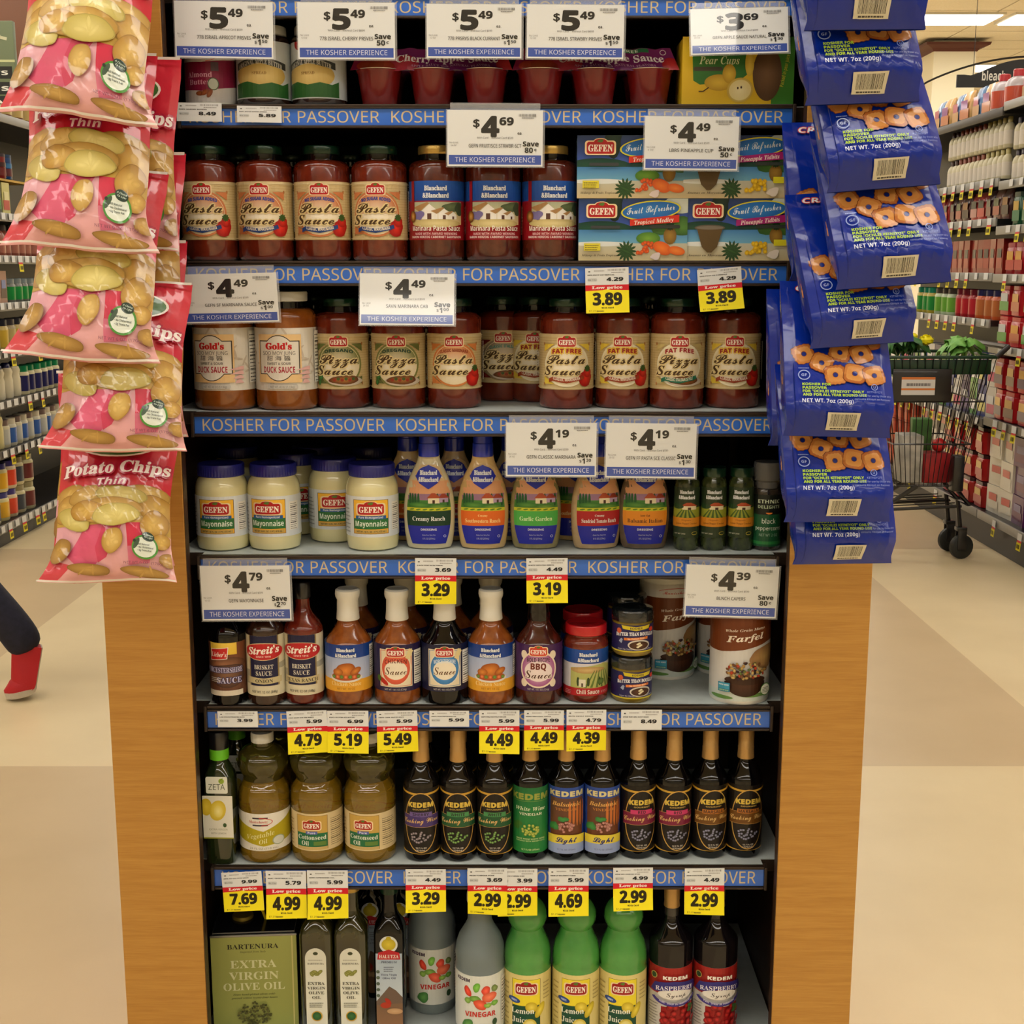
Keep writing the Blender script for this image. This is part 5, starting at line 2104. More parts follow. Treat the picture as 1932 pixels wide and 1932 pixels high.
# shelf 3
g = 'green-lidded pasta sauce jars on the second shelf'
for cx, l in ((390, 'pasta sauce jar with orange sun label, first beside the chip bags'), (496, 'pasta sauce jar with orange sun label, second from the chip bags'),
              (605, 'pasta sauce jar with orange sun label, third from the chip bags'), (714, 'pasta sauce jar with orange sun label, next to the gold-lidded jars')):
    stand('sugar', cx, 3, Y=fy, label=l, group=g, rot=rr.uniform(-7, 2))
for cx, l in ((448, 'first and second'), (548, 'second and third'), (660, 'third and fourth')):
    stand('sugar', cx, 3, Y=fy + .16, label='dark jar in the gap behind the ' + l + ' orange-labelled pasta sauce jars', group='jars behind the pasta sauce jars', rot=rr.uniform(-60, 60))
g = 'gold-lidded marinara jars'
for cx, l in ((823, 'gold-lidded marinara jar with blue and red label beside the green-lidded jars'), (930, 'gold-lidded marinara jar, middle one, lid hidden by a price sign'),
              (1038, 'gold-lidded marinara jar next to the fruit cartons')):
    stand('marinara', cx, 3, Y=fy, label=l, group=g, rot=rr.uniform(-14, 14))
g = 'four-cup fruit cartons'
h1 = .0930
for cx, dz, k, l in ((1199, 0, 'tropical', 'tropical fruit carton, lower one, beside the gold-lidded jar'), (1197, h1, 'tropical', 'tropical fruit carton stacked on its twin beside the gold-lidded jar'),
                     (1403, 0, 'pine', 'pineapple carton with magenta band, lower one of the stack'), (1402, h1, 'pine', 'pineapple carton with magenta band, upper one, partly behind a price sign')):
    stand(k, cx, 3, Y=fy, label=l, cat='carton', group=g, dz=dz, rot=rr.uniform(-1, 1))
for cx, dz, l in ((1199, 0, 'lower tropical'), (1403, 0, 'lower pineapple'), (1199, h1, 'upper tropical'), (1403, h1, 'upper pineapple')):
    stand('tropical', cx, 3, Y=fy + .11, label='fruit carton hidden behind the ' + l + ' carton', cat='carton', group='fruit cartons in the back row', dz=dz)
# shelf 4
stand('duck', 417, 4, Y=fy, label='large duck sauce jar, lid behind a price sign, at the shelf end', group='duck sauce jars', rot=-5)
stand('duck', 535, 4, Y=fy, label='large white-lidded duck sauce jar beside the green pizza sauce', group='duck sauce jars', rot=3)
stand('oregano', 642, 4, base=772, label='pizza sauce jar with green label beside the duck sauce', group='green-label pizza sauce jars', rot=0)
stand('oregano', 750, 4, base=772, label='pizza sauce jar with green label, lid behind a price sign', group='green-label pizza sauce jars', rot=0)
stand('classic', 856, 4, base=772, label='pasta sauce jar with orange disc and tomato, beside green pizza sauce', rot=2)
stand('italia', 946, 4, base=758, label='shaded pizza sauce jar standing back behind the front row', rot=4)
stand('fat', 1010, 4, base=760, label='shaded fat free pasta sauce jar standing back, half hidden', rot=-2)
g = 'fat free sauce jars on the third shelf'
stand('fat', 1070, 4, base=773, label='fat free pasta sauce jar beside the shaded jars', group=g, rot=-2)
stand('fat', 1176, 4, base=772, label='fat free pasta sauce jar beneath the yellow 3.89 tag', group=g, rot=-4)
stand('fatpizza', 1281, 4, base=773, label='fat free pizza sauce jar with a green ribbon on its label', group=g, rot=-2)
stand('fat', 1387, 4, base=772, label='fat free pasta sauce jar at the right-hand end of the third shelf', group=g, rot=-6)
for cx, l in ((470, 'the two duck sauces'), (590, 'the white-lidded duck sauce'), (700, 'the two green-label pizza sauces'), (800, 'the orange-disc pasta sauce'), (1125, 'the first two fat free jars'), (1232, 'the fat free pizza sauce'), (1335, 'the last two fat free jars')):
    stand('classic', cx, 4, Y=2.26, label='green-lidded sauce jar in the dark behind ' + l, group='sauce jars in the dark back row', rot=rr.uniform(-30, 30))
# shelf 5
g = 'front row of mayonnaise jars'
stand('mayo', 414, 5, base=1042, label='mayonnaise jar with blue lid at the shelf end', group=g, rot=-3)
stand('mayo', 513, 5, base=1041, label='mayonnaise jar with blue lid, second from the shelf end', group=g, rot=-6)
stand('mayo', 700, 5, base=1042, label='mayonnaise jar with blue lid beside the dressing bottles', group=g, rot=2)
stand('mayo', 628, 5, base=1026, label='mayonnaise jar set back between two front jars', group='mayonnaise jars standing further back', rot=8)
stand('mayo', 556, 5, base=1012, label='mayonnaise jar mostly hidden behind the second jar', group='mayonnaise jars standing further back', rot=20)
for cx, l in ((445, 'the first two mayonnaise jars'), (590, 'the gap in the front row'), (700, 'the front jar beside the dressing')):
    stand('mayo', cx, 5, Y=2.27, label='mayonnaise jar in the dark back row behind ' + l, group='mayonnaise jars in the dark back row', rot=rr.uniform(-30, 30))
for k, cx, l, ro in (('ranch', 809, 'cream dressing bottle with blue cap and dark green band, beside the mayonnaise', 0), ('southwest', 911, 'tan dressing bottle with blue cap and orange band', 0),
                     ('garlic', 1011, 'olive dressing bottle with bright green band below a price sign', 0), ('tomato', 1126, 'beige dressing bottle with red band, turned a little', 10), ('balsamic', 1217, 'grey-brown dressing bottle with amber band beside the herb jars', 0)):
    stand(k, cx, 5, base=1038, label=l, cat='bottle', rot=ro)
for cx, k, l in ((769, 'southwest', 'dressing bottle in shade between the mayonnaise and the cream dressing'), (857, 'tomato', 'dressing bottle in shade between the first two front dressings'), (965, 'ranch', 'dressing bottle in shade left of the green-band dressing'), (1088, 'southwest', 'dressing bottle in shade behind the red-band dressing')):
    stand(k, cx, 5, base=1022, label=l, cat='bottle', group='dressing bottles in the second row')
for cx, l in ((1297, 'slim herb jar with green lid beside the amber-band dressing'), (1348, 'slim herb jar with green lid, middle one of three'), (1400, 'slim herb jar with green lid beside the pepper grinder')):
    stand('spice', cx, 5, base=1040, label=l, group='slim herb jars', rot=rr.uniform(-10, 4))
stand('pepper', 1449, 5, base=1040, label='black pepper grinder with clear cap and dark green label', cat='grinder')
# shelf 6
stand('lieber', 426, 6, base=1333, label='black worcestershire bottle with brown picture label at the shelf end', cat='bottle', rot=-8)
stand('onion', 498, 6, base=1333, label='dark brown brisket sauce bottle marked onion', cat='bottle', rot=2)
stand('texas', 570, 6, base=1331, label='red-brown brisket sauce bottle beside the first white-capped bottle', cat='bottle', rot=0)
g = 'white-capped sauce bottles'
for k, cx, l in (('bbchick', 655, 'white-capped sauce bottle with roast chicken label beside the brisket sauces'), ('gchick', 748, 'white-capped sauce bottle with a red oval label'),
                 ('worcester', 838, 'white-capped black bottle with a blue oval label'), ('bbchick', 926, 'white-capped sauce bottle with roast chicken label between blue and purple labels')):
    stand(k, cx, 6, base=1332, label=l, cat='bottle', group=g, rot=rr.uniform(-4, 2))
stand('bbq', 1017, 6, base=1332, label='dark barbecue sauce bottle with a purple oval label', cat='bottle', rot=-2)
for cx, l in ((672, 'behind the roast chicken label next to the brisket'), (765, 'behind the red oval label'), (925, 'behind the second roast chicken label'), (850, 'behind the blue oval label')):
    stand('gchick', cx, 6, base=1298, label='shaded white-capped bottle ' + l, cat='bottle', group='white-capped bottles in the second row')
stand('chili', 1106, 6, base=1328, label='red-lidded chili sauce jar in the front row', rot=4)
stand('chili', 1100, 6, base=1298, label='red-lidded jar in shade behind the chili sauce')
for dz, l in ((0, 'small soup base jar at the bottom of the stack of two'), (.0785, 'small soup base jar with wrapped black lid, on top of the stack')):
    stand('bouillon', 1193 + dz * 25, 6, base=1328, label=l, group='stacked soup base jars', dz=dz, rot=6 if dz else 14)
for dz in (0, .0785):
    stand('bouillon', 1184, 6, base=1294, label='soup base jar in shade behind the ' + ('upper' if dz else 'lower') + ' jar of the stack', group='soup base jars behind', dz=dz, rot=20)
stand('farfel', 1401, 6, base=1331, label='brown and white canister in front, lid behind a price sign', cat='canister', rot=-3)
stand('farfel', 1262, 6, base=1284, label='brown canister standing back, its lid top just under the shelf above', cat='canister', rot=16)
stand('farfel', 1372, 6, base=1277, label='brown canister mostly hidden behind the front canister', cat='canister', rot=-12)
# shelf 7
stand('zeta', 414, 7, base=1632, label='square dark green olive oil bottle with lime collar at the shelf end', cat='bottle', rot=-2)
stand('zeta', 446, 7, base=1585, label='green olive oil bottle hidden behind the first', cat='bottle')
stand('vegoil', 494, 7, base=1631, label='golden oil bottle with white cap and olive-green label', cat='bottle', rot=6)
stand('cotton', 594, 7, base=1631, label='cottonseed oil bottle next to the vegetable oil', cat='bottle', group='cottonseed oil bottles', rot=-3)
stand('cotton', 695, 7, base=1631, label='cottonseed oil bottle beside the gap on the shelf', cat='bottle', group='cottonseed oil bottles', rot=-8)
for cx, l in ((512, 'the vegetable oil'), (604, 'the first cottonseed oil'), (696, 'the second cottonseed oil')):
    stand('vegoil', cx, 7, base=1588, label='oil bottle in the second row behind ' + l, cat='bottle', group='oil bottles in the second row')
g = 'gold-capped wine and vinegar bottles'
for k, cx, l, b in (('sherry', 794, 'sherry cooking wine bottle with purple band, first beside the gap', 1628), ('white', 864, 'white cooking wine bottle beside the sherry, green band', 1628),
                    ('white', 933, 'white cooking wine bottle beside the green-labelled vinegar', 1628), ('wvin', 1001, 'white wine vinegar bottle with a full green label', 1626),
                    ('bvin', 1069, 'balsamic vinegar bottle with blue label beside the green one', 1626), ('bvin', 1137, 'balsamic vinegar bottle with blue label beside the red cooking wine', 1626),
                    ('red', 1205, 'red cooking wine bottle beside the blue-labelled vinegar', 1623), ('red', 1273, 'red cooking wine bottle beside the marsala', 1624),
                    ('marsala', 1341, 'marsala cooking wine bottle beside the red cooking wine', 1622), ('marsala', 1408, 'marsala cooking wine bottle at the end of the row', 1621)):
    stand(k, cx, 7, base=b, label=l, cat='bottle', group=g, rot=rr.uniform(-3, 3) + (6 if cx > 1180 else 0))
for cx, l in ((800, 'the sherry'), (866, 'the first white cooking wine'), (935, 'the second white cooking wine')):
    stand('sherry', cx, 7, base=1585, label='wine bottle in the dark behind ' + l, cat='bottle', group='wine bottles in the dark')
# shelf 8
stand('tin', 472, 8, Y=2.085, label='large olive-green oil tin with black top and yellow pull tab', cat='tin', rot=4, scale=(1, 1, .89))
g = 'tall square olive oil bottles'
stand('bart', 598, 8, Y=2.07, label='tall olive oil bottle with arched white label beside the tin', cat='bottle', group=g)
stand('bart', 663, 8, Y=2.07, label='tall olive oil bottle with gold cap and arched white label', cat='bottle', group=g)
stand('halutza', 735, 8, Y=2.07, label='black olive oil bottle with red banner label', cat='bottle')
stand('halutza', 700, 8, Y=2.19, label='dark oil bottle behind the gold-capped one', cat='bottle', group='dark oil bottles in the second row')
stand('halutza', 755, 8, Y=2.19, label='dark oil bottle behind the red banner bottle', cat='bottle', group='dark oil bottles in the second row')
stand('vinegar', 814, 8, base=1918, label='frosted vinegar bottle standing further back, cap behind a tag', cat='bottle', rot=10)
stand('vinegar', 905, 8, Y=2.045, label='frosted vinegar bottle at the front beside the lemon juice', cat='bottle', rot=2)
g = 'green lemon juice bottles'
for cx, l in ((995, 'green lemon juice bottle beside the vinegar'), (1088, 'green lemon juice bottle, middle one of three'), (1177, 'green lemon juice bottle beside the dark syrup bottles')):
    stand('lemon', cx, 8, Y=2.052, label=l, cat='bottle', group=g, rot=rr.uniform(-5, 3))
stand('rasp', 1268, 8, Y=2.06, label='dark raspberry syrup bottle beside the lemon juice', cat='bottle', group='dark syrup bottles', rot=2)
stand('rasp', 1353, 8, Y=2.06, label='dark raspberry syrup bottle at the end of the bottom shelf', cat='bottle', group='dark syrup bottles', rot=0)

# ============================================================ price signs and shelf tags
def sign_art(dollar, cents, name, save, size):
    A = Art(.150, .087, eps=.00005)
    A.rect(0, 0, 1, 1, (222, 225, 226))
    A.rect(.015, .03, .985, .20, (58, 84, 168))
    A.text('THE KOSHER EXPERIENCE', .5, .075, .085, 'sans', (206, 214, 236), w=.84)
    A.text('$', .305, .70, .135, 'bold', (34, 34, 34), fat=.04, w=.065)
    A.text(dollar, .45, .535, .345, 'bold', (34, 34, 34), fat=.05, w=.175)
    A.text(cents, .62, .735, .135, 'bold', (34, 34, 34), w=.145, fat=.04)
    A.text('ea.', .76, .565, .055, 'bold', (70, 70, 70), w=.05)
    A.text('With Card    Without Card $' + str(int(dollar) + 1) + '99', .50, .49, .035, 'sans', (90, 90, 90), w=.38)
    A.text('No Limit', .07, .405, .032, 'sans', (120, 120, 120), w=.09)
    A.text(size, .065, .355, .032, 'sans', (120, 120, 120), w=.06)
    A.text(name, .50, .335, .062, 'sans', (84, 84, 84), w=min(.55, .026 * len(name)), fat=.02)
    A.text('Save', .875, .36, .085, 'bold', (40, 40, 40), w=.165, fat=.04)
    if save.endswith('¢'):
        A.text(save[:-1], .855, .245, .09, 'bold', (40, 40, 40), w=.085, fat=.03)
        A.text('c', .925, .275, .055, 'bold', (40, 40, 40), w=.025)
    else:
        A.text('$', .825, .265, .05, 'bold', (40, 40, 40), w=.025)
        A.text(save[0], .86, .245, .095, 'bold', (40, 40, 40), wmax=.05, fat=.03)
        A.text(save[1:], .915, .28, .055, 'bold', (40, 40, 40), w=.055)
    A.barcode(.75, .885, .93, .935, (110, 110, 110), 26)
    A.lines(.78, .91, .855, .88, 1, (130, 130, 130), .6)
    return A


def put_sign(x0, x1, y0, y1, art, label, rot=0.0, pitch=0.0, dY=0.0):
    """a printed card in a clear clip-on holder that hangs from the price channel"""
    Y = YF - .013 - dY
    c = at((x0 + x1) / 2, (y0 + y1) / 2, Y)
    w = (x1 - x0) / FPX * depth(Y, c.z)
    h = (at(966, y0, Y).z - at(966, y1, Y).z)
    root = empty('price_sign')
    V, F = box_vf(-w / 2, w / 2, -.0004, .0004, -h / 2, h / 2)
    card = mk('sign_card', V, F, M_PAPER, root, smooth=False, cols=np.tile(lin((222, 225, 226)), (8, 1)))
    sx, sy = w / art.w, h / art.h
    art.build('sign_print', lambda x, y, e: np.stack([(x - art.w / 2) * sx, -.0004 - e, (y - art.h / 2) * sy], 1), M_CARD, card)
    # holder: clear back and front leaf, a little larger, with a tongue that clips over the channel
    parts = [box_vf(-w / 2 - .002, w / 2 + .003, .0009, .0014, -h / 2 - .0012, h / 2 + .001), box_vf(-w / 2 + .004, w / 2 - .004, .0009, .0060, h / 2 + .001, h / 2 + .0016),
             box_vf(-w / 2 - .002, w / 2 + .003, -.0012, .0009, -h / 2 - .0018, -h / 2 - .0010), box_vf(-w / 2 + .004, w / 2 - .004, .0056, .0061, h / 2 + .001, h / 2 + .011)]
    V, F = join(parts)
    mk('clear_holder', V, F, M_CLEAR, root, smooth=False)
    root.location = c
    root.rotation_euler = (R(pitch), R(rot), 0)
    tag(root, label, 'price sign', 'white price signs')


SIGNS = [
    (330, 515, 3, 110, '5', '49', '778 ISRAEL APRICOT PRSVES', '150', '12 OZ', 'white price sign $5.49 for apricot preserves, first on the top strip', 1.0, 0),
    (562, 745, 5, 112, '5', '49', '778 ISRAEL CHERRY PRSVES', '50¢', '12 OZ', 'white price sign $5.49 for cherry preserves', .3, 0),
    (805, 984, 8, 110, '5', '49', '778 PRSRVS BLACK CURRANT', '150', '12 OZ', 'white price sign $5.49 for black currant preserves', .3, 0),
    (994, 1177, 9, 111, '5', '49', '778 ISRAEL STRWBRY PRSVES', '150', '12 OZ', 'white price sign $5.49 for strawberry preserves', .5, 0),
    (1303, 1487, 14, 103, '3', '69', 'GEFN APPLE SAUCE NATURAL', '130', '23 OZ', 'white price sign $3.69 for natural apple sauce above the pear carton', -1.5, -8),
    (844, 1024, 208, 314, '4', '69', 'GEFN FRUIT/SCE STRWBR 6CT', '80¢', '24 OZ', 'white price sign $4.69 hanging in front of a gold-lidded jar', .4, 0),
    (1216, 1393, 220, 321, '4', '49', 'LBRS PINEAPPLE CUP', '50¢', '4 OZ', 'white price sign $4.49 hanging in front of the fruit cartons', .6, 0),
    (346, 524, 516, 609, '4', '49', 'GEFN SF MARINARA SAUCE', '100', '26 OZ', 'white price sign $4.49 at the shelf end above the duck sauce', -1.2, 5),
    (679, 857, 516, 614, '4', '49', 'SAVN MARINARA CAB', '100', '26 OZ', 'white price sign $4.49 above the green-label pizza sauce', .5, -10),
    (955, 1125, 798, 899, '4', '19', 'GEFN CLASSIC MARINARA', '130', '26 OZ', 'white price sign $4.19 in front of the olive dressing bottle', .2, 0),
    (1143, 1313, 799, 902, '4', '19', 'GEFN FF PASTA SCE CLASSIC', '130', '26 OZ', 'white price sign $4.19 above the grey-brown dressing bottle', .6, 0),
    (380, 548, 1067, 1171, '4', '79', 'GEFN MAYONNAISE', '270', '16 OZ', 'white price sign $4.79 hanging above the worcestershire bottle', -.4, 2),
    (1293, 1467, 1067, 1165, '4', '39', 'BLNCH CAPERS', '80¢', '3.52 OZ', 'white price sign $4.39 hanging in front of the canisters', 1.6, 2)]
for (x0, x1, y0, y1, d, c, n, s, z, lab, rot, pit) in SIGNS:
    put_sign(x0, x1, y0, y1, sign_art(d, c, n, s, z), lab, rot, pit, .004)


def tag_art(reg, low, name, full):
    """full: with the red and yellow lower half"""
    h = .0915 if full else .041
    A = Art(.0655, h, gx=.0655 / 3, gy=h / 10, eps=.00004)
    k = .0915 / h
    y_ = lambda y: 1 - (1 - y) * k
    A.rect(0, 0, 1, 1, (222, 225, 226))
    A.barcode(.52, y_(.925), .93, y_(.97), (130, 130, 130), 24)
    A.lines(.6, .9, y_(.88), y_(.915), 1, (160, 160, 160), .6)
    A.rect(.07, y_(.905), .115, y_(.93), (70, 70, 70))
    A.lines(.2, .45, y_(.92), y_(.96), 1, (170, 170, 170), .6)
    A.text(name, .36, y_(.83), .026 * k, 'mono', (60, 60, 60), w=.62, fat=.05)
    A.rrect(.05, y_(.70), .27, y_(.77), .002, (196, 200, 200))
    A.text('$4.79c', .16, y_(.72), .03 * k, 'mono', (90, 90, 90), w=.18)
    A.text(reg, .68, y_(.705), .078 * k, 'bold', (46, 46, 46), w=.38, fat=.05)
    if full:
        A.poly([(0, .62), (1, .62), (1, .485), (.6, .50), (.5, .52), (.4, .50), (0, .485)], (206, 32, 44))
        A.poly([(0, 0), (1, 0), (1, .49), (.6, .505), (.5, .525), (.4, .505), (0, .49)], (240, 224, 30))
        A.text('Low price', .5, .535, .062, 'serif', (244, 226, 220), w=.70, fat=.05)
        A.text(low, .5, .18, .26, 'bold', (42, 36, 14), w=.66, fat=.04)
        A.text('With Card', .5, .10, .034, 'mono', (80, 70, 20), w=.28, fat=.08)
        A.text('$7.25c', .17, .035, .035, 'mono', (90, 80, 20), w=.2)
        A.lines(.25, .42, .03, .07, 1, (120, 110, 30), .6)
    return A


TAGS = [  # x0, x1, y0, y1, regular price, low price, name, shelf words, lean
    (333, 418, 194, 229, '8.49', None, 'MANI ALMOND BUTTER', 'plain white tag marked 8.49 below the nut butter jar', 1),
    (447, 531, 200, 231, '5.89', None, 'MANI APPLE BUTTER SPREAD', 'plain white tag marked 5.89 below the apple butter', 1),
    (1104, 1186, 505, 590, '4.29', '3.89', 'GEFN FRUIT CUP TROPICAL', 'yellow and red tag 3.89 below the tropical fruit cartons', -1.5),
    (1315, 1398, 506, 585, '4.29', '3.89', 'GEFN FRUIT CUP PINEAPPLE', 'leaning yellow and red tag 3.89 below the pineapple cartons', -5),
    (783, 861, 1053, 1139, '3.69', '3.29', 'B BLCH COUNT RN SRC TOMATO', 'yellow and red tag 3.29 below the cream dressing', .5),
    (993, 1071, 1053, 1135, '4.49', '3.19', 'BLNCH DRESSING SWEETS', 'yellow and red tag 3.19 above the barbecue bottle', -.5),
    (410, 486, 1342, 1372, '3.99', None, 'LIEB WORCESTERSHIRE SAUCE', 'plain white tag marked 3.99 below the worcestershire bottle', 0),
    (540, 616, 1341, 1419, '5.99', '4.79', 'STRT BRSKT SCE TEX RANCH', 'yellow and red tag 4.79 above the first cottonseed oil', -2),
    (617, 695, 1341, 1418, '6.99', '5.19', 'BLNCH CHICKEN SCE ORIGINL', 'yellow and red tag 5.19 beside the 4.79 tag', 0),
    (710, 787, 1341, 1417, '5.99', '5.49', 'GEFN CHKN SAUCE SPCY', 'yellow and red tag 5.49 above the second cottonseed oil', -1),
    (810, 885, 1341, 1371, '5.99', None, 'GEFN WORCESTERSHIRE', 'plain white tag marked 5.99 above the sherry bottle', 0),
    (904, 980, 1340, 1418, '5.99', '4.49', 'GEFN BBQ SCE BOLD RECIPE', 'yellow and red tag 4.49 above the second white cooking wine', 0),
    (989, 1064, 1340, 1414, '5.99', '4.49', 'GEFN TERIYAKI SAUCE', 'yellow and red tag 4.49 above the green-label vinegar', 0),
    (1069, 1144, 1339, 1415, '4.79', '4.39', 'BLCH CHILI SAUCE', 'yellow and red tag 4.39 above the blue-label vinegars', 0),
    (1172, 1249, 1339, 1377, '8.49', None, 'BTRB NON GMO SOUP BASE', 'plain white tag marked 8.49 above the red cooking wine', 0),
    (417, 493, 1645, 1717, '9.99', '7.69', 'ZETA OLV OIL XVIR LEMON', 'yellow and red tag 7.69 at the shelf end above the tin', -3),
    (501, 577, 1643, 1730, '5.79', '4.99', 'MANI VEGETABLE OIL', 'yellow and red tag 4.99 marked 5.79, beside the 7.69 tag', 0),
    (579, 656, 1642, 1729, '5.99', '4.99', 'GEFN COTTONSEED OIL', 'yellow and red tag 4.99 marked 5.99, above the tall oil bottles', 0),
    (765, 841, 1640, 1717, '4.49', '3.29', 'KEDM COOKING SHERRY', 'yellow and red tag 3.29 above the frosted vinegar', 0),
    (939, 1014, 1639, 1725, '3.99', '2.99', 'KEDM WHITE VINEGAR WINE', 'yellow and red tag 2.99 half covered by its neighbour', 0),
    (882, 957, 1638, 1723, '3.69', '2.99', 'KEDM VINEGAR WINE', 'yellow and red tag 2.99 marked 3.69, overlapping its neighbour', 0),
    (1035, 1111, 1638, 1724, '5.99', '4.69', 'KEDM LT BALSAMIC VINGR', 'yellow and red tag 4.69 above the middle lemon juice', 0),
    (1157, 1232, 1637, 1713, '4.99', '2.99', 'KEDM RED COOKING WINE', 'yellow and red tag 2.99 marked 4.99, above the third lemon juice', -.5),
    (1292, 1367, 1638, 1723, '4.49', '2.99', 'KEDM COOK WINE MARSALA', 'yellow and red tag 2.99 marked 4.49, above the syrup bottles', -.5)]
for i, (x0, x1, y0, y1, reg, low, name, lab, lean) in enumerate(TAGS):
    art = tag_art(reg, low, name, bool(low))
    Y = YF - .0095 - (.0012 if x0 == 882 else 0)
    zt, zb = at(966, y0, Y).z, at(966, y1, Y).z
    c = at((x0 + x1) / 2, y0, Y)
    w, h = (x1 - x0) / FPX * depth(Y, c.z), zt - zb
    curl = rr.uniform(.002, .010) if low else 0
    twist = rr.uniform(-.10, .10)

    def warp(x, y, e, art=art, w=w, h=h, curl=curl, twist=twist, low=low):
        t = 1 - y / art.h
        q = np.clip((t - .36) / .64, 0, 1) if low else t * 0
        xx = (x - art.w / 2) * w / art.w
        return np.stack([xx, -e - curl * q ** 1.6 - twist * xx * q, -t * h], 1)
    o = art.build('shelf_tag', warp, M_PAPER)
    me = o.data
    n = len(me.vertices)
    # paper back so that the tag has two faces of its own
    Vb, Fb = [], []
    for k in range(9):
        t = k / 8
        q = max(0, (t - .36) / .64) if low else 0
        for sx in (-1, 1):
            xx = sx * w / 2
            Vb.append((xx, .0001 - curl * q ** 1.6 - twist * xx * q, -t * h))
    Fb = [(2 * k, 2 * k + 1, 2 * k + 3, 2 * k + 2) for k in range(8)]
    b = mk('paper_back', Vb, Fb, M_PAPER, o, smooth=False, cols=np.tile(lin((216, 216, 208)), (len(Vb), 1)))
    o.location = c
    o.rotation_euler = (0, R(lean), 0)
    tag(o, lab, 'price tag', 'yellow and red price tags' if low else 'plain white price tags')


# ============================================================ bags hanging from clip strips at both sides
def vnoise(seed):
    rnd = random.Random(seed)
    K = [(rnd.uniform(-1, 1), rnd.uniform(-1, 1), rnd.uniform(0, 6.28), rnd.uniform(.5, 1)) for _ in range(12)]

    def f(x, y, s):
        o = 0
        for i, (a, b, p, w) in enumerate(K):
            k = s * (1 + i * .35)
            o = o + w / (1 + i * .5) * np.sin(k * (a * x + b * y) + p)
        return o * .35
    return f


CW, CH = .205, .285


def chip_art():
    A = Art(CW, CH, gx=CW / 15, gy=CH / 20, eps=.00007)
    PINK, HOT, PALE = (214, 86, 120), (206, 40, 74), (226, 166, 160)
    A.rect(0, 0, 1, 1, (198, 30, 52), (206, 40, 60))
    A.rect(0, 0, 1, .34, PALE, (224, 164, 180))
    # sun rays
    for pts, c in (([(.0, .015), (.14, .015), (.2, .10), (.0, .13)], (206, 66, 76)), ([(.14, .15), (.30, .34), (.62, .34), (.46, .16), (.40, .10), (.24, .10)], PINK),
                   ([(.38, .20), (.46, .36), (.60, .36), (.48, .14), (.42, .11)], (206, 60, 96)), ([(.66, .09), (.64, .36), (.95, .36), (.88, .22), (.82, .12)], HOT),
                   ([(.66, .09), (.65, .20), (.86, .20), (.82, .10)], (216, 110, 136)), ([(.92, .16), (1, .3), (1, .06), (.94, .08)], PALE)):
        A.poly(pts, c)
    A.poly([(0, .32), (0, .50), (.3, .56), (1, .52), (1, .26), (.8, .34)], (196, 158, 66))
    # potato chips, large pile and scattered ones
    for i, (x, y, rx, ry, rot, tone) in enumerate([(.14, .50, .16, .06, 8, 0), (.80, .50, .20, .07, -6, 1), (.10, .42, .15, .07, 30, 0), (.33, .50, .2, .06, 10, 1), (.90, .42, .14, .09, -20, 0),
                                                   (.18, .36, .17, .06, -15, 2), (.88, .33, .13, .075, 40, 0), (.60, .50, .22, .06, -5, 2), (.50, .41, .28, .085, 0, 1), (.30, .41, .15, .06, 10, 0),
                                                   (.56, .385, .21, .065, 6, 2), (.93, .23, .07, .05, 60, 0), (.53, .235, .105, .062, 80, 1), (.08, .18, .10, .065, 70, 3), (.36, .072, .17, .034, -10, 3), (.78, .045, .18, .030, -10, 3), (.97, .12, .06, .05, 80, 3)]):
        rim, mid = [((176, 132, 52), (222, 186, 104)), ((182, 142, 62), (226, 194, 116)), ((190, 172, 86), (226, 212, 136)), ((150, 110, 46), (196, 156, 80))][tone]
        A.ell(x, y, rx * 1.0, ry * 1.0, tuple(int(v * .90) for v in rim), n=26, rot=rot, wob=.05, seed=i)
        A.ell(x, y, rx * .95, ry * .94, rim, mid, n=26, rot=rot, wob=.05, seed=i)
        for k in range(3):
            A.ell(x + rx * .3 * math.cos(k * 2 + i), y + ry * .35 * math.sin(k * 2.3 + i), rx * .25, ry * .2, tuple((a + 2 * b) // 3 for a, b in zip(rim, mid)), mid, n=10, rot=k * 50)
    # badge
    A.ell(.80, .19, .105, .072, (70, 140, 50), n=30)
    A.ell(.80, .19, .090, .061, (220, 228, 216), n=30)
    A.ell(.735, .212, .018, .036, (60, 84, 66), rot=-30, n=10)
    A.circ(.72, .228, .0026, (30, 50, 40))
    A.ell(.83, .252, .050, .027, (26, 54, 42), n=18, rot=-20)
    A.text('A Choice', .83, .257, .009, 'bi', (200, 220, 206), w=.075, rot=-12)
    A.text('To Life!', .83, .242, .009, 'bi', (200, 220, 206), w=.065, rot=-12)
    for i, t in enumerate(('• All Natural', '• No Cholesterol', '• 0g Trans Fat')):
        A.text(t, .742, .203 - i * .018, .0105, 'bold', (70, 84, 76), al='l', w=(.095, .125, .11)[i], rot=-4)
    A.text('NET WT 6 OZ. (170g)', .78, .092, .014, 'sans', (120, 60, 84), w=.30, rot=-2)
    # lettering
    A.text('Potato Chips', .52, .635, .072, 'serif', (238, 228, 226), w=.92, bend=.018, shear=.15, out=(170, 24, 60), outf=.16, fat=.03, rot=3)
    A.text('Thin', .52, .56, .042, 'bi', (240, 226, 230), w=.25, out=(176, 40, 90), outf=.18, rot=3)
    A.ell(.5, .82, .36, .09, (236, 226, 214), n=30)
    A.ell(.5, .82, .34, .08, (60, 110, 50), n=30)
    # seals
    A.rect(0, 0, 1, .010, (220, 212, 200))
    A.rect(0, .985, 1, 1, (220, 212, 200))
    return A


CHIP = chip_art()


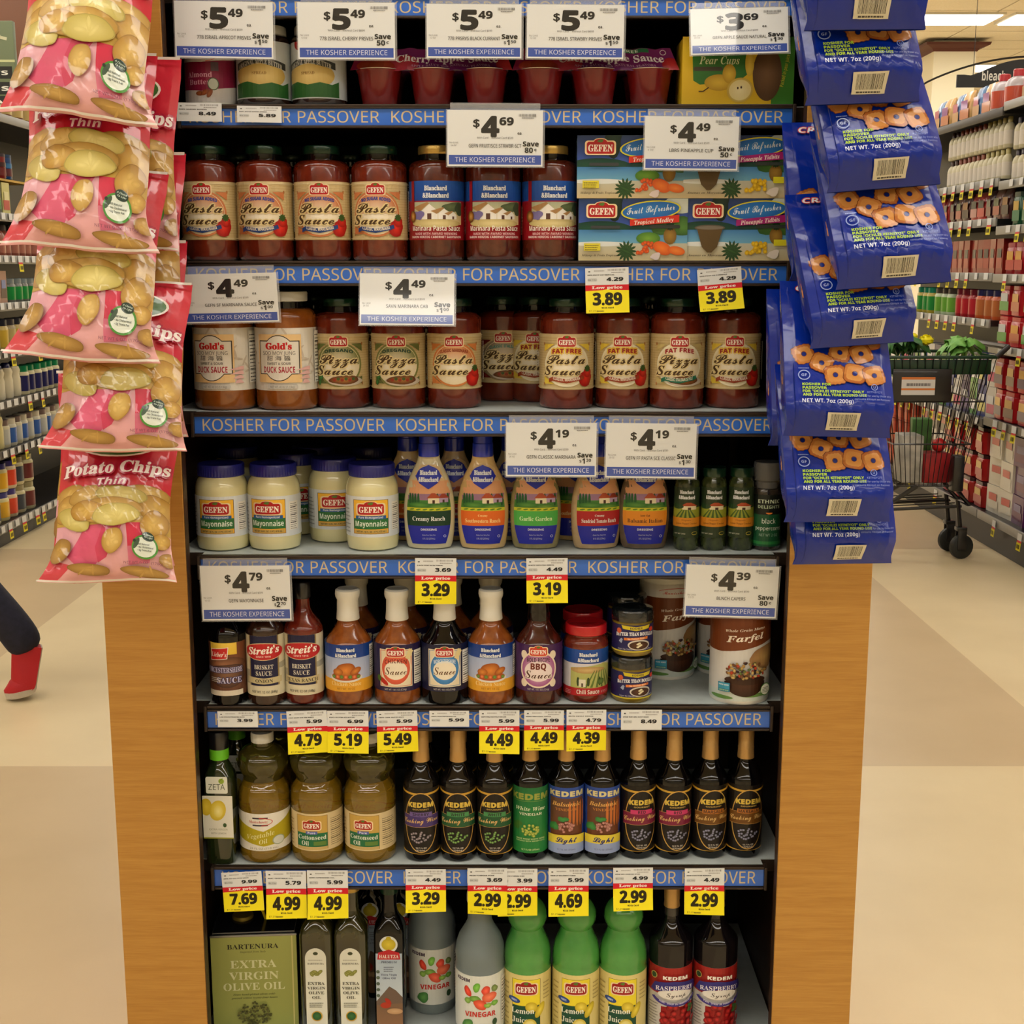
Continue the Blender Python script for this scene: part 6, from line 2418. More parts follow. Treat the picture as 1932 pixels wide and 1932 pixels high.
def chip_surface(seed, flare=.12, T=.034, lean=0.0):
    nz = vnoise(seed)

    def hw(v):
        return CW / 2 * (1 - .10 * np.sin(np.pi * np.clip(v, 0, 1)) ** .7 + flare * np.clip((.22 - v) / .22, 0, 1) ** 1.5 - .04 * np.clip((v - .9) / .1, 0, 1))

    def front(x, y, e, side=-1):
        u = np.clip(x / CW * 2 - 1, -1, 1)
        v = np.clip(y / CH, 0, 1)
        prof = np.clip(np.sin(np.pi * np.clip((v - .015) / .97, 0, 1)), 0, 1) ** .55
        t = T * (1 - np.abs(u) ** 2.6) * prof
        crease = nz(u * 1.4, v * 2.0, 5.0) * .0034 * (prof + .15) + nz(v * 3, u * 2.0, 9.0) * .0016
        # pinched folds running in from the lower corners and from the sides
        for cx, cy, a, w in ((-1, .05, .9, .30), (1, .05, 2.2, .3), (1, .62, 2.75, .22), (-1, .7, .3, .2)):
            d = (u - cx) * math.sin(a) - (v - cy) * 2 * math.cos(a)
            l = np.abs(u - cx)
            crease = crease - .0042 * np.exp(-(d / .07) ** 2) * np.exp(-l / .7) * prof
        edge = (1 - np.abs(u) ** 8)
        yy = side * (t + crease * edge) if side < 0 else side * (t * .55)
        X = u * hw(v) + .004 * np.sin(v * 9 + seed) * (1 - v)
        zz = v * CH - CH + .006 * np.sin(u * 2.2 + seed) * (1 - v) - .004 * u * u * (1 - v)
        return np.stack([X + lean * (1 - v) * CH, yy + .0015 * np.sin(u * 12) * np.clip((.05 - v) / .05, 0, 1) + (-e if side < 0 else 0), zz], 1)
    return front


def chip_bag(loc, seed, label, tiltx, tilty=0.0, rotz=0.0, flare=.12, T=.034, lean=0.0, scale=1.0, group='potato chip bags on the front strip', sz=1.0):
    root = empty('chip_bag')
    f = chip_surface(seed, flare, T, lean)
    A = CHIP
    A.build('printed_front', f, M_FILM, root, smooth=True)
    # back of the bag
    nu, nv = 16, 20
    gx, gy = np.meshgrid(np.linspace(0, CW, nu + 1), np.linspace(0, CH, nv + 1))
    B = f(gx.ravel(), gy.ravel(), np.zeros(gx.size), side=1)
    FB = [(j * (nu + 1) + i, (j + 1) * (nu + 1) + i, (j + 1) * (nu + 1) + i + 1, j * (nu + 1) + i + 1) for j in range(nv) for i in range(nu)]
    mk('bag_back', B, FB, M_FILM, root, cols=np.tile(lin((206, 60, 80)), (len(B), 1)))
    root.location = loc
    root.scale = (scale * .88, scale, scale * sz)
    root.rotation_euler = (R(tiltx), R(tilty), R(rotz))
    tag(root, label, 'chip bag', group)
    return root


def hang(xb, yb, Yb, tilt, sz=1.0, ty=0.0):
    """where the top of a bag must be so that its bottom edge shows at picture point (xb, yb) at depth Yb"""
    b = at(xb, yb, Yb)
    return Vector((b.x + CH * sz * math.sin(R(ty)), b.y + math.sin(R(tilt)) * CH * sz, b.z + math.cos(R(tilt)) * CH * sz))


for i, (xb, yb, Yb, tl, ty, rz, fl, T, sc, lab) in enumerate([
        (136, 222, 1.80, 22, 3, 4, .16, .032, 1.0, 'uppermost chip bag, its top cut off by the picture edge'),
        (146, 468, 1.80, 22, 1, 3, .18, .030, 1.0, 'second chip bag from the top of the front strip'),
        (152, 676, 1.79, 23, 3.5, 2, .18, .028, 1.0, 'third chip bag, in the middle of the hanging row'),
        (210, 848, 1.80, 22, 3, 3, .12, .030, 1.0, 'fourth chip bag, its lower corner crumpled'),
        (200, 1096, 1.815, 20, 3, 2, .12, .032, .97, 'lowest chip bag, the words potato chip in full view')]):
    sz = (1, 1, .97, .86, .86)[i]
    chip_bag(hang(xb, yb, Yb, tl, sz * sc, ty), 3 + i * 7, lab, -tl, ty, rz, fl, T, 0, sc, sz=sz)
for i, (xb, yb, ty, lab) in enumerate([
        (226, 483, 1, 'chip bag behind the uppermost one, right edge showing'), (236, 658, 1, 'chip bag behind the second one, a single letter of its name showing'),
        (240, 822, 0, 'chip bag behind the third one, its red side showing'), (212, 1062, 0, 'chip bag behind the fourth one, only a corner showing')]):
    chip_bag(hang(xb, yb, 1.90, 13), 50 + i * 5, lab, -13, ty, -1, .04, .013, 0, .98, group='potato chip bags on the rear strip')

# --- blue cracker bags
BW, BH = .158, .235


def cookie(A, x, y, r, rot, seed):
    pts = []
    for k in range(32):
        t = 2 * math.pi * k / 32
        q = (abs(math.cos(t)) ** 4.2 + abs(math.sin(t)) ** 4.2) ** (-1 / 4.2) * (1 + .035 * math.sin(t * 16 + seed))
        a = t + R(rot)
        pts.append((x + r * q * math.cos(a) / A.w, y + r * .88 * q * math.sin(a) / A.h))
    c = np.array([lin((138, 66, 26))] * 33)
    for sc_, cc in ((1.0, ((96, 44, 20), (120, 60, 26))), (.95, ((164, 92, 42), (206, 140, 70))), (.72, ((206, 146, 78), (196, 128, 62)))):
        P = [((p[0] - x) * sc_ + x, (p[1] - y) * sc_ + y) for p in pts]
        V = A.P([(x, y)] + P)
        C = [lin(cc[1])] + [lin(cc[0]) if (p[1] < y) == (seed % 2 == 0) else lin(tuple((a + b) // 2 for a, b in zip(*cc))) for p in P]
        A._add(V, [(0, k + 1, (k + 1) % 32 + 1) for k in range(32)], C)
    A.ell(x + .0, y + .0, r * .26 / A.w, r * .24 / A.h, (110, 56, 24), n=12)
    A.ell(x + .001, y - .001, r * .21 / A.w, r * .2 / A.h, (24, 40, 120), n=12)


def blue_art():
    A = Art(BW, BH, gx=BW / 10, gy=BH / 20, eps=.00007)
    y_ = lambda s: 1 - s
    A.rect(0, 0, 1, 1, (6, 38, 142), (8, 42, 152))
    for i, (x, s, rot) in enumerate([(.80, .405, 10), (.17, .50, 20), (.51, .485, -15), (.71, .49, 20), (.33, .555, -25), (.45, .63, 8), (.63, .62, -12), (.81, .63, 15)]):
        cookie(A, x, y_(s), .0165, rot, i)
    A.ring(.16, y_(.635), .055, .032, .0014, (150, 170, 226), 20)
    A.text('GF', .16, y_(.643), .017, 'bold', (150, 170, 226), w=.05)
    A.lines(.11, .21, y_(.595), y_(.585), 1, (120, 140, 210), .6)
    for i, (t, w) in enumerate((('KOSHER FOR', .26), ('PASSOVER', .22), ('FOR "OCHLEI KITNIYOT" ONLY', .56), ('AND FOR ALL YEAR ROUND USE', .58))):
        A.text(t, .14, y_(.70 + i * .022), .0155, 'bold', (166, 200, 50), al='l', w=w, fat=.05)
    A.text('NET WT. 7oz (200g)', .13, y_(.808), .024, 'bold', (206, 214, 236), al='l', w=.47)
    A.ring(.80, y_(.705), .032, .020, .0011, (130, 150, 220), 18)
    A.text('U', .80, y_(.713), .016, 'bold', (130, 150, 220), w=.02)
    A.text('KITNIYOT', .80, y_(.742), .012, 'sans', (130, 150, 220), w=.14)
    A.text('Acceptable for use by those who', .78, y_(.765), .011, 'sans', (140, 158, 222), w=.36)
    A.text('consume Kitniyot on Passover', .78, y_(.787), .011, 'sans', (140, 158, 222), w=.34)
    A.poly([(.37, y_(.965)), (.67, y_(.965)), (.675, y_(.865)), (.365, y_(.865))], (206, 200, 178))
    A.barcode(.40, y_(.945), .645, y_(.875), (30, 28, 30), 38)
    A.lines(.41, .64, y_(.96), y_(.95), 1, (60, 56, 50), .7)
    # top letters
    A.text('CRACKERS', .5, y_(.07), .035, 'bi', (226, 230, 240), w=.7, out=(200, 60, 40), outf=.15)
    return A


BLUEART = blue_art()


def gusset_art():
    A = Art(.06, BH, gx=.03, gy=BH / 20, eps=.00007)
    A.rect(0, 0, 1, 1, (20, 42, 128), (24, 50, 150))
    A.line([(.1, .93), (.9, .86), (.9, .36), (.5, .26), (.1, .34)], .0016, (206, 214, 236))
    A.text('crackers', .62, .58, .10, 'bi', (226, 110, 50), rot=90, w=.9 * 1.0)
    A.text('baked', .38, .60, .08, 'bi', (220, 226, 240), rot=90, w=.6)
    for i in range(4):
        cookie(A, .45 + .12 * (i % 2), .42 - .035 * i + .03, .008, i * 20, i)
    return A


GUS = gusset_art()
S_PTS = np.array([0, .04, .10, .30, .55, .78, .83, .87, .94, .98, 1.0])
_fr = np.array([.002, .004, .016, .044, .068, .085, .088, .084, .071, .061, .058])        # front face, towards the shopper
_bk = np.array([-.002, -.002, -.002, .004, .012, .022, .028, .036, .050, .054, .054])     # back face
B_PTS, C_PTS = (_fr - _bk) / 2, -(_fr + _bk) / 2
A_PTS = np.array([.94, .94, .95, .97, .99, 1.0, 1.0, .98, .95, .97, 1.0]) * BW / 2


def blue_bag(loc, seed, label, tiltx, tilty, rotz, scale=1.0, group='blue cracker bags on the front strip'):
    nz = vnoise(seed)
    root = empty('cracker_bag')
    P = 5.0

    def cs(s):
        return np.interp(s, S_PTS, C_PTS), np.interp(s, S_PTS, B_PTS), np.interp(s, S_PTS, A_PTS)

    def front(x, y, e):
        s = 1 - y / BH
        c, b, a = cs(s)
        t = np.clip(x / BW * 2 - 1, -1, 1) * .985
        d = (1 - np.abs(t) ** P) ** (1 / P)
        w = nz(t * 2, s * 4, 5) * .0028 + nz(s * 6, t * 2, 8) * .0014
        return np.stack([t * a, c - b * d - e - w * (1 - np.abs(t) ** 6) * np.clip(s * 8, .2, 1), -s * BH], 1)
    BLUEART.build('printed_front', front, M_FOIL, root, smooth=True, off=.0004)

    def side(x, y, e):
        s = 1 - y / BH
        c, b, a = cs(s)
        t = np.clip((x / .06) * 2 - 1, -1, 1) * .9
        d = (1 - np.abs(t) ** P) ** (1 / P)
        return np.stack([-a * d - e + .003 * np.cos(t * 1.6), c + b * t * -1, -s * BH], 1)
    GUS.build('printed_side', side, M_FOIL, root, smooth=True, off=.0006)
    # the body behind the print: closed rings
    n = 32
    V, F = [], []
    ss = np.linspace(0, 1, 25)
    for s in ss:
        c, b, a = cs(s)
        for k in range(n):
            t = 2 * math.pi * k / n
            q = (abs(math.cos(t)) ** P + abs(math.sin(t)) ** P) ** (-1 / P)
            V.append((a * .985 * q * math.cos(t) * .995, c + b * .93 * q * math.sin(t), -s * BH))
    for i in range(24):
        for k in range(n):
            p, q = i * n + k, i * n + (k + 1) % n
            F.append((p, p + n, q + n, q))
    mk('bag_body', V, F, M_FOIL, root, cols=np.tile(lin((6, 38, 142)), (len(V), 1)), sharp=60)
    root.location = loc
    root.scale = (scale,) * 3
    root.rotation_euler = (R(tiltx), R(tilty), R(rotz))
    tag(root, label, 'cracker bag', group)


def hang2(xe, ye, Ye, tilt):
    """top of a blue bag whose lower front fold shows at (xe, ye)"""
    b = at(xe, ye, Ye)
    s = .825
    dy, dz = -.087, -s * BH
    ct, st = math.cos(R(-tilt)), math.sin(R(-tilt))
    yy, zz = dy * ct - dz * st, dy * st + dz * ct
    return Vector((b.x, b.y - yy, b.z - zz))


for i, (xe, ye, tl, ty, rz, sc, lab) in enumerate([
        (1628, -26, 14, -1, 3, 1.04, 'highest blue cracker bag, only its lower end with the barcode in view'),
        (1610, 124, 11, -2.5, 6, 1.02, 'second blue cracker bag from the top'),
        (1642, 288, 13, -4.5, 5, 1.02, 'third blue cracker bag, tilted, crackers clearly shown'),
        (1664, 468, 15, -4.0, 4, 1.04, 'fourth blue cracker bag, the one that sticks out furthest'),
        (1602, 603, 12, -3.5, 8, .98, 'fifth blue cracker bag, half covered by the one above'),
        (1594, 779, 12, 1.5, 1, .98, 'sixth blue cracker bag, all its crackers in view'),
        (1582, 937, 12, .5, 4, 1.0, 'seventh blue cracker bag, the last but one'),
        (1592, 1030, 6, .5, 6, .98, 'lowest blue cracker bag, just above the bare wood')]):
    blue_bag(hang2(xe, ye, (1.735, 1.755, 1.76, 1.755, 1.77, 1.762, 1.778, 1.83)[i], tl), 5 + i * 3, lab, -tl, ty, rz, sc * .97)
for i, (xe, ye, ty, lab) in enumerate([
        (1585, 480, -1, 'blue cracker bag behind the fourth one, its left edge showing'), (1552, 800, 1, 'blue cracker bag behind the sixth one')]):
    blue_bag(hang2(xe, ye, 1.884, 3), 40 + i, lab, -3, ty, 5, .97, group='blue cracker bags on the rear strip')

# the metal strips the bags are clipped to
for nm, xa, lab in (('left', 250, 'slim metal clip strip holding the chip bags'), ('right', 1600, 'slim metal clip strip holding the blue cracker bags')):
    x = at(xa, 600, 1.985).x
    root = empty('clip_strip')
    zb = at(966, 820, 1.985).z
    V, F = join([box_vf(x - .011, x + .011, 1.984, 1.9865, zb, 2.23, 0), box_vf(x - .011, x + .011, 1.984, 2.1, 2.295, 2.298), box_vf(x - .011, x + .011, 1.984, 1.9865, 2.23, 2.298)])
    mk('strip', V, F, M_STEEL, root, smooth=False)
    for k in range(9):
        z = 2.2 - k * .125
        if z > zb:
            V, F = tube_vf([(x, 1.984, z), (x, 1.955, z - .004), (x, 1.94, z + .006)], .0018)
            mk('hook', V, F, M_STEEL, root)
    tag(root, lab, 'clip strip')

# ============================================================ the aisles behind the display
M_SHBLK = pmat('black_shelf_metal', (26, 24, 24), rough=.4)
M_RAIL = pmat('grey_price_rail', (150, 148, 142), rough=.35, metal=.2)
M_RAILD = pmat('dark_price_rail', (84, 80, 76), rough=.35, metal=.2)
bgm = M_GLOSS


def bgitem(name, kind, w, h, c, rng):
    """a small far-off package in one piece: coloured rings and a printed front. c: body, cap, label, accent"""
    V, F, C = [], [], []

    def add(v, f, col):
        k = len(V)
        V.extend(v)
        F.extend([tuple(i + k for i in q) for q in f])
        C.extend([lin(col)] * len(v))
    body, cap, lab, acc = c
    r = w / 2
    if kind == 'bottle':
        v, f = lathe_vf([(r * .9, 0), (r, h * .04), (r, h * .62), (r * .8, h * .74), (r * .42, h * .82)], 16)
        add(v, f, body)
        v, f = lathe_vf([(r * .44, h * .82), (r * .44, h * .98), (r * .36, h)], 14)
        add(v, f, cap)
        v, f = lathe_vf([(r * 1.01, h * .12), (r * 1.01, h * .56)], 16, close=False)
        add(v, f, lab)
    elif kind == 'jar':
        v, f = lathe_vf([(r * .92, 0), (r, h * .05), (r, h * .72), (r * .84, h * .80)], 16)
        add(v, f, body)
        v, f = lathe_vf([(r * .88, h * .79), (r * .88, h * .98), (r * .8, h)], 16)
        add(v, f, cap)
        v, f = lathe_vf([(r * 1.01, h * .12), (r * 1.01, h * .66)], 16, close=False)
        add(v, f, lab)
    elif kind == 'squeeze':
        v, f = lathe_vf([(r * .9, 0), (r, h * .05), (r, h * .5), (r * .85, h * .62), (r, h * .74), (r * .8, h * .86)], 16, sy=.7)
        add(v, f, body)
        v, f = lathe_vf([(r * .5, h * .86), (r * .48, h * .95), (r * .3, h)], 12)
        add(v, f, cap)
    elif kind == 'can':
        v, f = lathe_vf([(r * .96, 0), (r, h * .02), (r, h * .86)], 16)
        add(v, f, body)
        v, f = lathe_vf([(r * 1.02, h * .86), (r * 1.02, h * .98), (r * .94, h)], 16)
        add(v, f, cap)
    elif kind == 'jug':                      # square canister with grip recess and lid
        v, f = lathe_vf([(r * .94, 0), (r, h * .03), (r, h * .80), (r * .93, h * .84)], 20, mod=squircle(6))
        add(v, f, body)
        v, f = lathe_vf([(r * .95, h * .84), (r * .95, h * .97), (r * .86, h)], 20, mod=squircle(6))
        add(v, f, cap)
    elif kind == 'bag':
        v, f = lathe_vf([(r * .9, 0), (r * 1.0, h * .1), (r * 1.02, h * .5), (r * .96, h * .85), (r * .98, h)], 16, sy=.5, mod=squircle(4))
        for i, p in enumerate(v):
            if p[2] > h * .8:
                v[i] = (p[0], p[1] * (.12 if p[2] > h * .95 else .6), p[2])
        add(v, f, body)
    else:                                    # box
        v, f = box_vf(-r, r, -r * .7, r * .7, 0, h)
        add(v, f, body)
    if kind in ('jug', 'box', 'bag', 'can', 'squeeze'):
        d = {'jug': r, 'box': r * .7, 'bag': r * .52, 'can': r, 'squeeze': r * .7}[kind] + .002
        if kind in ('jug', 'box', 'bag'):
            v = [(-r * .8, -d, h * .16), (r * .8, -d, h * .16), (r * .8, -d, h * .46), (-r * .8, -d, h * .46), (-r * .6, -d - .001, h * .46), (r * .6, -d - .001, h * .46), (r * .6, -d - .001, h * .72), (-r * .6, -d - .001, h * .72)]
            add(v[:4], [(0, 1, 2, 3)], lab)
            add(v[4:], [(0, 1, 2, 3)], acc)
        else:
            v, f = lathe_vf([(d, h * .12), (d, h * .42)], 16, sy=.7 if kind == 'squeeze' else 1, close=False)
            add(v, f, lab)
            v, f = lathe_vf([(d, h * .46), (d, h * .64)], 16, sy=.7 if kind == 'squeeze' else 1, close=False)
            add(v, f, acc)
    me = bpy.data.meshes.new(name)
    me.from_pydata(V, [], F)
    me.polygons.foreach_set('use_smooth', [True] * len(me.polygons))
    me.update()
    me.set_sharp_from_angle(angle=R(40))
    a = me.attributes.new('Col', 'FLOAT_COLOR', 'POINT')
    a.data.foreach_set('color', np.array([(*q, 1) for q in C]).ravel())
    me.materials.append(bgm)
    return me


CACHE = {}


def bgput(name, kind, w, h, c, loc, rot, label, cat, group):
    k = (kind, round(w, 3), round(h, 3), c)
    if k not in CACHE:
        CACHE[k] = bgitem(name, kind, w, h, c, rr)
    o = bpy.data.objects.new(name, CACHE[k])
    COL.objects.link(o)
    o.location = loc
    o.rotation_euler = (0, 0, R(rot))
    return tag(o, label, cat, group)


def gondola(X, side, y0, y1, shelves, label, depth_=.42):
    """side +1: goods face towards -X (the aisle on the right); -1: the other way"""
    root = empty('supermarket_shelving')
    shelves_base = min(q[2] for q in shelves)
    xb = X + side * (depth_ + .02)
    box('back_board', min(xb, xb + side * .03), max(xb, xb + side * .03), y0, y1, 0, 2.3, M_SHBLK, root)
    for (a, b, z, dark) in shelves:
        x0, x1 = (X, xb) if side > 0 else (xb, X)
        box('shelf', x0, x1, a + .004, b - .004, z - .03, z, M_SHBLK, root)
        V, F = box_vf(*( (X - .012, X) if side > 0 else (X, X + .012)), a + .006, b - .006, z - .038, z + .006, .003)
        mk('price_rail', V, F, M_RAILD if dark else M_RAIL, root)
    V, F = box_vf(*((X + .02, X + .05) if side > 0 else (X - .05, X - .02)), y0, y1, 0, shelves_base - .032)
    mk('kick_plate', V, F, M_SHBLK, root)
    tag(root, label, 'shelving')
    return root


def small_tags(X, side, z, ys, yellow, words):
    small_tags.n = getattr(small_tags, 'n', 0) + 1
    words = words + ', rail ' + 'abcdefghijklmnopqrstuvwxyz'[small_tags.n % 26] if False else words
    for i, y in enumerate(ys):
        q = rr.random()
        h = .085 if q < yellow else .035
        A = 'tag_y' if h > .05 else 'tag_w'
        if A not in CACHE:
            V, F, C = [], [], []
            for (a, b, c) in ([(0, .035, (222, 220, 214)), (.035, .045, (206, 60, 60)), (.045, .085, (232, 214, 40))] if A == 'tag_y' else [(0, .035, (222, 220, 214))]):
                k = len(V)
                V += [(-.027, -.0 - b * .06, -a), (.027, -.0 - b * .06, -a), (.027, -b * .1, -b), (-.027, -b * .1, -b)]
                F.append((k, k + 3, k + 2, k + 1))
                C += [lin(c)] * 4
            if A == 'tag_y':
                for xx in (-.014, -.004, .006, .014):
                    k = len(V)
                    V += [(xx - .003, -.0085, -.054), (xx + .003, -.0085, -.054), (xx + .003, -.0095, -.074), (xx - .003, -.0095, -.074)]
                    F.append((k, k + 3, k + 2, k + 1))
                    C += [lin((50, 44, 20))] * 4
            me = bpy.data.meshes.new('shelf_tag')
            me.from_pydata(V, [], F)
            a = me.attributes.new('Col', 'FLOAT_COLOR', 'POINT')
            a.data.foreach_set('color', np.array([(*q2, 1) for q2 in C]).ravel())
            me.materials.append(M_PAPER)
            CACHE[A] = me
        o = bpy.data.objects.new('shelf_tag', CACHE[A])
        COL.objects.link(o)
        o.location = (X - side * .014, y, z + .002)
        o.rotation_euler = (0, 0, R(-90 * side + rr.uniform(-4, 4)))
        tag(o, ('yellow sale tag on ' if A == 'tag_y' else 'white price tag on ') + words + ', ' + ORD[i] + ' place', 'price tag', ('yellow sale tags, ' if A == 'tag_y' else 'white price tags, ') + words)


# ---- right-hand aisle: coffee, syrup, detergent
RX = 2.50
YB = 6.92                                    # joint between the two sections
zr = lambda py, Y=6.27: at(1932, py, Y).z
ZA = {'top': 2.27, 's1': 1.88, 's2': 1.655, 's3': 1.415, 's4': 1.055, 's5': .675, 'base': .175}
ZB = {'top': 2.25, 's1': 1.90, 's2': 1.70, 's3': 1.42, 's4': 1.18, 's5': .66, 'base': .175}
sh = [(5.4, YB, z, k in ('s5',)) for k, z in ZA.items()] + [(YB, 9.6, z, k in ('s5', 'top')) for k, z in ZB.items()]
gondola(RX, 1, 5.4, 9.6, sh, 'tall black supermarket shelving along the aisle beyond the blue bags')


ORD = ['first', 'second', 'third'] + [str(n) + 'th' for n in range(4, 40)]


def row(zkey, y0, y1, step, kind, w, h, cols, name, lab, cat, group, stack=1, ZZ=None, x=None, side=1, X=None, sub=None):
    n = int(round((y1 - y0) / step))
    for i in range(n):
        y = y0 + (i + .5) * step
        c = cols[(i // (sub or 1)) % len(cols)]
        for k in range(stack):
            z = (ZZ or ZA)[zkey] if isinstance(zkey, str) else zkey
            o_ = ORD[min(i, 29)] + ' along'
            bgput(name, kind, w, h, c, ((X if X is not None else RX) + side * (w / 2 + .02 + rr.uniform(0, .012)), y, z + .0005 + k * (h + .0015)), -90 * side + rr.uniform(-5, 5), lab + ', ' + o_ + (('', ', bottom', ', second', ', third up')[k + 1] if stack > 1 else ''), cat, group)


W_ = (226, 218, 204)
# top shelf
row('top', 5.9, 6.35, .15, 'jar', .13, .15, [((206, 96, 40), (150, 30, 40), (226, 200, 170), (200, 60, 90))], 'detergent_tub', 'orange and white tub on the highest shelf', 'tub', 'orange tubs on the highest shelf')
row('top', 6.35, 6.92, .19, 'bag', .17, .17, [((222, 206, 186), W_, (206, 176, 130), (206, 120, 140))], 'detergent_bag', 'pale bag with a pink mark on the highest shelf', 'bag', 'pale bags on the highest shelf')
row('top', 6.92, 7.3, .19, 'bottle', .13, .20, [((206, 196, 200), (196, 40, 50), (206, 74, 40), (206, 74, 40))], 'sauce_jug', 'large jug with red cap and orange lower half on the highest shelf', 'jug', 'large red-capped jugs', ZZ=ZB)
row('top', 7.3, 8.3, .17, 'bag', .15, .18, [((226, 176, 110), (190, 40, 50), (210, 120, 60), (150, 60, 140)), ((110, 150, 200), (190, 40, 50), (210, 150, 80), (200, 60, 90))], 'pet_food_bag', 'yellow bag with a red band on the highest shelf', 'bag', 'yellow bags on the highest shelf', ZZ=ZB)
# two tiers of slim bottles
for k, zz in enumerate((ZB['s1'], ZB['s1'] + .16)):
    for i in range(26):
        y = 6.05 + i * .072
        if abs(y - YB) < .034:
            continue
        cap = [(70, 44, 34), (60, 50, 60), (190, 176, 110), (150, 80, 60)][(i // 6) % 4]
        blue = y < 6.25
        bgput('cream_bottle', 'bottle', .058, .156, ((206, 196, 160) if not blue else (50, 90, 160), cap, (224, 214, 198) if not blue else (44, 80, 160), (90, 90, 90)), (RX + .055, y, (ZA['s1'] if y < YB else ZB['s1']) + .0005 + k * .158), -90 + rr.uniform(-5, 5),
              ('white-labelled' if not blue else 'blue-labelled') + ' syrup bottle, ' + ORD[i] + ' along the ' + ('upper' if k else 'lower') + ' tier', 'bottle', ('white-labelled' if not blue else 'blue-labelled') + ' syrup bottles, tier %s' % ('two' if k else 'one'))
row('s2', 5.95, 6.2, .12, 'bag', .10, .17, [((196, 40, 36), W_, (230, 200, 40), (230, 200, 40))], 'coffee_bag', 'red and yellow bag under the syrup bottles', 'bag', 'red and yellow bags')
row('s2', 6.2, 6.83, .125, 'jug', .10, .175, [((24, 84, 54), (14, 56, 40), (46, 120, 80), (200, 160, 60))], 'coffee_canister', 'green coffee canister under the syrup bottles', 'canister', 'green coffee canisters')
row('s2', 6.92, 8.5, .12, 'bag', .11, .155, [((84, 40, 36), W_, (60, 30, 30), (180, 120, 60)), ((150, 110, 96), W_, (190, 90, 70), (90, 100, 60)), ((70, 24, 34), W_, (110, 30, 40), (60, 60, 60)), ((206, 50, 50), W_, (220, 90, 80), (60, 60, 64)), ((200, 60, 60), W_, (226, 160, 150), (60, 60, 60))], 'coffee_bag', 'dark coffee bag under the syrup bottles', 'bag', 'dark coffee bags', ZZ=ZB)
row('s3', 5.9, 6.35, .115, 'jug', .10, .17, [((36, 84, 44), (26, 64, 40), (60, 90, 50), (206, 120, 60))], 'coffee_can', 'green coffee can beside the red ones', 'can', 'green coffee cans')
row('s3', 6.35, 6.85, .13, 'jug', .115, .165, [((168, 24, 34), (170, 30, 60), (190, 40, 40), (214, 150, 50))], 'coffee_canister', 'short red coffee canister on the third shelf down', 'canister', 'short red coffee canisters')
row('s3', 6.92, 8.5, .10, 'box', .09, .18, [((150, 40, 32), W_, (170, 50, 40), (70, 54, 50))], 'coffee_carton', 'dark red coffee carton with round emblem', 'carton', 'dark red coffee cartons', ZZ=ZB)
row('s4', 5.92, 6.88, .165, 'jug', .145, .155, [((178, 26, 34), (186, 34, 44), (190, 90, 50), (220, 150, 50)), ((178, 26, 34), (186, 34, 44), (80, 150, 60), (200, 200, 200))], 'coffee_canister', 'red coffee canister stacked two high at eye level', 'canister', 'red coffee canisters, two high at eye level', stack=2)
for k, c in enumerate([((206, 90, 40), (40, 36, 80), (190, 110, 60), (120, 80, 50)), ((170, 30, 36), (120, 20, 40), (190, 40, 50), (220, 190, 60)), ((190, 206, 170), (70, 60, 50), (110, 170, 60), (80, 90, 70)), ((190, 170, 60), (20, 130, 100), (40, 140, 60), (206, 60, 40))]):
    row('s4', 6.95 + k * .36, 7.31 + k * .36, .11, 'jar', .10, .155, [c], 'snack_jar', ('orange', 'dark red', 'pale green', 'yellow and green')[k] + ' jar on the far section', 'jar', ('orange', 'dark red', 'pale green', 'yellow and green')[k] + ' jars on the far section', ZZ=ZB)
row('s5', 5.92, 6.88, .165, 'jug', .145, .16, [((174, 22, 30), (182, 30, 40), (110, 70, 56), (214, 160, 60)), ((174, 22, 30), (182, 30, 40), (90, 60, 90), (214, 160, 60))], 'coffee_canister', 'red coffee canister with brown label stacked two high', 'canister', 'red coffee canisters with brown labels', stack=2)
row('s5', 6.92, 9.2, .13, 'box', .12, .17, [((206, 200, 190), W_, (200, 60, 110), (220, 220, 220)), ((40, 60, 130), W_, (220, 210, 120), (220, 220, 220)), ((110, 170, 90), W_, (240, 240, 240), (70, 120, 60)), ((50, 40, 90), W_, (80, 60, 130), (220, 220, 220))], 'tea_box', 'box of tea or cocoa on the far section', 'box', 'small boxes on the far section', stack=2, ZZ=ZB)
for y0, y1, c, nm, kd, w_, h_ in ((5.9, 6.25, ((60, 110, 180), W_, (170, 70, 40), (200, 200, 206)), 'blue coffee box with a cup on it', 'box', .17, .145), (6.25, 6.6, ((96, 40, 96), W_, (110, 30, 80), (120, 100, 150)), 'purple coffee box with a cup on it', 'box', .17, .145),
                                    (6.6, 6.95, ((222, 214, 196), W_, (222, 214, 196), (200, 60, 50)), 'white coffee box with a red leaf', 'box', .17, .145), (6.95, 7.65, ((170, 22, 28), (60, 20, 30), (170, 30, 34), (206, 160, 60)), 'red coffee canister with dark lid', 'jug', .15, .145),
                                    (7.65, 8.2, ((206, 200, 190), W_, (90, 80, 74), (190, 60, 60)), 'white box with a brown cup', 'box', .15, .15), (8.2, 9.3, ((166, 56, 36), (150, 50, 30), (190, 80, 50), (170, 60, 40)), 'rust-red jar', 'can', .13, .15)):
    row('base', y0, y1, .175 if kd != 'can' else .14, kd, w_, h_, [c], 'coffee_box' if kd == 'box' else 'coffee_canister', nm + ' on the lowest shelf', 'box' if kd == 'box' else 'canister', nm + ', lowest shelf', stack=3)
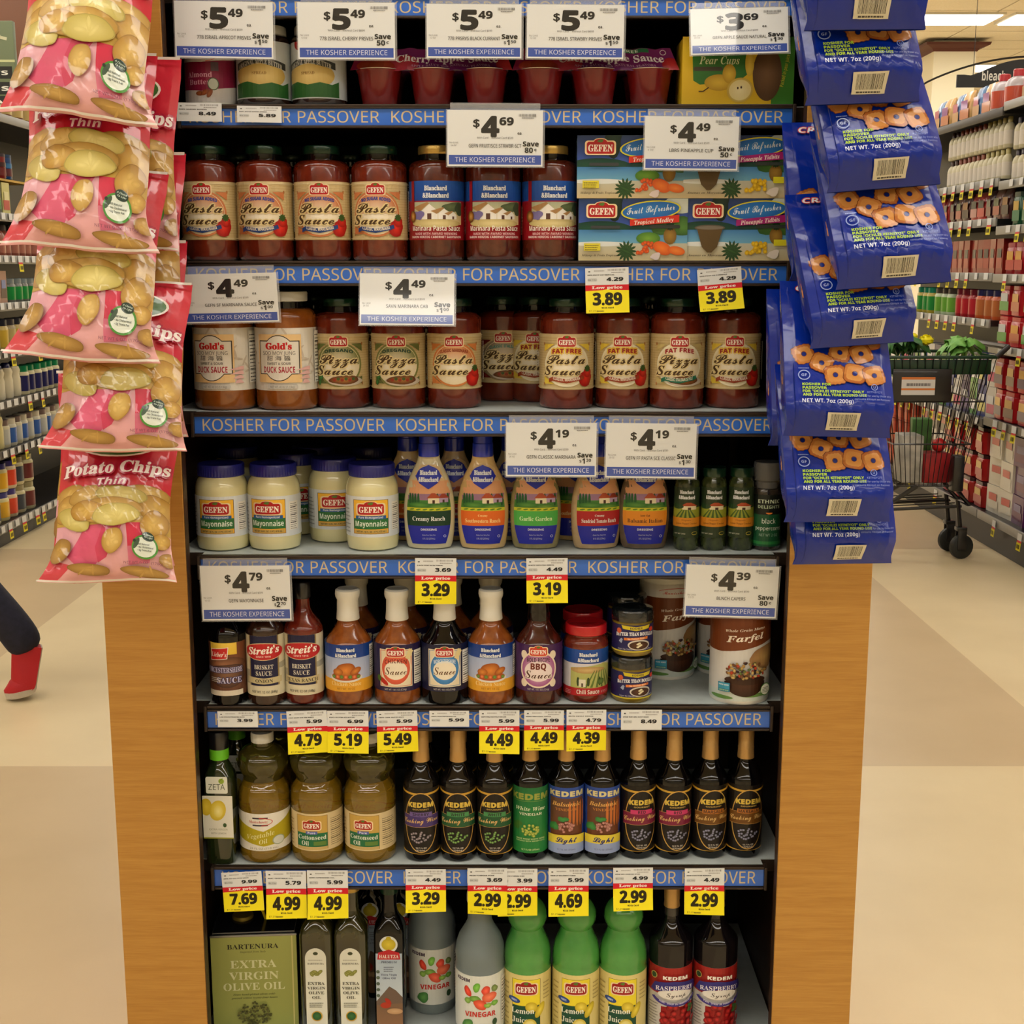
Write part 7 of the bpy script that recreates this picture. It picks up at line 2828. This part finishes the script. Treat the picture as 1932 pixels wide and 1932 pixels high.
for zk, wd in (('s1', 'below the syrup bottles'), ('s2', 'below the coffee bags'), ('s3', 'below the coffee cartons'), ('s4', 'below the eye-level canisters'), ('s5', 'below the brown-label canisters')):
    small_tags(RX, 1, ZA[zk] + .004, [5.95 + .13 * i for i in range(7)], .5, 'the near rail ' + wd)
    small_tags(RX, 1, ZB[zk] + .004, [7.0 + .15 * i for i in range(11)], .6, 'the far rail ' + wd)
small_tags(RX, 1, ZA['base'] - .004, [6.0, 6.3, 6.65, 7.6, 8.1, 8.6], .95, 'the lowest rail of the far aisle')

# ---- left-hand aisle: mayonnaise and condiments
LX = -2.68
ZL = {'top': 2.24, 'l1': 1.73, 'l2': 1.51, 'l3': 1.265, 'l4': 1.015, 'l5': .755, 'l6': .50, 'base': .115}
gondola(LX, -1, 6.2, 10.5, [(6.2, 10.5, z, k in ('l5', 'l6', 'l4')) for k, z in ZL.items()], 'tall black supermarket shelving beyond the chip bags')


def lrow(zk, y0, y1, step, kind, w, h, cols, name, lab, cat, group, stack=1, sub=None):
    row(zk, y0, y1, step, kind, w, h, cols, name, lab, cat, group, stack, ZZ=ZL, side=-1, X=LX, sub=sub)


lrow('top', 6.5, 8.6, .16, 'can', .12, .2, [((120, 60, 40), (60, 40, 30), (190, 160, 90), (120, 30, 30))], 'food_can', 'dark can on the highest shelf beyond the chip bags', 'can', 'dark cans on the highest shelf')
lrow('l1', 6.5, 7.35, .10, 'box', .09, .17, [((46, 60, 50), W_, (60, 130, 60), (206, 190, 110)), ((206, 196, 120), W_, (190, 60, 50), (226, 216, 160))], 'cracker_box', 'narrow green and yellow packet beyond the chip bags', 'packet', 'narrow green and yellow packets', )
lrow(ZL['l1'] + .19, 6.55, 7.4, .09, 'can', .08, .13, [((30, 70, 120), (30, 60, 90), (90, 30, 40), (40, 110, 160)), ((120, 24, 24), (50, 40, 50), (110, 24, 24), (60, 20, 20))], 'soda_can', 'blue and dark red can in the shade beyond the chip bags', 'can', 'blue and dark red cans in the shade', stack=1)
box('riser_board', LX - .30, LX - .03, 6.45, 7.6, ZL['l1'] + .178, ZL['l1'] + .189, pmat('yellow_board', (190, 150, 50), rough=.5), None)
_o = COL.objects['riser_board']
tag(_o, 'yellow riser board under the blue and dark red cans', 'board')
lrow('l2', 6.5, 8.0, .10, 'bottle', .085, .17, [((150, 84, 66), (90, 80, 80), (176, 110, 90), (90, 90, 140))], 'dressing_bottle', 'orange-brown dressing bottle beyond the chip bags', 'bottle', 'orange-brown dressing bottles')
lrow('l3', 6.5, 7.2, .085, 'box', .08, .17, [((176, 120, 100), W_, (120, 80, 60), (190, 140, 130)), ((176, 130, 110), W_, (90, 64, 50), (120, 130, 180))], 'soup_packet', 'pinkish packet beyond the chip bags', 'packet', 'pinkish packets')
lrow('l3', 7.2, 7.7, .1, 'jar', .09, .13, [((110, 110, 100), (130, 140, 140), (30, 140, 60), (30, 120, 60))], 'relish_jar', 'jar with bright green label beyond the chip bags', 'jar', 'jars with bright green labels')
lrow('l4', 6.5, 7.8, .11, 'jar', .10, .165, [((150, 130, 80), (60, 56, 60), (190, 170, 110), (90, 80, 60)), ((196, 170, 90), (40, 40, 50), (206, 170, 60), (90, 80, 60))], 'mustard_jar', 'golden jar in the shade beyond the chip bags', 'jar', 'golden jars in the shade')
lrow('l5', 6.5, 7.32, .12, 'squeeze', .10, .19, [((222, 210, 176), (40, 44, 100), (40, 70, 160), (230, 230, 226)), ((222, 210, 176), (40, 44, 100), (206, 206, 210), (200, 80, 80))], 'squeeze_bottle', 'cream squeeze bottle with blue label beyond the chip bags', 'bottle', 'cream squeeze bottles with blue labels')
lrow('l5', 7.32, 7.9, .1, 'jar', .09, .16, [((214, 204, 160), (20, 130, 80), (40, 40, 90), (110, 160, 70))], 'relish_jar', 'cream jar with green lid beyond the chip bags', 'jar', 'cream jars with green lids')
lrow('l6', 6.5, 6.98, .085, 'squeeze', .075, .2, [((222, 206, 140), (150, 140, 110), (60, 60, 140), (230, 226, 200))], 'squeeze_bottle', 'slim pale yellow squeeze bottle beyond the chip bags', 'bottle', 'slim pale yellow squeeze bottles')
lrow('l6', 6.98, 7.9, .095, 'jar', .088, .15, [((206, 196, 160), (120, 100, 90), (190, 190, 180), (110, 70, 80)), ((206, 200, 176), (206, 196, 170), (60, 100, 170), (220, 220, 220))], 'dressing_jar', 'stubby cream jar beyond the chip bags', 'jar', 'stubby cream jars')
for k, c in enumerate([((218, 208, 170), (30, 130, 190), (60, 130, 170), (220, 190, 60)), ((222, 212, 160), (34, 40, 140), (40, 44, 90), (230, 216, 60)), ((222, 214, 176), (44, 50, 140), (60, 56, 70), (220, 216, 190)), ((222, 210, 150), (60, 60, 130), (236, 180, 40), (236, 180, 40)), ((222, 200, 160), (60, 50, 130), (226, 70, 40), (226, 70, 40)), ((206, 196, 150), (150, 140, 100), (60, 70, 80), (210, 206, 190)), ((206, 196, 150), (150, 140, 100), (110, 40, 40), (210, 206, 190))]):
    lrow('base', 6.52 + k * .125, 6.645 + k * .125, .125, 'jar', .112, .155 if k != 1 else .165, [c], 'mayonnaise_tub', ('light blue capped', 'tall blue-lidded', 'dark-labelled', 'yellow-labelled', 'orange-labelled', 'grey-labelled', 'maroon-labelled')[k] + ' mayonnaise tub on the lowest shelf', 'tub', 'stack of ' + ('light blue capped', 'tall blue-lidded', 'dark-labelled', 'yellow-labelled', 'orange-labelled', 'grey-labelled', 'maroon-labelled')[k] + ' tubs', stack=2)
for zk in ('l1', 'l2', 'l3', 'l4', 'l5', 'l6', 'base'):
    small_tags(LX, -1, ZL[zk] + .004, [6.55 + .1 * i for i in range(12)], .25, 'the left-hand aisle rail, level %s from the floor' % {'base': 'one', 'l6': 'two', 'l5': 'three', 'l4': 'four', 'l3': 'five', 'l2': 'six', 'l1': 'seven'}[zk])

# ---- aisle signs
M_SIGNBLK = pmat('black_sign_board', (30, 30, 32), rough=.5)
root = empty('aisle_sign')
Ys = 10.2
a, b = at(1805, 150, Ys), at(2060, 150, Ys)
zc = at(1932, 165, Ys).z
W = b.x - a.x
V, F = [], []
n = 20
for k in range(n + 1):
    t = k / n
    x = -W / 2 + W * t
    z = .085 + .115 * math.sin(math.pi * min(1, max(0, (t * 1.3 - .15)))) if .08 < t < .92 else .09
    for yy in (-.01, .01):
        V += [(x, yy, 0), (x, yy, z)]
for k in range(n):
    q = 4 * k
    F += [(q, q + 4, q + 5, q + 1), (q + 2, q + 3, q + 7, q + 6), (q + 1, q + 5, q + 7, q + 3), (q, q + 2, q + 6, q + 4)]
F += [(0, 1, 3, 2), (4 * n, 4 * n + 2, 4 * n + 3, 4 * n + 1)]
mk('board', V, F, M_SIGNBLK, root, smooth=False)
A = Art(W, .2)
A.text('bleach', .27, .24, .33, 'bold', (236, 234, 226), w=.175)
A.build('lettering', lambda x, y, e: np.stack([x - W / 2, -.0102 - e, y], 1), M_PAPER, root, label='white lettering')
V, F = tube_vf([(-W / 2 - .28 + i * .06, 0, .0 + .22 * math.sin(min(1, i / 14) * math.pi / 2) ** .8) for i in range(15)] + [(W / 2 - .2, 0, .24)], .008)
mk('curved_rod', V, F, M_SIGNBLK, root)
for xx in (-W / 2 + .12, W * .2):
    V, F = tube_vf([(xx, 0, .08), (xx, 0, CEIL - zc)], .0025)
    mk('hanger_wire', V, F, M_SIGNBLK, root)
root.location = ((a.x + b.x) / 2, Ys, zc)
tag(root, 'black arched aisle sign reading bleach, hanging over the far aisle', 'aisle sign')

root = empty('aisle_sign')
Ys = 5.6
p = at(36, 40, Ys)
q = at(36, 196, Ys)
H = p.z - q.z
V, F = box_vf(-.9, 0, -.015, .015, 0, H, .004)
mk('board', V, F, pmat('grey_green_sign', (112, 124, 92), rough=.5), root)
A = Art(.9, H)
for i, t in enumerate(('crackers', 'cookies', 'candy')):
    y = (.30, .11, -.06)[i]
    A.rect(.4, y, .985, y + .15, (46, 46, 44))
    A.text(t, .965, y + .045, .07, 'bold', (226, 226, 216), al='r', w=.30)
A.line([(.80, .70), (.90, .95), (.94, .80), (.97, .78)], .012, (206, 204, 170))
A.rect(.5, .50, 1, .53, (196, 200, 150))
A.build('sign_face', lambda x, y, e: np.stack([x - .9, -.0152 - e, y], 1), M_PAPER, root, label='dark bars with white words')
for xx in (-.8, -.1):
    V, F = tube_vf([(xx, 0, H), (xx, 0, CEIL - q.z)], .004)
    mk('hanger_wire', V, F, M_SIGNBLK, root)
root.location = q
tag(root, 'grey-green aisle sign with black word bars beyond the uppermost chip bag', 'aisle sign')
# dark wood fascia high at the left
o = box('wood_fascia', -6.5, -3.3, 11.8, 12.0, 2.9, CEIL, pmat('brown_fascia', (96, 58, 34), rough=.6))
tag(o, 'dark brown wooden fascia hanging below the ceiling at the far left', 'fascia')

# ---- column with a wooden crown
Yc = 16.0
c0, c1 = at(1762, 100, Yc), at(1842, 100, Yc)
col_ = struct(box('column', c0.x, c1.x, Yc, Yc + .55, 0, CEIL, M_WALL))
V, F = [], []
za, zb_ = at(1800, 82, Yc).z, at(1800, 97, Yc).z
for z, g in ((zb_, .01), (zb_ + .03, .03), (za - .03, .12), (za, .13)):
    V += [(c0.x - g, Yc - g, z), (c1.x + g, Yc - g, z), (c1.x + g, Yc + .55 + g, z), (c0.x - g, Yc + .55 + g, z)]
for i in range(3):
    for k in range(4):
        F.append((4 * i + k, 4 * i + (k + 1) % 4, 4 * i + 4 + (k + 1) % 4, 4 * i + 4 + k))
F += [(3, 2, 1, 0), (12, 13, 14, 15)]
mk('crown_moulding', V, F, pmat('brown_crown', (92, 48, 38), rough=.6), col_, smooth=False)

# ============================================================ the shopping cart down the aisle
M_CART = pmat('black_cart_wire', (22, 20, 20), rough=.35, coat=.3)
M_CPL = pmat('dark_green_plastic', (18, 52, 30), rough=.35)
M_TYRE = pmat('dark_rubber', (34, 36, 34), rough=.5)
cart = empty('shopping_cart')
YC = 6.72


def cp(px, py, Y=YC):
    v = at(px, py, Y)
    return v


# cart axes: it stands a little turned; basket box given by its corner points in metres
x0, x1 = at(1640, 800, YC).x, at(1845, 700, YC).x
zt = at(1700, 668, YC).z
zb = at(1700, 905, YC).z
yn, yf = YC - .25, YC + .25
xb0, xb1 = x0 + .10, x1 - .13


def lerp(a, b, t):
    return a + (b - a) * t


wires = []


def corner(sx, sy, t):
    xa = lerp(xb0, x0, t) if sx < 0 else lerp(xb1, x1, t)
    ya = lerp(yn + .05, yn, t) if sy < 0 else lerp(yf - .05, yf, t)
    return Vector((xa, ya, lerp(zb, zt, t)))


V, F = join([tube_vf([corner(-1, -1, 1), corner(1, -1, 1), corner(1, 1, 1), corner(-1, 1, 1), corner(-1, -1, 1)], .009, 6)])
mk('basket_rim', V, F, M_CPL, cart)
parts = []
for t in (0, .33, .66):
    parts.append(tube_vf([corner(-1, -1, t), corner(1, -1, t), corner(1, 1, t), corner(-1, 1, t), corner(-1, -1, t)], .004, 5))
V, F = join(parts)
mk('basket_band', V, F, M_CART, cart)
for k in range(15):
    q = k / 14
    for sy in (-1, 1):
        a, b = corner(-1, sy, 0).lerp(corner(1, sy, 0), q), corner(-1, sy, 1).lerp(corner(1, sy, 1), q)
        V, F = tube_vf([a, b], .0022, 4)
        mk('wire', V, F, M_CART, cart, smooth=False)
for k in range(1, 9):
    q = k / 9
    for sx in (-1, 1):
        a, b = corner(sx, -1, 0).lerp(corner(sx, 1, 0), q), corner(sx, -1, 1).lerp(corner(sx, 1, 1), q)
        V, F = tube_vf([a, b], .0022, 4)
        mk('wire', V, F, M_CART, cart, smooth=False)
    a, b = corner(-1, -1, 0).lerp(corner(-1, 1, 0), q), corner(1, -1, 0).lerp(corner(1, 1, 0), q)
    V, F = tube_vf([a, b], .0022, 4)
    mk('wire', V, F, M_CART, cart, smooth=False)
# child-seat back with its notice, and the handle end at the right
_a, _b = cp(1684, 696, yn), cp(1792, 757, yn)
V, F = box_vf(_a.x, _b.x, yn - .012, yn - .004, _b.z, _a.z, .002)
mk('seat_panel', V, F, M_CART, cart)
A = Art(.165, .088)
A.rect(0, 0, 1, 1, (206, 204, 200))
A.rect(0, .86, 1, 1, (206, 120, 60))
A.rect(0, .27, 1, .38, (206, 120, 60))
A.text('SAVE  ON  THIS', .5, .55, .2, 'bold', (110, 104, 104), w=.8) if False else None
A.lines(.15, .9, .5, .76, 1, (120, 116, 116), .6)
V, F = box_vf(x0 + .02, x1 - .02, yn + .010, yn + .014, zt - .085, zt - .012, .002)
mk('rim_band', V, F, M_CPL, cart)
pc = cp(1731, 728, yn)
o = A.build('notice_card', lambda x, y, e: np.stack([x - .0825 + pc.x, yn - .0125 - e + x * 0, y + pc.z - .044], 1), M_PAPER, cart, label='white notice card with orange bars')
V, F = join([tube_vf([corner(1, -1, 1), corner(1, -1, 1) + Vector((.05, 0, .05)), corner(1, 1, 1) + Vector((.05, 0, .05)), corner(1, 1, 1)], .014, 8)])
mk('handle', V, F, M_CART, cart)
# frame: slanting legs, base tray and casters
wx, wy = cp(1812, 1045).x, YC
floor_pt = at(1812, 1052, YC - .2)
fx0, fx1 = x0 + .0, floor_pt.x - .012
for sy, yy in ((-1, YC - .20), (1, YC - .02)):
    V, F = tube_vf([(xb1 - .02, yy, zb), (xb1 + .06, yy, zb - .10), (fx1 - .02, yy, .30), (fx1, yy, .16)], .013, 7)
    mk('frame_leg', V, F, M_CART, cart)
    V, F = tube_vf([(xb0 + .10, yy * 1.0, zb), (fx0, yy, .24), (fx0, yy, .16)], .012, 7)
    mk('frame_leg', V, F, M_CART, cart)
    V, F = tube_vf([(fx0, yy, .25), (fx1, yy, .27)], .008, 6)
    mk('base_rail', V, F, M_CART, cart)
    for xx in (fx0, fx1):
        V, F = lathe_vf([(.010, -.014), (.055, -.014), (.062, -.010), (.062, .010), (.055, .014), (.010, .014)], 22)
        o = mk('wheel', V, F, M_TYRE, cart)
        o.rotation_euler = (R(90), 0, R(12))
        o.location = (xx + .012, yy, .0625)
        V, F = join([box_vf(xx - .014, xx + .03, yy - .024, yy - .018, .05, .15, .002), box_vf(xx - .014, xx + .03, yy + .018, yy + .024, .05, .15, .002), box_vf(xx - .02, xx + .03, yy - .026, yy + .026, .145, .165, .003)])
        mk('caster_fork', V, F, M_CART, cart)
for k in range(6):
    yy = YC - .17 + k * .068
    V, F = tube_vf([(fx0, yy, .25), (fx1, yy, .27)], .003, 4)
    mk('tray_wire', V, F, M_CART, cart, smooth=False)
V, F = box_vf(xb1 - .05, xb1 + .005, YC - .26, YC - .19, zb - .02, zb + .16, .008)
mk('corner_bracket', V, F, M_CART, cart)
tag(cart, 'black wire shopping cart with green rim, full of groceries, in the far aisle', 'shopping cart')


def blob(name, c, r, col, sq=(1, 1, 1), seed=0, rough=.6, amp=.12, mat=None, n=16):
    rnd = random.Random(seed)
    ph = [rnd.uniform(0, 6) for _ in range(6)]
    V, F = [], []
    for i in range(n // 2 + 1):
        for k in range(n):
            th, ps = math.pi * i / (n // 2), 2 * math.pi * k / n
            q = 1 + amp * (math.sin(3 * ps + ph[0] + 2 * th) + math.sin(5 * ps + ph[1]) * math.sin(4 * th + ph[2])) * math.sin(th)
            V.append((c[0] + r * sq[0] * q * math.sin(th) * math.cos(ps), c[1] + r * sq[1] * q * math.sin(th) * math.sin(ps), c[2] + r * sq[2] * q * math.cos(th)))
    for i in range(n // 2):
        for k in range(n):
            a, b = i * n + k, i * n + (k + 1) % n
            F.append((a, b, b + n, a + n))
    return mk(name, V, F, mat or pmat(name + '_skin', col, rough=rough))


# things in the cart
M_LEAF = pmat('dark_green_leaf', (30, 66, 34), rough=.5, noise=(20, (56, 110, 44)))
M_LEAF2 = pmat('bright_green_leaf', (84, 150, 60), rough=.5, noise=(20, (130, 186, 90)))
for nm, px, py, sx, mt, sd, lab in (('leafy_greens', 1698, 668, .09, M_LEAF, 1, 'bunch of dark leafy greens on top of the cart'), ('lettuce_head', 1812, 668, .04, M_LEAF2, 2, 'light green lettuce on top of the cart')):
    c = cp(px, py)
    root = empty(nm)
    rnd = random.Random(sd)
    for k in range(16):
        a = rnd.uniform(0, 6.28)
        rx = rnd.uniform(.2, 1) * sx
        V, F = [], []
        L, Wd = rnd.uniform(.08, .12), rnd.uniform(.035, .05)
        for i in range(6):
            t = i / 5
            for s_ in (-1, 0, 1):
                ww = Wd * math.sin(math.pi * (t * .85 + .1)) * (1 + .25 * math.sin(t * 14 + s_))
                V.append((s_ * ww, t * L, .05 * math.sin(t * 2.6) - .02 * abs(s_) + .008 * math.sin(t * 20 + s_ * 2) - .05 * t * t))
        for i in range(5):
            for s_ in range(2):
                q = 3 * i + s_
                F.append((q, q + 1, q + 4, q + 3))
        o = mk('leaf', V, F, mt, root)
        o.location = (rx * math.cos(a), .4 * rx * math.sin(a), rnd.uniform(0, .04))
        o.rotation_euler = (rnd.uniform(0, .6), rnd.uniform(-.5, .5), rnd.uniform(0, 6.28))
    root.location = (c.x, YC, zt + .004)
    tag(root, lab, 'vegetable')
for px, py, r, lab in ((1747, 642, .042, 'round yellow flower head above the cart'), (1724, 634, .022, 'small yellow bud beside the round flower head')):
    c = cp(px, py)
    root = empty('yellow_flower')
    V, F = [], []
    rnd = random.Random(5)
    for k in range(60):
        a, el = rnd.uniform(0, 6.28), math.asin(rnd.uniform(-.6, 1))
        d = Vector((math.cos(a) * math.cos(el), math.sin(a) * math.cos(el), math.sin(el) * .7))
        s = d.cross(Vector((.1, .2, 1))).normalized() * r * .16
        k0 = len(V)
        V += [tuple(d * r * .5 - s), tuple(d * r * .5 + s), tuple(d * r * 1.02 + s * .8), tuple(d * r * 1.02 - s * .8)]
        F.append((k0, k0 + 1, k0 + 2, k0 + 3))
    mk('petals', V, F, pmat('yellow_petals', (240, 226, 20), rough=.6), root, smooth=False)
    V, F = lathe_vf([(r * .2, -r * .6), (r * .8, -r * .3), (r * .9, r * .1), (r * .55, r * .5), (.0005, r * .62)], 16)
    mk('flower_heart', V, F, pmat('yellow_petals', (240, 226, 20)), root)
    V, F = tube_vf([(0, 0, -r * .3), (.0, .01, -(c.z - zt) - .07)], .004)
    mk('stem', V, F, M_LEAF, root)
    root.location = c
    tag(root, lab, 'flower')


def cart_box(nm, px, py, w, h, d, col, lab, cat, dy=0.0, rot=0, name2=None):
    c = cp(px, py, YC + dy)
    V, F = box_vf(-w / 2, w / 2, -d / 2, d / 2, 0, h, .006)
    o = mk(nm, V, F, pmat(nm + '_print', col, rough=.5, noise=(14, tuple(int(v * .8) for v in col))))
    o.location = (c.x, YC + dy, zb + .006)
    o.rotation_euler = (0, 0, R(rot))
    tag(o, lab, cat)


cart_box('white_carton', 1714, 850, .105, .24, .16, (196, 192, 180), 'plain white carton in the cart', 'carton', -.06)
cart_box('red_snack_bag', 1760, 870, .14, .15, .12, (176, 40, 44), 'red and green snack bag in the cart', 'bag', -.08, 6)
cart_box('green_produce_bag', 1740, 760, .10, .30, .10, (70, 120, 50), 'green bag standing at the back of the cart', 'bag', .12, -8)
c = cp(1762, 838)
o = blob('red_apple', (0, 0, 0), .036, (200, 40, 40), seed=3, rough=.3, amp=.04)
o.location = (c.x, YC - .08, zb + .156 + .036)
tag(o, 'bright red apple lying on the snack bag in the cart', 'apple')

# ============================================================ the passer-by: only the trailing leg and the red shoe show
M_JEAN = pmat('dark_navy_trousers', (20, 20, 36), rough=.8, noise=(60, (28, 28, 48)))
M_SHIRT = pmat('grey_shirt', (90, 92, 100), rough=.8)
M_SKIN = pmat('skin', (196, 150, 120), rough=.5, sss=.1)
M_HAIR = pmat('dark_hair', (40, 28, 22), rough=.6)
YP = 4.33
toe = ray_z(28, 1325, 0.012)
toe.y = YP
person = empty('person')
TX = xat(30, YP, .02)                 # toe of the trailing foot
ank = at(62, 1228, YP + .02)
knee = Vector((TX - .22, YP + .02, .52))
hip = Vector((TX - .30, YP + .04, .90))


def skin_fig(name, verts, edges, radii, mat, sub=2, root=0):
    me = bpy.data.meshes.new(name)
    me.from_pydata([tuple(v) for v in verts], edges, [])
    o = bpy.data.objects.new(name, me)
    COL.objects.link(o)
    m = o.modifiers.new('skin', 'SKIN')
    m.use_smooth_shade = True
    for i, r in enumerate(radii):
        r2 = r if isinstance(r, tuple) else (r, r)
        me.skin_vertices[0].data[i].radius = r2
    me.skin_vertices[0].data[root].use_root = True
    s = o.modifiers.new('subdivision', 'SUBSURF')
    s.levels = s.render_levels = sub
    me.materials.append(mat)
    o.parent = person
    return o


hx, hz = hip.x, hip.z
_hd = [(hx - .05, YP + .12, 1.47), (hx - .055, YP + .12, 1.54), (hx - .075, YP + .12, 1.62), (hx - .07, YP + .12, 1.70), (hx - .165, YP + .12, 1.615)]
skin_fig('head', _hd, [(0, 1), (1, 2), (2, 3), (2, 4)], [.048, .05, (.085, .072), (.082, .07), .012], M_SKIN)
body_v = [(hx, YP + .12, .95), (hx - .01, YP + .12, 1.12), (hx - .03, YP + .12, 1.32), (hx - .04, YP + .12, 1.42), (hx - .05, YP + .12, 1.47),
          (hx - .03, YP - .05, 1.38), (hx - .12, YP - .08, 1.14), (hx - .30, YP - .06, 1.00),
          (hx - .03, YP + .29, 1.38), (hx - .06, YP + .33, 1.14), (hx - .04, YP + .33, .92)]
body_e = [(0, 1), (1, 2), (2, 3), (3, 4), (3, 5), (5, 6), (6, 7), (3, 8), (8, 9), (9, 10)]
body_r = [(.13, .15), (.12, .14), (.12, .16), (.10, .12), .055, .055, .042, .034, .055, .042, .034]
skin_fig('body', body_v, body_e, body_r, M_SHIRT)
for w_, d_ in (((hx - .30, YP - .06, 1.00), (-.8, 0, -.2)), ((hx - .04, YP + .33, .92), (.1, 0, -1))):
    w_, d_ = Vector(w_), Vector(d_).normalized()
    pv, pe, pr = [w_ - d_ * .02, w_ + d_ * .04, w_ + d_ * .085], [(0, 1), (1, 2)], [.026, (.034, .016), (.036, .014)]
    for k_ in range(5):
        side = Vector((0, (k_ - 1.5) * .018, 0)) if k_ < 4 else Vector((0, -.040, 0))
        base_ = pv[2] + side * .8 if k_ < 4 else pv[1] + side * .6
        n_ = len(pv)
        L_ = (.06, .075, .07, .055, .05)[k_]
        pv += [base_, base_ + d_ * L_ * .5 + side * .2, base_ + d_ * L_ * .95 + Vector((0, 0, -.012))]
        pe += [(2 if k_ < 4 else 1, n_), (n_, n_ + 1), (n_ + 1, n_ + 2)]
        pr += [.0095, .0088, .0078]
    skin_fig('hand', pv, pe, pr, M_SKIN, sub=1)
leg_v = [(hx, YP + .12, .96), (hx, YP + .04, .88), knee, (ank.x - .035, YP + .0, ank.z + .07), (ank.x - .002, YP + .0, ank.z - .005),
         (hx - .01, YP + .20, .88), (hx - .24, YP + .20, .50), (hx - .36, YP + .20, .14)]
leg_e = [(0, 1), (1, 2), (2, 3), (3, 4), (0, 5), (5, 6), (6, 7)]
leg_r = [(.14, .16), .095, .070, .066, .064, .095, .070, .060]
skin_fig('trousers', leg_v, leg_e, leg_r, M_JEAN)
hair = blob('hair', (hx - .055, YP + .12, 1.70), .105, (40, 28, 22), (1, .9, 1.0), 3, amp=.03)
hair.parent = person
M_SHOE = pmat('red_canvas', (178, 20, 30), rough=.6, bump=(300, .3, .001))
M_SOLE = pmat('pale_grey_sole', (190, 180, 164), rough=.6)


def shoe(name, toe_p, heel_p, y, bend=0.0):
    """a low red canvas shoe from the toe point to the heel; bend: how far the toe part is folded flat, in degrees"""
    d = Vector(heel_p) - Vector(toe_p)
    L = d.length * 1.04
    base = math.atan2(d.z, d.x)
    n = 18
    P, T = [Vector(toe_p)], []
    for i in range(n + 1):
        t = i / n
        ang = base + R(bend) * (-.62 if t < .30 else (.45 if t > .46 else -.62 + 1.07 * (t - .30) / .16))
        T.append(Vector((math.cos(ang), 0, math.sin(ang))))
        P.append(P[-1] + T[-1] * (L / n))
    V, F, V2, F2 = [], [], [], []
    m = 14
    for i in range(n + 1):
        t = i / n
        u = T[i]
        w_ = Vector((-u.z, 0, u.x))
        wd = .034 + .014 * math.sin(math.pi * min(1, t * 1.25)) - .008 * max(0, t - .6)
        if t < .16:
            wd *= math.sqrt(max(.05, 1 - (1 - t / .16) ** 2))
        if t > .94:
            wd *= .85
        hg = (.032 + .044 * min(1, t / .45)) if t < .45 else (.076 + .020 * (t - .45) / .55)
        if t < .12:
            hg *= .45 + .55 * t / .12
        for k in range(m):
            a = math.pi * k / (m - 1)
            V.append(tuple(P[i] + w_ * (.010 + hg * max(0.0, math.sin(a)) ** .7) + Vector((0, wd * math.cos(a), 0))))
        q_ = min(1, max(0, (t - .30) / .2)) if bend else 0
        for (dy, dz) in ((-1.0 + .12 * q_, -.010 + .012 * q_), (1.0 - .12 * q_, -.010 + .012 * q_), (1.05 - .1 * q_, .012 - .004 * q_), (-1.05 + .1 * q_, .012 - .004 * q_)):
            V2.append(tuple(P[i] + w_ * (dz + .004) + Vector((0, wd * dy, 0))))
    for i in range(n):
        for k in range(m - 1):
            q = i * m + k
            F.append((q, q + 1, q + m + 1, q + m))
        for k in range(4):
            q = 4 * i
            F2.append((q + k, q + (k + 1) % 4, q + 4 + (k + 1) % 4, q + 4 + k))
    F += [tuple(range(m)), tuple(n * m + k for k in reversed(range(m)))]
    F2 += [(3, 2, 1, 0), (4 * n, 4 * n + 1, 4 * n + 2, 4 * n + 3)]
    up = mk(name, V, F, M_SHOE, person, sharp=60)
    mk('sole', V2, F2, M_SOLE, up, smooth=False)
    return up


th_ = at(94, 1218, YP)
up_ = shoe('shoe', (TX - .03, YP, .012), (TX + .125, YP, .190), YP, bend=62)
_c, _a = Vector((TX + .06, YP, 0)), R(24)
up_.rotation_euler = (0, 0, _a)
up_.location = _c - Matrix.Rotation(_a, 3, 'Z') @ _c
shoe('shoe', (hx - .56, YP + .2, .016), (hx - .31, YP + .2, .018), YP + .2)
tag(person, 'person striding past in dark navy trousers and a red canvas shoe', 'person')
